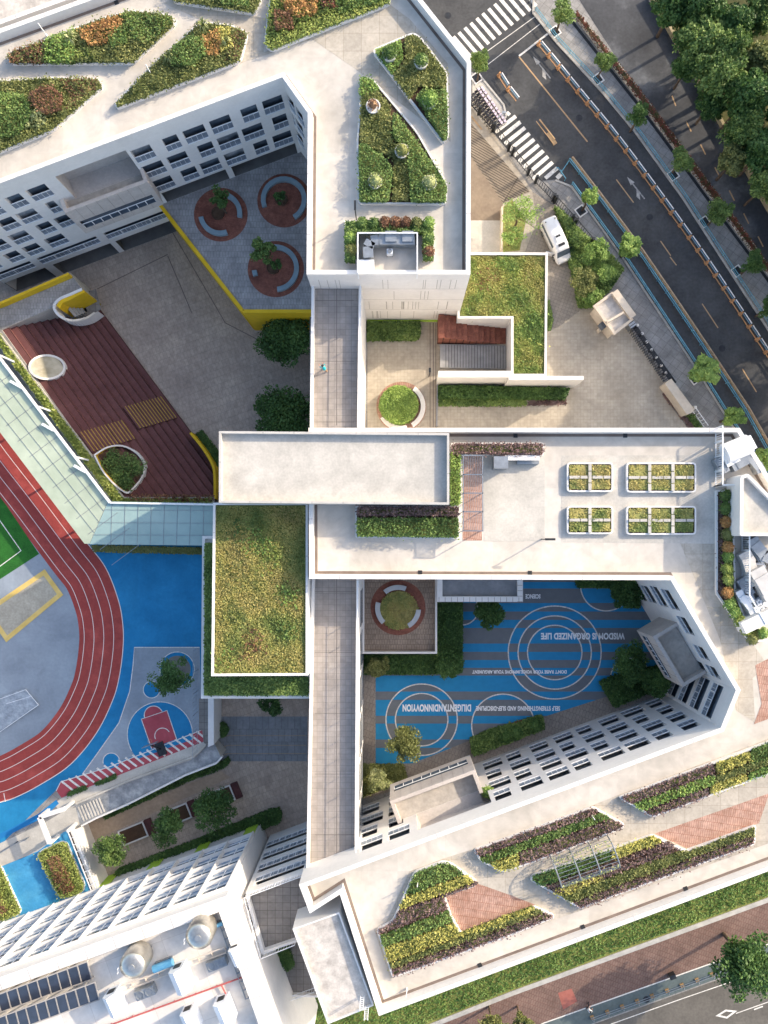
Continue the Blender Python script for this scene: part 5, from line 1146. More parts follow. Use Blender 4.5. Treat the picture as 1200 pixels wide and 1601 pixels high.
for i, (x, y) in enumerate(((790, 1152), (806, 1146), (835, 1134))):
    c = P(x, y, 1.4); o = ball('bush', (c.x, c.y, 1.3), .95, 'dark', None, n=500, size=.2); top(o, 'rounded dark bush in the long bed by the south facade, %s' % ['left one', 'middle one', 'right one'][i], 'bush', 'bushes in the long court bed')
b = MB()
for a, c in (((752, 1152), (776, 1143)), ((800, 1133), (818, 1127))): b.bar(P(*a, .5), P(*c, .5), .45, .08); b.bar(P(*a, .23), P(*c, .23), .35, .44)
b.v = b.v; o = b.build('timber_bench', TIMB); top(o, 'pair of dark red timber seats let into the bed edge by the court', 'bench')
# east plaza round planter
rt, c = round_garden(627, 636, 39, 0.005, 'round brick ring with a curved white bench and a green bush in the upper plaza', [(-150, -75), (-60, 55)], 34, floor=BRICK, bench=WHITE)
o = shrubs('bush', circle(c.x-.3, c.y+.1, 2.25, 24), .02, 1.0, 'bright', rt, dens=130, size=.2, amp=.3)
# ================================================================== SOUTH YARD AND LOWER LEFT
RAMP = mat('worn_ramp', '6f7479', 'a9abab', .7, .9, detail=8, fine=(4, .12), c3='8a8d90')
rm = [(118, 1259), (200, 1223), (303, 1186), (324, 1165), (334, 1160), (345, 1183), (338, 1191), (289, 1209), (200, 1254), (150, 1276), (125, 1289)]
flat('ramp', rm, .03, RAMP)
flat('footpath', [(84, 1256), (96, 1248), (170, 1215), (318, 1160), (322, 1166), (303, 1186), (200, 1223), (118, 1259), (98, 1275)], .012, CONC)
b = MB()
for k in range(8): b.prism(W2([(121+k*4.6, 1262-k*2), (123+k*4.6, 1261-k*2), (132+k*4.6, 1283-k*2), (130+k*4.6, 1284-k*2)], .08), .03, .09)
o = b.build('ramp_step', CONC); struct(o)
b = MB(); l = W2([(127, 1291), (150, 1279), (200, 1257), (289, 1212), (338, 1193), (347, 1183)], .5)
for i in range(len(l)-1): b.bar((*l[i], .3), (*l[i+1], .3), .18, .6)
top(b.build('ramp_parapet', WHITE), 'low white kerb wall along the outer edge of the worn ramp', 'wall')
b = MB(); l = W2([(84, 1254), (118, 1257), (200, 1221), (303, 1183), (322, 1163)], .4)
for i in range(1, len(l)-1): b.bar((*l[i], .2), (*l[i+1], .2), .16, .4)
top(b.build('ramp_parapet', CONC), 'low grey kerb wall between the footpath and the ramp', 'wall')
for px, lab in (([(104, 1240), (132, 1229), (135, 1234), (106, 1246)], 'small weedy strip below the left end of the red striped strip'), ([(148, 1224), (180, 1211), (182, 1217), (150, 1229)], 'small weedy strip below the middle of the red striped strip')):
    top(shrubs('planting_bed', W2(px, .4), .02, .35, 'dark', None, dens=80), lab, 'planting bed')
b = MB(); b.prism(W2([(325, 1090), (334, 1090), (334, 1164), (325, 1168)], .9), SZ, .9); top(b.build('retaining_wall', WHITE), 'white topped retaining wall dropping to the lower yard beside the ball court', 'wall')
railing('court_fence', 'tall fine fence along the right side of the ball court', [P(310, 1013, .03), P(309, 1178, .03)], 2.6, 2.4, METALG, bars=.5, thick=.035)
flat('side_path', [(311, 1092), (325, 1092), (325, 1166), (318, 1160), (316, 1142), (311, 1142)], .04, GREYP)
# blue roof deck at lower left
flat('blue_deck', [(-80, 1385), (0, 1355), (40, 1339), (60, 1330), (100, 1300), (112, 1298), (152, 1403), (0, 1460), (-80, 1490)], .02, mat('sky_blue_rubber', '3585b2', '4c98c0', .5, .8, fine=(4, .05), c3='408ebb', stain=(.6, .12)))
flat('grey_path', [(-80, 1350), (0, 1318), (66, 1288), (100, 1268), (118, 1262), (126, 1288), (100, 1302), (60, 1330), (0, 1355), (-80, 1385)], .016, CONC)
flat('blue_strip', [(-80, 1335), (0, 1303), (60, 1272), (88, 1250), (92, 1256), (68, 1278), (0, 1312), (-80, 1345)], .019, mat('deep_blue_rubber', '1b6ea6', '2477b0', 1, .8))
ga = [(57, 1336), (64, 1329), (95, 1315), (104, 1317), (132, 1382), (131, 1393), (122, 1399), (98, 1405), (90, 1400), (78, 1378)]
G_ = 'red centred beds on the blue deck'
bed('right one of the two beds on the blue deck, red centre with lime edge', ga, .02, [('lime', None, .5), ('rust', [(72, 1340), (92, 1334), (118, 1386), (112, 1396), (98, 1396), (84, 1372)], .7)], rnd=4, h0=.3, group=G_)
gb = [(-80, 1385), (-4, 1352), (2, 1356), (33, 1424), (30, 1430), (0, 1441), (-80, 1470)]
bed('left one of the two beds on the blue deck, cut by the picture edge', gb, .02, [('lime', None, .5), ('rust', [(-60, 1390), (-8, 1380), (14, 1424), (-10, 1434), (-60, 1440)], .7)], rnd=4, h0=.3, group=G_)
fm = MB(); q = [(62, 1277), (101, 1264), (106, 1299), (78, 1318)]; zz = 2.6
for i in (0, 3): a, c = P(*q[i], zz), P(*q[(i+1) % 4], zz); fm.bar(a, c, .5, .35)
for x, y in q: a = P(x, y, zz); fm.bar((a.x, a.y, .02), a, .3)
o = fm.build('entrance_portal', WHITE); top(o, 'pale square entrance frame between the blue field and the blue deck', 'frame')
b = MB()
for i in range(2): a, c = [(107, 1300), (146, 1402)], [(112, 1298), (152, 1401)]; 
l0, l1 = P(106, 1300, .9), P(148, 1406, .9); b.bar(l0, l1, .1)
l0b, l1b = P(113, 1297, .9), P(155, 1402, .9); b.bar(l0b, l1b, .1)
for k in range(11): b.bar(l0.lerp(l1, k/10), l0b.lerp(l1b, k/10), .07)
for k in range(11): p = l0b.lerp(l1b, k/10); b.bar((p.x, p.y, .02), p, .07)
top(b.build('safety_rail', METALW), 'double white safety rail on the right edge of the blue deck', 'railing')
flat('red_edge', [(106, 1300), (113, 1297), (153, 1402), (146, 1404)], .026, REDPAVE)
b = MB(); l = W2([(-80, 1480), (0, 1452), (152, 1398)], .5)
for i in range(2): b.bar((*l[i], .25), (*l[i+1], .25), .25, .5)
top(b.build('garden_kerb', mat('rust_kerb', '8c6a5c', '9a7768')), 'thin rusty kerb between the blue deck and the louvred facade', 'kerb')
railing('path_railing', 'low grey handrail beside the grey path at the left picture edge', [P(-20, 1345, .02), P(28, 1315, .02), P(46, 1308, .02)], 1.0, 1.2, METALG)
b = MB(); l = W2([(113, 1297), (154, 1404)], .3); b.bar((*l[0], (SZ+.3)/2), (*l[1], (SZ+.3)/2), .6, .3-SZ); top(b.build('retaining_wall', WHITE), 'bright white retaining wall between the blue deck and the lower yard', 'wall')
# lower yard
flat('yard_path', [(128, 1290), (345, 1205), (360, 1215), (150, 1312)], SZ+.004, mat('tan_path', 'a28f7c', 'b09c88', .4, .9, fine=(3, .1)))
flat('dark_walk', [(335, 1120), (480, 1120), (480, 1190), (345, 1190)], SZ+.004, mat('grey_walk', '7d7f82', '8b8d90', .5, .9, brick=(.8, 1.6, .03, '6c6e70', 0), fine=(3, .1)))
g = MB()
for y in (1150, 1165, 1178): g.strip(W2([(348, y+3), (356, y), (478, y)], SZ+.01), .05, SZ+.01)
struct(g.build('walk_line', YPAINT))
o = shrubs('hedge', W2([(176, 1378), (182, 1362), (300, 1318), (422, 1268), (434, 1266), (439, 1276), (436, 1286), (330, 1330), (190, 1388)], SZ+1.1), SZ, 1.1, 'dark', None, dens=70, size=.28, amp=.2); top(o, 'long dark hedge along the foot of the louvred block in the lower yard', 'hedge')
o = shrubs('hedge', W2([(160, 1273), (290, 1214), (338, 1197), (355, 1186), (358, 1192), (350, 1200), (292, 1222), (164, 1281)], SZ+.8), SZ, .8, 'dark', None, dens=70, size=.26); top(o, 'thin dark hedge under the outer wall of the ramp', 'hedge')
o = shrubs('hedge', circle(*W2([(344, 1142)], SZ+1)[0], .9, 14), SZ, 1.0, 'dark', None, dens=70); top(o, 'small round dark hedge beside the retaining wall end', 'hedge')
for i, (x, y, lab) in enumerate(((216, 1300, 'timber ended tree planter lowest on the left of the lower yard'), (284, 1271, 'timber ended tree planter in the middle of the lower yard'), (352, 1243, 'timber ended tree planter highest on the right of the lower yard'))):
    c = P(x, y, SZ+.4); a = R(22); root = empty('tree_planter', (c.x, c.y, SZ), lab, 'planter', 'tree planters in the lower yard')
    def loc(u, v): return (c.x+u*math.cos(a)-v*math.sin(a), c.y+u*math.sin(a)+v*math.cos(a))
    r_ = [loc(-2.4, -1), loc(1.0, -1), loc(1.0, 1), loc(-2.4, 1)]
    MB().curb(r_, .16, SZ, SZ+.45).build('curb', WHITE, root); MB().poly(inset(r_, .16), SZ+.3).build('soil', SOIL, root)
    MB().prism([loc(1.05, -1.0), loc(1.9, -1.0), loc(1.9, 1.0), loc(1.05, 1.0)], SZ, SZ+.45).build('seat', METALD if 0 else mat('dark_timber', '4a2c2c', '5a3736', 2), root)
tree('tree', 175, 1328, SZ, 30, 6.5, 'green', 'sunlit light green tree at the left end of the lower yard', n=3400, clumps=34, size=.26)
tree('tree', 262, 1290, SZ, 33, 5.8, 'dark', 'dark tree over the middle planter of the lower yard', n=3400, clumps=34, size=.26)
tree('tree', 334, 1264, SZ, 38, 6.0, 'dark', 'widest dark tree over the right planter of the lower yard', n=4200, clumps=36, size=.28)
tree('tree', 425, 1098, SZ, 22, 4.5, 'dark', 'dark tree half hidden below the planted ledge', n=2000, clumps=22, size=.28)
tree('tree', 268, 1057, .02, 34, 4.6, 'dark', 'round dark tree shading the blue ringed pit of the ball court', n=4200, clumps=36, size=.24)
hp_ = empty('basketball_hoop', P(252, 1170, 0), 'dark basketball hoop stand on the red and white strip', 'basketball hoop')
c = P(252, 1170, 0); dr = Vector((-.34, .94, 0)); b = MB()
b.box((c.x, c.y, .03), 1.0, 1.6, .3, .36); b.bar(c+Vector((0, 0, .3)), c+dr*1.2+Vector((0, 0, 2.9)), .16); b.build('stand', METALD, hp_)
b = MB(); side = Vector((.94, .34, 0)); b.bar(c+dr*1.3+side*-.9+Vector((0, 0, 3.0)), c+dr*1.3+side*.9+Vector((0, 0, 3.0)), .06, 1.05); b.build('backboard', METALG, hp_)
b = MB(); q = c+dr*1.65+Vector((0, 0, 2.75)); b.tube([q+Vector((.23*math.cos(t), .23*math.sin(t), 0)) for t in np.linspace(0, 6.28, 17)], .02, 5); b.build('rim', ORANGE, hp_)
# --- rooftop of the louvred block
Zl = 16.7; ang = math.atan2(-P(354, 1400, 17).y*0+P(354, 1400, 17).y-P(0, 1527, 17).y, P(354, 1400, 17).x-P(0, 1527, 17).x)
for nm, q, n, lab in (('a', [(-80, 1580), (139, 1499), (141.5, 1533), (-80, 1613)], 14, 'upper row of dark solar panels on the roof at bottom left'), ('b', [(-80, 1616), (151, 1531), (153.5, 1565), (-80, 1650)], 15, 'lower row of dark solar panels on the roof at bottom left')):
    root = empty('solar_array', P(*q[1], Zl), lab, 'solar panels'); w = [Vector((*W2([p], Zl+.9)[0], Zl+.9)) for p in q]
    for v, dz in zip(w, (.5, .5, -.3, -.3)): v.z += dz
    fr_ = MB()
    for k in range(n):
        t0, t1 = k/n+.006, (k+1)/n-.006; p = [w[0].lerp(w[1], t0), w[0].lerp(w[1], t1), w[3].lerp(w[2], t1), w[3].lerp(w[2], t0)]
        b = MB(); b.face(p[::-1]); dn = Vector((0, 0, -.05)); 
        for i in range(4): b.face([p[i], p[(i+1) % 4], p[(i+1) % 4]+dn, p[i]+dn])
        b.face([v+dn for v in p]); b.build('solar_panel', mat('solar_cell', '2f3643', '3a4252', 1.2, .3, spec=.5), root)
    for k in range(n+1): fr_.bar(w[0].lerp(w[1], k/n), w[3].lerp(w[2], k/n), .09, .07)
    fr_.bar(w[0], w[1], .1, .08); fr_.bar(w[3], w[2], .1, .08)
    for k in range(0, n+1, 2):
        for e0, e1 in ((w[0], w[1]), (w[3], w[2])): p = e0.lerp(e1, k/n); fr_.bar((p.x, p.y, Zl), p, .08)
    fr_.build('frame', mat('frame_tan', '9a9590', 'a8a39d', 1), root)
for x, y, lab in ((213, 1500, 'left one of two ribbed steel water tanks on the bottom left roof'), (315, 1455, 'right one of two ribbed steel water tanks on the bottom left roof')):
    c = P(x, y, Zl+1.8); root = empty('water_tank', (c.x, c.y, Zl), lab, 'water tank', 'steel water tanks on the roof')
    b = MB(); pr = [(1.25, .5)]
    for k in range(9): pr += [(1.25, .5+k*.27+.02), (1.32, .5+k*.27+.13), (1.25, .5+k*.27+.25)]
    pr += [(1.25, 3.0), (.8, 3.25), (.3, 3.35), (.01, 3.36)]; b.lathe((c.x, c.y, Zl), pr, 28); b.build('shell', STEEL, root, True)
    b = MB(); b.lathe((c.x, c.y, Zl+3.3), [(.32, 0), (.32, .12), (.01, .14)], 16); b.build('lid', METALG, root)
    b = MB()
    for k in range(4): t = k*math.pi/2+.4; b.box((c.x+math.cos(t), c.y+math.sin(t), Zl), .18, .18, .52)
    b.build('leg', METALG, root)
    b = MB()
    for d in (-.2, .2): b.bar((c.x-1.45, c.y-.4+d, Zl), (c.x-1.35, c.y-.4+d, Zl+3.3), .05)
    for k in range(9): b.bar((c.x-1.43, c.y-.6, Zl+.3+k*.33), (c.x-1.43, c.y-.2, Zl+.3+k*.33), .04)
    b.build('ladder', METALW, root)
for x, y, lab in ((226, 1553, 'twin fan cooling unit below the left water tank'), (338, 1508, 'twin fan cooling unit below the right water tank')):
    acunit(x, y, Zl, 2.0, .95, .9, lab, fans=2, rz=.37, m=METALG, group=None)
def hood(x, y, lab, s=1.0):
    s *= .82
    c = P(x, y, Zl+1.0); root = empty('vent_hood', (c.x, c.y, Zl), lab, 'roof vent', 'white vent housings on the louvred block')
    a = .37; p = lambda u, v, z: Vector((c.x+u*math.cos(a)-v*math.sin(a), c.y+u*math.sin(a)+v*math.cos(a), Zl+z))
    b = MB(); U_, V_ = .75*s, 1.3*s; bb = [p(-U_, -V_, 0), p(U_, -V_, 0), p(U_, V_, 0), p(-U_, V_, 0)]; tt = [p(-U_, -V_, 1.7), p(U_, -V_, 1.7), p(U_, V_, 1.9), p(-U_, V_, 1.9)]
    for i in range(4): b.face([bb[i], bb[(i+1) % 4], tt[(i+1) % 4], tt[i]])
    r0, r1 = p(0, -V_, 2.3), p(0, V_, 2.5); b.face([tt[0], r0, r1, tt[3]]); b.face([tt[1], tt[2], r1, r0]); b.face([tt[0], tt[1], r0]); b.face([tt[2], tt[3], r1])
    b.build('housing', METALW, root)
    b = MB(); b.box(tuple(p(0, V_+.0, .6)), .7, .12, .8, a); b.build('louvre', METALD, root)
hood(180, 1565, 'white gabled vent housing nearest the solar panels'); hood(284, 1528, 'white gabled vent housing between the two twin fan units', 1.15); hood(299, 1592, 'white gabled vent housing at the bottom edge below the red pipe'); hood(352, 1578, 'white gabled vent housing at the bottom right end of the red pipe', 1.1); hood(371, 1490, 'narrow white vent housing tucked against the right parapet', .8)
b = MB(); b.tube([P(120, 1621, Zl+.35), P(391, 1523, Zl+.35)], .09, 8); b.tube([P(346, 1540, Zl+.35), P(357, 1562, Zl+.35)], .08, 8)
for k in range(8): p = P(140+k*33, 1613.7-k*11.9, Zl+.3); b.bar((p.x, p.y, Zl), p, .06)
top(b.build('fire_pipe', PIPER), 'long red fire pipe with a short branch across the roof', 'pipe')
for i, (a, c, lab, r_) in enumerate((((150, 1487), (340, 1421), 'pair of pale pipes along the inner side of the louvred parapet', .09), ((165, 1555), (352, 1485), 'pair of pale pipes running below the water tanks', .07), ((346, 1440), (388, 1560), 'pair of grey pipes running down the right side of the roof', .06))):
    b = MB(); e = (P(*c, Zl)-P(*a, Zl)).normalized(); s_ = Vector((-e.y, e.x, 0))*.28
    for d in (-1, 1): b.tube([P(*a, Zl+.4)+s_*d, P(*c, Zl+.4)+s_*d], r_, 6)
    for k in range(10):
        p = P(*a, Zl+.3).lerp(P(*c, Zl+.3), k/9); b.bar(p-s_*1.3, p+s_*1.3, .08); b.box((p.x, p.y, Zl), .12, .12, .32)
    top(b.build('pipe_run', METALG if i == 2 else mat('pipe_paint', 'c2b7aa', 'd0c6ba', 2, .5)), lab, 'pipes')
for x, y, lab in ((256, 1508, 'blue pump set between the two water tanks'), (342, 1445, 'small blue valve box by the right water tank')):
    c = P(x, y, Zl+.5); root = empty('pump', (c.x, c.y, Zl), lab, 'pump'); b = MB(); s_ = 1 if x < 300 else .45; b.tube([(c.x-1*s_, c.y-.4*s_, Zl+.6), (c.x+.9*s_, c.y+.35*s_, Zl+.6)], .34*s_+.05, 12); b.build('motor', mat('blue_paint', '4c86aa', '5f98ba', 2, .4), root); b = MB(); b.box((c.x, c.y, Zl), 1.8*s_, .7*s_+.1, .35, .37); b.build('base', METALG, root)
# grass strip and street at the bottom right
gs = [(380, 1640), (465, 1560), (480, 1545), (600, 1590), (1210, 1350), (1320, 1310), (1320, 1356), (1200, 1403), (1000, 1476), (800, 1549), (670, 1601), (560, 1650)]
gp = [(380, 1680), (440, 1545), (560, 1490), (700, 1480), (1210, 1290), (1320, 1250), (1320, 1356), (1200, 1403), (1000, 1476), (800, 1549), (670, 1601), (500, 1680)]
gb_ = MB().poly(W2(gp, 0), .02).build('grass_verge', GRASSB); struct(gb_)
o = shrubs('lawn', W2([(400, 1660), (440, 1560), (560, 1530), (700, 1500), (1320, 1270), (1320, 1352), (1200, 1399), (1000, 1472), (800, 1545), (665, 1599), (500, 1670)], 0), .02, .1, 'lawn', None, dens=60, size=.24, core=False, side=False, amp=.05, tilt=1.1); o['kind'] = 'stuff'; setp(o, 'bright green lawn strip outside the south block', 'grass')
kb = MB(); l = W2([(560, 1652), (670, 1604), (800, 1552), (1000, 1479), (1200, 1406), (1330, 1358)], 0)
for i in range(len(l)-1): kb.bar((*l[i], .06), (*l[i+1], .06), .55, .14)
struct(kb.build('kerb', KERB))
flat('walkway', [(560, 1655), (670, 1607), (800, 1555), (1000, 1482), (1200, 1409), (1330, 1361), (1330, 1432), (1200, 1475), (1120, 1502), (850, 1598), (720, 1660)], .012, REDPAVE)
flat('red_patch', [(872, 1552), (893, 1545), (902, 1565), (880, 1578)], .018, mat('red_patch', '8f564b', 'a0645a', 2, .9))
flat('cycle_path', [(720, 1662), (850, 1600), (1120, 1504), (1200, 1477), (1330, 1434), (1330, 1462), (1200, 1502), (1120, 1530), (927, 1599), (800, 1662)], .010, LANEG)
flat('road', [(800, 1664), (927, 1601), (1120, 1532), (1200, 1504), (1330, 1464), (1330, 1800), (700, 1800)], .008, mat('asphalt_brown', '57544f', '69655f', .25, .92, fine=(3, .12), bump=.2))
m = MB(); m.strip(W2([(718, 1661), (850, 1599), (1120, 1503), (1330, 1433)], .02), .14, .02); m.strip(W2([(940, 1606), (1060, 1563), (1330, 1470)], .02), .1, .02); m.strip(W2([(1150, 1584), (1240, 1552)], .02), .1, .02)
for k in range(2): m.strip(W2([(1178+k*24, 1578-k*9), (1192+k*24, 1573-k*9)], .02), .15, .02)
dm = [(1118, 1588), (1134, 1578), (1152, 1580), (1136, 1592)]
m.curb(W2(dm, .02), .2, .012, .022); struct(m.build('road_marking', PAINT))
for k in range(9):
    x, y = 927+k*23.5, 1594-k*8.4; c = P(x, y, .6)
    if k == 0:
        r0 = empty('lane_post', (c.x, c.y, 0), 'orange footed lane post between the cycle path and the road', 'post', 'orange footed posts along the cycle path')
        b = MB(); b.box((c.x, c.y, .01), .45, .45, .12, .4); b.build('foot', mat('post_tan', '8d7250', '9c805c', 2), r0); b = MB(); b.tube([(c.x, c.y, .1), (c.x, c.y, .95)], .06, 8); b.build('post', METALG, r0); src = r0
    else:
        d = src.copy(); COL.objects.link(d); d.location = (c.x, c.y, 0)
        for ch in list(src.children):
            e2_ = ch.copy(); COL.objects.link(e2_); e2_.parent = d
b = MB(); l0, l1 = P(925, 1595, .75), P(1130, 1521, .75)
b.bar(l0, l1, .05); b.bar(l0-Vector((0, 0, .4)), l1-Vector((0, 0, .4)), .05); top(b.build('lane_rail', METALG), 'thin double rail strung between the orange footed posts', 'railing')
b = MB(); c = P(1050, 1525, .4); b.box((c.x, c.y, .012), .75, .5, .8, .35); top(b.build('litter_bin', METALD), 'small dark box standing on the cycle path', 'box')
tree('tree', 1168, 1505, 0, 56, 9.5, 'dark', 'big dark green tree at the lower right picture edge', n=9000, clumps=60, size=.36)
tree('tree', 770, 1603, 0, 26, 5.5, 'olive', 'olive tree cut by the bottom edge, left of the pair', n=2600, clumps=28, size=.26)
tree('tree', 815, 1600, 0, 20, 5, 'olive', 'smaller olive tree cut by the bottom edge, right of the pair', n=1800, clumps=20, size=.26)
# ================================================================== STREET AT THE UPPER RIGHT
rd = [(560, -200), (860, -200), (838, -60), (833, 20), (870, 67), (940, 143), (993, 207), (1067, 310), (1125, 400), (1210, 530), (1400, 800), (1400, 1010), (1200, 745), (1137, 653), (1083, 567), (977, 407), (893, 290), (868, 281), (845, 283), (800, 243), (770, 207), (792, 178), (787, 163), (752, 120), (736, 112), (640, 20)]
flat('road', rd, .012, ASPH)
flat('side_road', [(905, -200), (905, 0), (1003, 153), (1060, 230), (1120, 310), (1183, 397), (1400, 700), (1400, 600), (1200, 320), (1133, 200), (1087, 113), (1017, 0), (930, -200)], .012, mat('tree_shade_asphalt', '34363a', '6f7276', .14, .8, detail=8, fine=(3, .12), c3='45474b'))  # broad noise blotches stand in for tree shadows on the asphalt
flat('corner_paving', [(738, 114), (752, 121), (788, 164), (792, 180), (772, 206), (752, 190), (738, 170)], .03, CONC)
flat('corner_paving', [(846, 284), (868, 282), (893, 291), (975, 406), (930, 400), (870, 330)], .03, PAVE)
k_ = MB()
for line in ([(836, -60), (833, 20), (870, 67), (940, 143), (993, 207), (1067, 310), (1125, 400), (1210, 530), (1300, 655)], [(1300, 885), (1200, 747), (1137, 655), (1083, 569), (977, 409), (893, 292), (868, 282)], [(772, 206), (791, 182), (787, 164), (752, 121)],
             [(1015, 0), (1087, 113), (1133, 200), (1200, 320), (1300, 470)]):
    l = W2(line, .1)
    for i in range(len(l)-1): k_.bar((*l[i], .06), (*l[i+1], .06), .22, .15)
struct(k_.build('kerb', KERB))
m = MB()
for i in range(11):
    x, y = 717+9.3*i, 51-7.4*i; m.strip(W2([(x, y), (x+28, y+33)], .02), .42, .02)
m.strip(W2([(708, 58), (737, 92)], .02), .5, .02)
for i in range(10):
    tx, ty, bx, by = 806+7.2*i, 182+9.0*i, 774+7.3*i, 207+9.2*i
    if i == 9: bx, by = 852, 279
    m.strip(W2([(tx, ty), (bx, by)], .02), .46, .02)
m.strip(W2([(796, 176), (792, 180)], .02), .5, .02); m.strip(W2([(877, 272), (870, 279)], .02), .5, .02)
m.strip(W2([(811, 88), (856, 53)], .02), .22, .02); m.strip(W2([(762, 80), (838, 25)], .02), .08, .02); m.strip(W2([(760, 103), (845, 37)], .02), .08, .02)
def arrow(x, y, s, d):
    c = P(x, y); e = Vector((d[0], -d[1], 0)).normalized(); n = Vector((-e.y, e.x, 0))
    m.face([c-e*1.5-n*.08, c-e*1.5+n*.08, c+e*.8+n*.08, c+e*.8-n*.08][::-1]); m.v[-4:] = [(v[0], v[1], .02) for v in m.v[-4:]]
    m.face([c+e*.8-n*.3, c+e*1.9, c+e*.8+n*.3][::-1]); m.v[-3:] = [(v[0], v[1], .02) for v in m.v[-3:]]
    q = c-e*.4; m.face([q-n*.08, q+n*.5-e*.9, q+n*.62-e*.3, q+n*.08+e*.35]); m.v[-4:] = [(v[0], v[1], .021) for v in m.v[-4:]]
struct(m.build('road_marking', PAINT)); m = MB(); arrow(848, 108, 1, (-.62, -.78)); arrow(995, 296, 1, (-.62, -.78)); struct(m.build('road_marking', mat('worn_paint', '7d7b78', 'b5b2ac', 2.5, .8, fine=(6, .2)))); m = MB()
m.strip(W2([(811, 89), (918, 222)], .02), .16, .02)
for (x0, y0), (x1, y1) in (((963, 281), (990, 317)), ((1032, 377), (1048, 400)), ((1047, 402), (1057, 415)), ((1097, 475), (1122, 513)), ((1160, 577), (1182, 613)), ((1210, 655), (1230, 690))): m.strip(W2([(x0, y0), (x1, y1)], .02), .13, .02)
for k in range(7): x, y = 1072+k*22.5, 190+k*36; m.strip(W2([(x, y), (x+8, y+16)], .02), .15, .02)
m.strip(W2([(1050, 150), (1056, 166)], .02), .15, .02); m.strip(W2([(736, 182), (753, 203)], .02), .2, .03)
struct(m.build('road_marking', YPAINT))
# water barriers down the right carriageway
def barrier(i, src, x, y, x1, y1, lab):
    c = P(x, y, .5); c1 = P(x1, y1, .5); d = c1-c; rz = math.atan2(d.y, d.x)
    if src is None:
        Lg = d.length; r = bpy.data.objects.new('traffic_barrier', None); COL.objects.link(r)
        b = MB(); b.box((0, 0, .012), .4, .5, .35); b.box((0, 0, .36), .2, .2, .45); o = b.build('post', ORANGE); o.parent = r
        for v, m2, z in ((.20, METALW, .75), (.0, mat('rail_blue', '5d7f98', '7795a8', 2, .5), .7), (-.22, ORANGE, .35)):
            b = MB(); b.bar((.12, v, z), (Lg-.12, v, z), .09, .1); o = b.build('rail', m2); o.parent = r
    else:
        r = src.copy(); COL.objects.link(r)
        for ch in list(src.children): e2_ = ch.copy(); COL.objects.link(e2_); e2_.parent = r
    r.location = (c.x, c.y, .01); r.rotation_euler = (0, 0, rz)
    setp(r, lab, 'barrier', 'orange and white barriers along the road'); return r
bs = None; t0 = (843, 67); st_ = (14.55, 19.2)
path = smooth([(843, 67), (868, 97), (905, 143), (950, 197), (993, 253), (1040, 317), (1097, 397), (1150, 476), (1200, 552), (1240, 612)], 12)
def walk(path, step):
    out = [path[0]]; acc = 0
    for i in range(len(path)-1):
        a, b = Vector(path[i]), Vector(path[i+1]); d = (b-a).length
        while acc+d >= step: t = (step-acc)/d; a = a.lerp(b, t); out.append(tuple(a)); d = (b-a).length; acc = 0
        acc += d
    return out
wp = walk(path, 24.0)
for i in range(len(wp)-1):
    o = barrier(i, bs, *wp[i], *wp[i+1], 'orange footed barrier with white and blue rails in the row down the road')
    bs = bs or o
for i, (a, c) in enumerate((((781, 116), (795, 138)), ((795, 138), (810, 157)))):
    o = barrier(0, bs, *a, *c, 'orange footed barrier of the short pair beside the crosswalk')
b = MB(); b.bar(P(856, 208, .02+.05), P(868, 226, .07), .5, .1); b.bar(P(838, 190, .6), P(864, 224, .6), .07); b.bar(P(843, 187, .6), P(867, 218, .6), .12)
top(b.build('road_rail', YPAINT), 'short yellow edged rail standing in the road by the crosswalk', 'railing')
def rail_fence(lab, line, m2=BLUEPL, h=.8, name='guard_rail', z=.02, step=2.0, w=.09):
    b = MB(); l = [P(x, y, z) for x, y in line]
    for i in range(len(l)-1):
        a, c = l[i], l[i+1]; n = max(1, round((c-a).length/step))
        for hh in (h, h*.45): b.bar(a+Vector((0, 0, hh)), c+Vector((0, 0, hh)), w)
        for k in range(n): p = a.lerp(c, k/n); b.bar(p, p+Vector((0, 0, h)), w*.9)
    return top(b.build(name, m2), lab, 'guard rail')
PALEBLUE = mat('pale_blue_rail', '7fa9bb', '9bbfcd', 2, .5)
rail_fence('long teal guard rail along the far kerb of the road', [(836, 18), (872, 66), (942, 142), (995, 206), (1069, 309), (1128, 400), (1213, 528), (1290, 640)], w=.07)
rail_fence('blue guard rail along the near kerb from the corner island', [(893, 289), (977, 405), (1083, 565), (1137, 651), (1200, 742)])
rail_fence('blue lane rail standing in the near side of the road', [(888, 253), (935, 313), (977, 370), (1000, 402), (1052, 478), (1107, 560), (1160, 640), (1200, 712), (1240, 780)], BLUEPL, .9)
rail_fence('tan and grey lane rail running beside the blue lane rail', [(893, 250), (940, 311), (982, 367), (1006, 400), (1058, 476), (1113, 558), (1166, 638), (1206, 708)], mat('tan_rail', '9a8266', 'b09a80', 2, .5), .7, w=.16)
b = MB(); l = [P(888, 253, .8), P(878, 268, .8), P(870, 262, .8)]; 
for i in range(2): b.bar(l[i], l[i+1], .08)
b.bar(P(872, 262, .8), P(884, 279, .8), .08); 
for x, y in ((888, 253), (878, 268), (870, 262), (884, 279)): a = P(x, y, .8); b.bar((a.x, a.y, .02), a, .07)
top(b.build('rail_gate', BLUEPL), 'small blue rail gate closing the lane next to the crosswalk', 'gate')
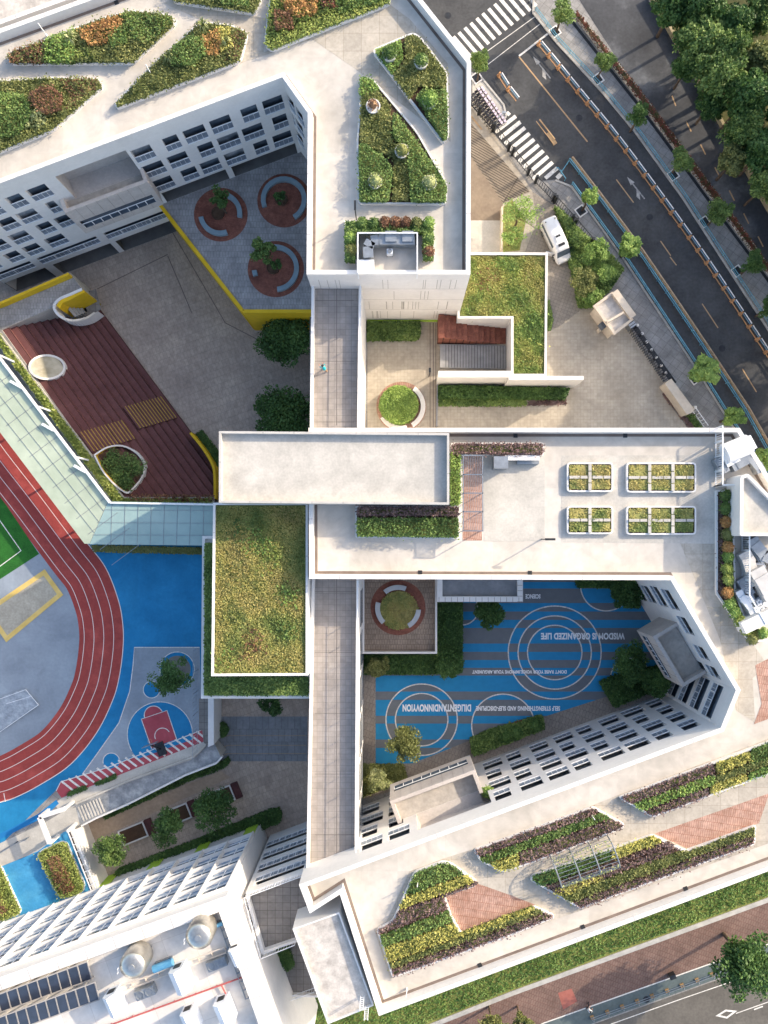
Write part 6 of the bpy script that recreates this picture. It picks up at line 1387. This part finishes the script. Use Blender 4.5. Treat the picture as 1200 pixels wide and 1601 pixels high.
# far planter with red flowers
fl = [(897, 22), (902, 18), (1006, 148), (1063, 225), (1123, 305), (1186, 392), (1300, 555), (1296, 560), (1181, 398), (1117, 313), (1057, 233), (1000, 156)]
root = empty('flower_trough', P(1050, 220, 0), 'long roadside trough of red flowers between pavement and side road', 'planter')
MB().curb(W2(fl, .5), .12, .01, .5).build('trough', CONC, root); shrubs('flowers', inset(W2(fl, .6), .05), .2, .5, 'redfl', root, dens=90, size=.22)
b = MB(); l = W2([(889, 28), (997, 164), (1052, 238), (1112, 320), (1176, 405), (1290, 565)], .02)
b.strip(l, .35, .018); struct(b.build('pavement_groove', METALD))
wl = MB(); l = W2([(1017, -10), (1087, 110), (1133, 198), (1200, 318), (1290, 470)], .8)
for i in range(len(l)-1): wl.bar((*l[i], .4), (*l[i+1], .4), .35, .8)
top(wl.build('garden_wall', mat('wall_tan', '8f8468', 'a09478', 1, .9)), 'tan boundary wall between the side road and the woods', 'wall')
flat('woodland_floor', [(1020, -200), (1020, -5), (1090, 112), (1136, 200), (1203, 320), (1400, 650), (1700, 650), (1700, -200)], .008, mat('leaf_litter', '3e4228', '545434', .5, 1, fine=(3, .2), bump=.6))
for i, (x, y, r, h_, k, lab) in enumerate([(1052, 10, 36, 8, 'dark', 'dark woodland tree at the top, nearest the side road'), (1092, 62, 44, 9, 'green', 'broad woodland tree below the top one along the tan wall'), (1098, 8, 40, 10, 'dark', 'second tree from the left along the top picture edge in the woods'), (1128, 110, 44, 10, 'green', 'bright topped woodland tree level with the second street tree'),
    (1150, 40, 34, 9, 'dark', 'dark woodland tree set back near the top right corner'), (1170, 150, 42, 11, 'dark', 'tall dark woodland tree set back from the tan wall'), (1160, 205, 36, 9, 'green', 'woodland tree leaning over the tan wall at mid height'), (1195, 95, 34, 9, 'olive', 'greyish olive woodland tree at the right picture edge'), (1192, 235, 38, 9, 'dark', 'lower dark woodland tree at the right edge'), (1196, 290, 30, 8, 'green', 'lowest woodland tree before the wall leaves the picture'), (1235, 180, 40, 10, 'dark', 'woodland tree just past the right picture edge'), (1245, 290, 40, 9, 'dark', 'woodland tree past the right edge, lowest one'), (1076, 102, 26, 7, 'dark', 'small dark woodland tree pressed against the tan wall near its upper part'), (1112, 160, 28, 7, 'dark', 'small dark woodland tree against the tan wall, below the middle street trees'), (1146, 252, 26, 7, 'olive', 'small olive woodland tree against the lower part of the tan wall'), (1190, 20, 34, 9, 'green', 'green woodland tree in the top right corner'), (1140, 75, 30, 10, 'green', 'green woodland tree in the thick of the wood below the top corner'), (1165, 100, 30, 8, 'olive', 'olive woodland tree set well back from the wall')]):
    tree('tree', x, y, 0, r*.97, h_, k, lab, n=9000, clumps=56, size=.36, ck='wood_'+k, group='trees of the roadside wood')
for i, (x, y, r, k, lab) in enumerate([(880, 17, 22, 'green', 'street tree at the top picture edge by the junction'), (945, 96, 19, 'green', 'second street tree from the top on the far pavement'), (1000, 180, 19, 'dark', 'third street tree from the top on the far pavement'), (1065, 250, 20, 'green', 'fourth street tree from the top on the far pavement'), (1125, 333, 20, 'green', 'fifth street tree from the top on the far pavement'), (1180, 411, 20, 'dark', 'sixth street tree from the top on the far pavement'), (1204, 480, 18, 'dark', 'last street tree on the far pavement, at the right edge'),
    (751, 97, 16, 'green', 'street tree beside the crosswalk close to the white block'), (922, 308, 16, 'bright', 'small street tree on the corner island of the near pavement'), (985, 383, 22, 'bright', 'street tree behind the police van on the near pavement'), (1102, 580, 26, 'bright', 'street tree on the near pavement beyond the folding gate'), (1147, 652, 21, 'bright', 'street tree just above the corner of the middle block'), (1196, 718, 20, 'bright', 'street tree at the right edge beside the rooftop plant')]):
    lab = lab.replace('police van', 'white van'); tree('tree', x, y, 0, r, 5.6, k, lab, n=2600, clumps=26, size=.24, ck='street_'+k, group='street trees')
for i, (x, y, lab) in enumerate([(867, 50, 'tree pit beside the junction tree'), (934, 124, 'tree pit by the second far pavement tree'), (1101, 347, 'tree pit by the fifth far pavement tree'), (908, 330, 'tree pit on the corner island of the near pavement'), (1086, 592, 'tree pit beyond the folding gate'), (745, 122, 'tree pit by the crosswalk beside the white block'), (1052, 274, 'tree pit by the fourth far pavement tree'), (1152, 424, 'tree pit by the sixth far pavement tree')]):
    c = P(x, y, .1); root = empty('tree_pit', (c.x, c.y, 0), 'white framed square '+lab, 'tree pit', 'square tree pits on the pavements'); a = .62
    q = [(c.x+math.cos(a+k*math.pi/2+.785)*.85, c.y+math.sin(a+k*math.pi/2+.785)*.85) for k in range(4)]
    MB().curb(q, .14, .01, .12).build('frame', WHITE, root); MB().poly(inset(q, .13), .05).build('soil', METALD, root)
# school boundary fence, hedge belt, gate
def picket(lab, line, h=1.8, m2=METALD, step=.32):
    root = empty('metal_fence', P(*line[0], 0), lab, 'fence'); l = [P(x, y, .01) for x, y in line]; b = MB(); g = MB(); k2 = MB()
    for i in range(len(l)-1):
        a, c = l[i], l[i+1]
        for hh in (.25, h): MB().bar(a+Vector((0, 0, hh)), c+Vector((0, 0, hh)), .07).build('rail', m2, root)
        n = int((c-a).length/step)
        for k in range(n): p = a.lerp(c, k/n); g.bar(p, p+Vector((0, 0, h)), .05)
        for k in range(int((c-a).length/3)+1): p = a+(c-a).normalized()*3*k; MB().box((p.x, p.y, .01), .3, .3, h+.1).build('post', WHITE if m2 is not METALD else m2, root)
    g.build('picket', m2, root)
picket('dark picket fence between the slatted apron and the zebra crossing', [(722, 150), (770, 205), (800, 243), (833, 284)])
picket('dark picket fence curving behind the corner island to the hedge belt', [(836, 286), (866, 317), (897, 352), (925, 385)])
picket('short white picket fence at the corner by the middle block', [(1079, 640), (1099, 668)], 1.6, METALW, .4)
for px, k, h_, lab in (([(868, 322), (880, 330), (905, 358), (955, 398), (975, 420), (955, 450), (925, 478), (906, 478), (900, 440), (890, 405), (885, 360)], 'green', 1.0, 'dense green shrub belt beside the parked white van'),):
    top(shrubs('hedge', W2(px, h_), .01, h_, k, None, dens=75, size=.28, amp=.35), lab, 'shrubs')
for x, y, r, h_, k, lab in ((930, 395, 24, 4.4, 'bright', 'light green tree in the shrub belt nearest the road'), (945, 425, 20, 3.6, 'bright', 'light green tree in the shrub belt above the gatehouse'), (915, 440, 26, 4.0, 'olive', 'yellowish tree in the middle of the shrub belt'), (925, 465, 20, 3.0, 'bright', 'leafy tree touching the gatehouse roof'), (905, 375, 16, 2.6, 'green', 'small tree in the shrub belt beside the van')):
    tree('tree', x, y, 0, r, h_, k, lab, n=2400, clumps=26, size=.22)
tree('tree', 812, 335, 0, 36, 5.5, 'bright', 'thin feathery light tree in front of the parked van', n=1500, clumps=26, size=.2)
tree('tree', 800, 370, 0, 22, 4.0, 'bright', 'small feathery tree above the weedy roof corner', n=800, clumps=16, size=.2)
b = MB(); b.bar(P(784, 326, .6), P(783, 392, .6), .2, 1.2); top(b.build('garden_wall', CREAM), 'thin cream wall left of the feathery trees', 'wall')
o = flat('shrub_soil', [(784, 326), (800, 312), (822, 345), (812, 392), (786, 394)], .012, GRASSB)
flat('driveway', [(832, 300), (866, 322), (884, 360), (890, 405), (900, 440), (914, 480), (872, 512), (860, 516), (858, 402), (820, 394), (838, 350)], .012, mat('driveway_paver', '8d857b', 'a0978c', .3, .9, brick=(.4, .4, .02, '7a7268', R(20), 0), fine=(3, .08)))
# gatehouse
gh = empty('gatehouse', P(955, 490, 0), 'small cream gatehouse with a pale flat roof beside the folding gate', 'gatehouse')
rf = [(927, 478), (957, 456), (990, 500), (960, 524)]
w = ccw(W2(rf, 3.4)); ii = inset(w, .3); b = MB(); b.walls(w, 3.0, 3.4); b.ring(w, ii, 3.4); b.walls(ii, 3.12, 3.4, True); b.build('roof_rim', CREAM, gh); MB().poly(ii, 3.12).build('roof', MOTT, gh)
w2_ = inset(w, .25); b = MB(); b.walls(w2_, 0, 3.0); b.build('wall', CREAM, gh)
a, c = P(948, 504, 3.5), P(974, 489, 3.5); MB().bar(a, c, .25, .4).build('roof_beam', CREAM, gh)
p0, p1 = P(960, 456, 3.5), P(989, 496, 3.5); MB().bar(p0, p1, .8, .35).build('parapet', CREAM, gh)
a, c = P(932, 482, 1.6), P(955, 517, 1.6); b = MB(); b.bar(a.lerp(c, .55), a.lerp(c, .8), 1.6, 1.4); b.build('window', GLASSD, gh)
a = P(943, 512, .5); MB().box((a.x, a.y, 0), 1.6, .4, 1.0, .6).build('step', CREAM, gh)
gt = empty('folding_gate', P(1010, 553, 0), 'dark folding lattice gate closing the school entrance', 'gate'); b = MB(); g0, g1 = P(983, 513, .0), P(1039, 594, .0)
n = 26; e = (g1-g0).normalized(); s_ = Vector((-e.y, e.x, 0))
for k in range(n+1):
    p = g0.lerp(g1, k/n); b.bar(p+s_*.35+Vector((0, 0, .02)), p+s_*.35+Vector((0, 0, 1.5)), .06); b.bar(p-s_*.35+Vector((0, 0, .02)), p-s_*.35+Vector((0, 0, 1.5)), .06); b.bar(p-s_*.38+Vector((0, 0, 1.5)), p+s_*.38+Vector((0, 0, 1.5)), .07)
    if k < n: q = g0.lerp(g1, (k+1)/n); b.bar(p+s_*.35+Vector((0, 0, .2)), q+s_*.35+Vector((0, 0, 1.3)), .04); b.bar(p-s_*.35+Vector((0, 0, 1.3)), q-s_*.35+Vector((0, 0, .2)), .04)
b.build('lattice', METALD, gt); b = MB(); b.box((g0.x, g0.y, 0), .6, .8, 1.5, -.95); b.build('motor_box', METALG, gt)
b = MB(); b.strip(W2([(986, 503), (1054, 600)], .02), .6, .02); struct(b.build('gate_track', METALD))
src = None
for i, (x, y) in enumerate([(994.8, 510), (1002, 523), (1009, 536), (1016.7, 548), (1024, 560), (1031.7, 572.5), (1039, 584)]):
    c = P(x, y, .4)
    if src is None:
        src = empty('bollard', (c.x, c.y, .02), 'short white topped bollard in the row outside the folding gate', 'bollard', 'bollards outside the folding gate')
        b = MB(); b.lathe((c.x, c.y, .02), [(.2, 0), (.2, .05), (.15, .06), (.15, .7)], 14); b.build('post', METALD, src); b = MB(); b.lathe((c.x, c.y, .02), [(.17, .7), (.18, .78), (.12, .84), (.01, .86)], 14); b.build('cap', WHITE, src)
    else:
        d = src.copy(); COL.objects.link(d); d.location = (c.x, c.y, .02)
        for ch in list(src.children): e2_ = ch.copy(); COL.objects.link(e2_); e2_.parent = d
b = MB(); b.prism(W2([(1039, 600), (1049, 592), (1085, 640), (1082, 645), (1073, 648)], 2.2), 0, 2.2); top(b.build('sign_wall', CREAM), 'thick cream entrance wall beyond the end of the folding gate', 'wall')
top(shrubs('planting_bed', W2(smooth([(1038, 610), (1042, 604), (1052, 622), (1068, 648), (1090, 672), (1080, 672), (1056, 642), (1038, 622), (1038, 610)], 3)[:-1], .2), .01, .2, 'purple', None, dens=70, size=.2, amp=.05), 'dark curved planting bed behind the cream entrance wall', 'planting bed')
top(shrubs('planting_bed', W2([(1074, 650), (1084, 648), (1102, 676), (1090, 676)], .3), .01, .4, 'green', None, dens=70, size=.2), 'small green patch at the foot of the white picket fence', 'planting bed')
# van
def van():
    c = P(869, 377, 1.0); rz = math.atan2(-(408-349), (884-857)); root = empty('parked_van', (c.x, c.y, .012), 'white van with roof lights and its front door open, parked by the shrub belt', 'van', rz=0)
    M = Matrix.Translation((c.x, c.y, .012)) @ Matrix.Rotation(rz, 4, 'Z')
    def T(b): b.v = [tuple(M @ Vector(v)) for v in b.v]; return b
    L_, W_ = 5.3, 1.95; b = MB()   # lofted body
    st_ = [(-L_/2, .80, .45, 1.9, .92), (-L_/2+.15, .93, .35, 2.15, .9), (-1.2, .975, .32, 2.25, .88), (.8, .975, .32, 2.25, .86), (1.45, .97, .32, 2.1, .82), (1.55, .97, .32, 1.95, .84), (2.05, .95, .34, 1.22, .92), (2.5, .88, .36, 1.05, .9), (L_/2, .72, .42, .85, .85)]
    n = 12; base = 0
    for x, hw, z0, z1, tp_ in st_:
        for k in range(n):
            prof = [(-hw, z0), (-hw, z0+.35*(z1-z0)), (-hw*.99, z0+.6*(z1-z0)), (-hw*tp_, z0+.92*(z1-z0)), (-hw*tp_*.8, z1), (-hw*.3, z1+.02), (hw*.3, z1+.02), (hw*tp_*.8, z1), (hw*tp_, z0+.92*(z1-z0)), (hw*.99, z0+.6*(z1-z0)), (hw, z0+.35*(z1-z0)), (hw, z0)][k]; b.v.append((x, prof[0], prof[1]))
    for i in range(len(st_)-1):
        for k in range(n): a, d = i*n+k, i*n+(k+1) % n; b.f.append((a, a+n, d+n, d))
    b.f.append(tuple(range(n))); b.f.append(tuple(range((len(st_)-1)*n, len(st_)*n))[::-1]); T(b).build('body', CARW, root, True)
    g = MB(); g.face([(1.60, -.78, 1.93), (2.03, -.86, 1.28), (2.03, .86, 1.28), (1.60, .78, 1.93)]); T(g).build('windscreen', GLASSD, root)
    for s in (-1, 1):
        g = MB(); g.face([(-2.3, s*.965, 1.45), (.75, s*.968, 1.45), (.75, s*.90, 1.95), (-2.3, s*.885, 1.9)]); T(g).build('side_window', GLASSD, root)
        for x in (-1.6, 1.65):
            g = MB(); g.tube([(x, s*.72, .33), (x, s*.98, .33)], .34, 18); o = T(g).build('wheel', TYRE, root); g = MB(); g.tube([(x, s*.97, .33), (x, s*.99, .33)], .2, 14); T(g).build('rim', METALG, o)
        g = MB(); g.box((2.5, s*.62, .72), .25, .3, .16); T(g).build('headlight', METALW, root)
        g = MB(); g.box((1.5, s*1.12, 1.25), .12, .25, .2); T(g).build('mirror', METALD, root)
    g = MB(); g.bar((1.35, -1.0, .95), (.75, -1.75, .95), .07, 1.1); T(g).build('door', CARW, root)
    g = MB(); g.box((.05, 0, 2.27), .9, .7, .12); T(g).build('roof_unit', METALW, root)
    g = MB(); g.box((-.1, -.15, 2.4), .25, .25, .06); g.box((-.1, .15, 2.4), .25, .25, .06); T(g).build('roof_vent', METALD, root)
    g = MB(); g.box((.95, 0, 2.26), .3, .8, .09); T(g).build('light_bar', METALD, root)
    for s in (-1, 1): g = MB(); g.box((-2.2, s*.6, 2.2), .12, .12, .08); T(g).build('roof_lamp', METALD, root)
van()
# bicycles
def two_wheeler(src, x, y, rz, lab, grp, motor=False):
    c = P(x, y, .5)
    if src is None:
        r = bpy.data.objects.new('scooter' if motor else 'bicycle', None); COL.objects.link(r); wr = .25 if motor else .33
        for wx in (-.55, .55):
            b = MB(); b.tube([(wx+wr*math.cos(t), 0, wr+wr*math.sin(t)) for t in np.linspace(0, 6.283, 19)], .06 if motor else .03, 6); o = b.build('wheel', TYRE); o.parent = r
        b = MB()
        for p, q in (((-.55, 0, wr), (-.1, 0, .35)), ((-.1, 0, .35), (.42, 0, .85)), ((-.1, 0, .35), (-.22, 0, .8)), ((-.22, 0, .75), (.4, 0, .82)), ((.42, 0, .95), (.55, 0, wr)), ((-.22, 0, .75), (-.55, 0, wr))): b.bar(p, q, .12 if motor else .05)
        if motor: b.box((-.25, 0, .4), .7, .3, .3); b.box((.35, 0, .5), .1, .34, .35)
        o = b.build('frame', mat('bike_dark', '3a3550', '5a5570', 2, .5)); o.parent = r
        b = MB(); b.bar((.42, -.3, 1.0), (.42, .3, 1.0), .05); o = b.build('handlebar', METALD); o.parent = r
        b = MB(); b.box((-.24, 0, .8), .3 if not motor else .65, .16 if not motor else .28, .08); o = b.build('saddle', METALD); o.parent = r
        if not motor: b = MB(); b.box((.6, 0, .82), .26, .3, .2); o = b.build('basket', mat('basket_pale', 'b8a8b8', 'cbbccb', 2)); o.parent = r
    else:
        r = src.copy(); COL.objects.link(r)
        for ch in list(src.children): e2_ = ch.copy(); COL.objects.link(e2_); e2_.parent = r
    r.location = (c.x, c.y, .032); r.rotation_euler = (0, 0, rz); setp(r, lab, 'scooter' if motor else 'bicycle', grp); return r
src = None; k = 0
for i in range(24):
    t = i/23; x = 741+37*t+(3 if i % 2 else 0); y = 148+54*t-(6 if i % 2 else 0)
    if inside((x, y), [(738, 114), (752, 121), (788, 164), (792, 180), (772, 212), (752, 200), (738, 170)]):
        o = two_wheeler(src, x, y, .55+random.uniform(-.12, .12), 'dark bicycle parked in the packed row by the picket fence', 'bicycles parked by the zebra crossing'); src = src or o
two_wheeler(None, 910, 406, -.9, 'dark scooter parked in the shrub belt behind the van', None, True)
# street lamps
for x, y, dx, dy, h_, lab in ((828, 4, 18, 10, 7, 'tall thin street lamp on the corner at the top of the junction'), (773, 205, 10, -8, 3.2, 'short post at the lower end of the bicycle row'), (809, 589-25, 0, 0, 0, '')):
    if not h_: continue
    c = P(x, y, 0); root = empty('street_lamp', (c.x, c.y, 0), lab, 'street lamp'); b = MB(); b.tube([(c.x, c.y, 0), (c.x, c.y, h_)], [.09, .05], 8); b.build('pole', METALG, root); b = MB(); b.bar((c.x, c.y, h_), (c.x+dx/14, c.y-dy/14, h_+.1), .1, .08); b.box((c.x+dx/14, c.y-dy/14, h_), .5, .25, .12); b.build('lamp_head', METALG, root)
c = P(670, 589, 0); root = empty('camera_post', (c.x, c.y, 0), 'dark camera post in the upper court casting a thin slanting shadow', 'post'); b = MB(); b.tube([(c.x, c.y, 0), (c.x, c.y, 3.2)], .06, 8); b.build('pole', METALD, root); b = MB(); b.box((c.x, c.y+.15, 3.1), .25, .5, .2); b.build('camera_head', METALD, root)
# ================================================================== PEOPLE
def person(px, py, z, face, pose, label, cloth, hair_m, legs_m, held=None):
    c = P(px, py, z+.9); root = empty('person', (c.x, c.y, z), label, 'person', None)
    ca, sa = math.cos(face), math.sin(face); T = lambda v: (v[0]*ca-v[1]*sa, v[0]*sa+v[1]*ca, v[2])
    J = pose; names = list(J['p'].keys()); me = bpy.data.meshes.new('body'); me.from_pydata([T(J['p'][k]) for k in names], [(names.index(a), names.index(b)) for a, b in J['e']], [])
    o = bpy.data.objects.new('body', me); COL.objects.link(o); o.parent = root; md = o.modifiers.new('skin', 'SKIN'); o.modifiers.new('sub', 'SUBSURF').levels = 1; o.modifiers['sub'].render_levels = 1
    if not me.skin_vertices: me.attributes.new if 0 else None
    me.materials.append(SKIN)
    for i, k in enumerate(names):
        r_ = J['r'][k]; me.skin_vertices[0].data[i].radius = (r_, r_); me.skin_vertices[0].data[i].use_root = (k == 'pelvis')
    def sleeve(nm, keys, m_, rs, n=10):
        b = MB(); b.tube([T(J['p'][k]) for k in keys], rs, n); q = b.build(nm, m_); q.parent = root
    return root, T, sleeve
def pose(lean=.0, arm=(.5, .3), stride=.25):
    p = {'pelvis': (0, 0, .92), 'waist': (.02+lean*.3, 0, 1.08), 'chest': (.03+lean*.7, 0, 1.32), 'neck': (.04+lean, 0, 1.47), 'chin': (.07+lean*1.1, 0, 1.54), 'head': (.06+lean*1.2, 0, 1.64),
         'shl': (.03+lean*.8, .17, 1.40), 'shr': (.03+lean*.8, -.17, 1.40), 'ell': (.1+lean+arm[0]*.4, .25, 1.15), 'elr': (.1+lean+arm[1]*.4, -.25, 1.15), 'wrl': (.15+lean+arm[0], .2, 1.05), 'wrr': (.15+lean+arm[1], -.2, 1.05),
         'hpl': (0, .09, .88), 'hpr': (0, -.09, .88), 'knl': (stride*.6+.05, .1, .48), 'knr': (-stride*.2+.03, -.1, .48), 'anl': (stride, .1, .09), 'anr': (-stride, -.1, .1), 'tol': (stride+.17, .12, .04), 'tor': (-stride+.17, -.12, .04)}
    r = {'pelvis': .13, 'waist': .12, 'chest': .14, 'neck': .055, 'chin': .07, 'head': .1, 'shl': .06, 'shr': .06, 'ell': .042, 'elr': .042, 'wrl': .03, 'wrr': .03, 'hpl': .085, 'hpr': .085, 'knl': .058, 'knr': .058, 'anl': .04, 'anr': .04, 'tol': .035, 'tor': .035}
    e = [('pelvis', 'waist'), ('waist', 'chest'), ('chest', 'neck'), ('neck', 'chin'), ('chin', 'head'), ('chest', 'shl'), ('chest', 'shr'), ('shl', 'ell'), ('ell', 'wrl'), ('shr', 'elr'), ('elr', 'wrr'), ('pelvis', 'hpl'), ('pelvis', 'hpr'), ('hpl', 'knl'), ('knl', 'anl'), ('anl', 'tol'), ('hpr', 'knr'), ('knr', 'anr'), ('anr', 'tor')]
    for s, sy in (('l', 1), ('r', -1)):     # palm, thumb and four fingers
        w = Vector(p['wr'+s]); f = Vector((.05, 0, -.02)); p['pa'+s] = tuple(w+f*1.3); r['pa'+s] = .026; e.append(('wr'+s, 'pa'+s))
        for i, (dy, ln_) in enumerate(((-.026, .06), (-.009, .07), (.009, .075), (.026, .06))):
            k = 'f%d%s' % (i, s); p[k] = tuple(w+f*1.3+Vector((ln_*.6, dy, -.01))); r[k] = .009; e.append(('pa'+s, k)); k2 = k+'t'; p[k2] = tuple(Vector(p[k])+Vector((ln_*.4, 0, -.03))); r[k2] = .008; e.append((k, k2))
        k = 'th'+s; p[k] = tuple(w+f*.6+Vector((.03, -sy*.045, 0))); r[k] = .011; e.append(('wr'+s, k))
    return {'p': p, 'r': r, 'e': e}
def make_person(px, py, z, face, ps, label, top_m, leg_m, hair_m=CLOTHD):
    me0 = None; root, T, sleeve = None, None, None
    root, T, sleeve = person(px, py, z, face, ps, label, top_m, hair_m, leg_m)
    sleeve('shirt', ['pelvis', 'waist', 'chest', 'neck'], top_m, [.19, .17, .2, .08], 14)
    for s in 'lr':
        sleeve('sleeve', ['sh'+s, 'el'+s], top_m, [.085, .06]); sleeve('trouser_leg', ['hp'+s, 'kn'+s, 'an'+s], leg_m, [.115, .085, .065]); sleeve('shoe', ['an'+s, 'to'+s], CLOTHD, [.055, .045])
    h_ = Vector(T(ps['p']['head'])); b = MB(); b.lathe((h_.x, h_.y, h_.z-.02), [(.12, -.04), (.128, .03), (.105, .09), (.06, .128), (.004, .14)], 14); q = b.build('hair', hair_m); q.parent = root
    f = Vector((math.cos(face), math.sin(face), 0)); s_ = Vector((-f.y, f.x, 0)); b = MB()
    for d in (-.035, .035): p_ = h_+f*.1+s_*d; b.box((p_.x, p_.y, p_.z-.01), .015, .02, .012)
    p_ = h_+f*.1; b.box((p_.x, p_.y, p_.z-.075), .015, .045, .01); q = b.build('face_features', CLOTHD); q.parent = root
    b = MB(); p_ = h_+f*.105; b.box((p_.x, p_.y, p_.z-.05), .03, .025, .04)
    for d in (-.105, .105): p_ = h_+s_*d; b.box((p_.x, p_.y, p_.z-.04), .03, .02, .06)
    q = b.build('nose_and_ears', SKIN); q.parent = root
    return root
make_person(507, 577, 13.0, 2.2, pose(.16, (.35, .25), .22), 'person in a teal top and tan trousers leaning forward on the link corridor roof', TEAL, mat('tan_cloth', 'b08d6a', 'c09d7a', 2))
make_person(920, 1578, .02, .9, pose(.05, (.2, .1), .3), 'person in white walking along the cycle path near the bottom edge', mat('white_cloth', 'd0d0d0', 'dcdcdc', 2), CLOTHD)

# tall wood continuing past the right picture edge; its shade falls over the road and the gate
for i, (X, Y, h_, r_) in enumerate([(50.5+6.5*c_+random.uniform(-1.6, 1.6), 14+7*r2+random.uniform(-2, 2), random.uniform(16, 19), random.uniform(4.2, 5.2)) for r2 in range(7) for c_ in range(3) if (r2, c_) not in ((0, 0), (3, 1), (6, 0))]):
    px, py = NX+X*F/(H-h_*.72), NY-Y*F/(H-h_*.72)
    tree('tree', px, py, 0, r_*F/(H-h_*.72), h_, ['dark', 'green'][i % 2], 'tall tree of the wood beyond the right picture edge', n=6500, ck='wood_'+['dark', 'green'][i % 2], group='tall trees beyond the picture edge')
# tufts and patches that break up the two meadow roofs
for par, zz, lst in ((mead, 16.0, [(400, 850, 22, 'bright'), (372, 830, 14, 'dark'), (450, 930, 16, 'bright'), (360, 960, 12, 'olive'), (448, 985, 14, 'green'), (395, 1010, 18, 'rust'), (425, 875, 16, 'lime'), (370, 900, 16, 'olive'), (350, 1030, 12, 'bright'), (440, 1035, 14, 'olive')]), (low, 4.2, [(805, 430, 14, 'lime'), (800, 460, 16, 'green'), (760, 440, 12, 'rust'), (835, 500, 12, 'bright'), (838, 545, 10, 'lime'), (740, 480, 14, 'olive'), (780, 415, 12, 'bright'), (820, 470, 10, 'olive'), (830, 570, 9, 'green')])):
    for x, y, r, k in lst:
        rr = [r*random.uniform(.6, 1.25) for _ in range(12)]
        q = [(x+rr[i]*math.cos(i*.5236), y+rr[i]*math.sin(i*.5236)) for i in range(12)]
        setp(shrubs('tuft', W2(q, zz+.2), zz, .24, k, par, dens=34, size=.28, core=False, side=False, tilt=1.0, blend=.5), kind='stuff')
acunit(1184, 862, ZR, 1.9, .95, 1.0, 'grey twin fan unit under the plant room wall', fans=2, rz=-1.0, m=METALG)
acunit(1190, 948, ZR, 1.9, .95, 1.0, 'grey twin fan unit near the right picture edge', fans=2, rz=-1.0, m=METALG)
acunit(1166, 918, ZR, 1.9, .95, 1.0, 'grey twin fan unit in the middle of the fenced yard', fans=2, rz=-1.0, m=METALG)

for x, y, lab in ((905, 185, 'round iron manhole cover in the road beside the long yellow line'), (1015, 340, 'round iron manhole cover in the road below the lower arrow'), (1128, 545, 'round iron manhole cover in the road opposite the gate'), (700, 25, 'round iron manhole cover in the junction above the zebra crossing'), (1010, 1562, 'round iron manhole cover in the road at the bottom edge')):
    c = P(x, y); b = MB(); b.lathe((c.x, c.y, .013), [(.4, 0), (.4, .012), (.33, .012), (.32, .008), (.01, .009)], 20); top(b.build('manhole_cover', METALD), lab, 'manhole cover')
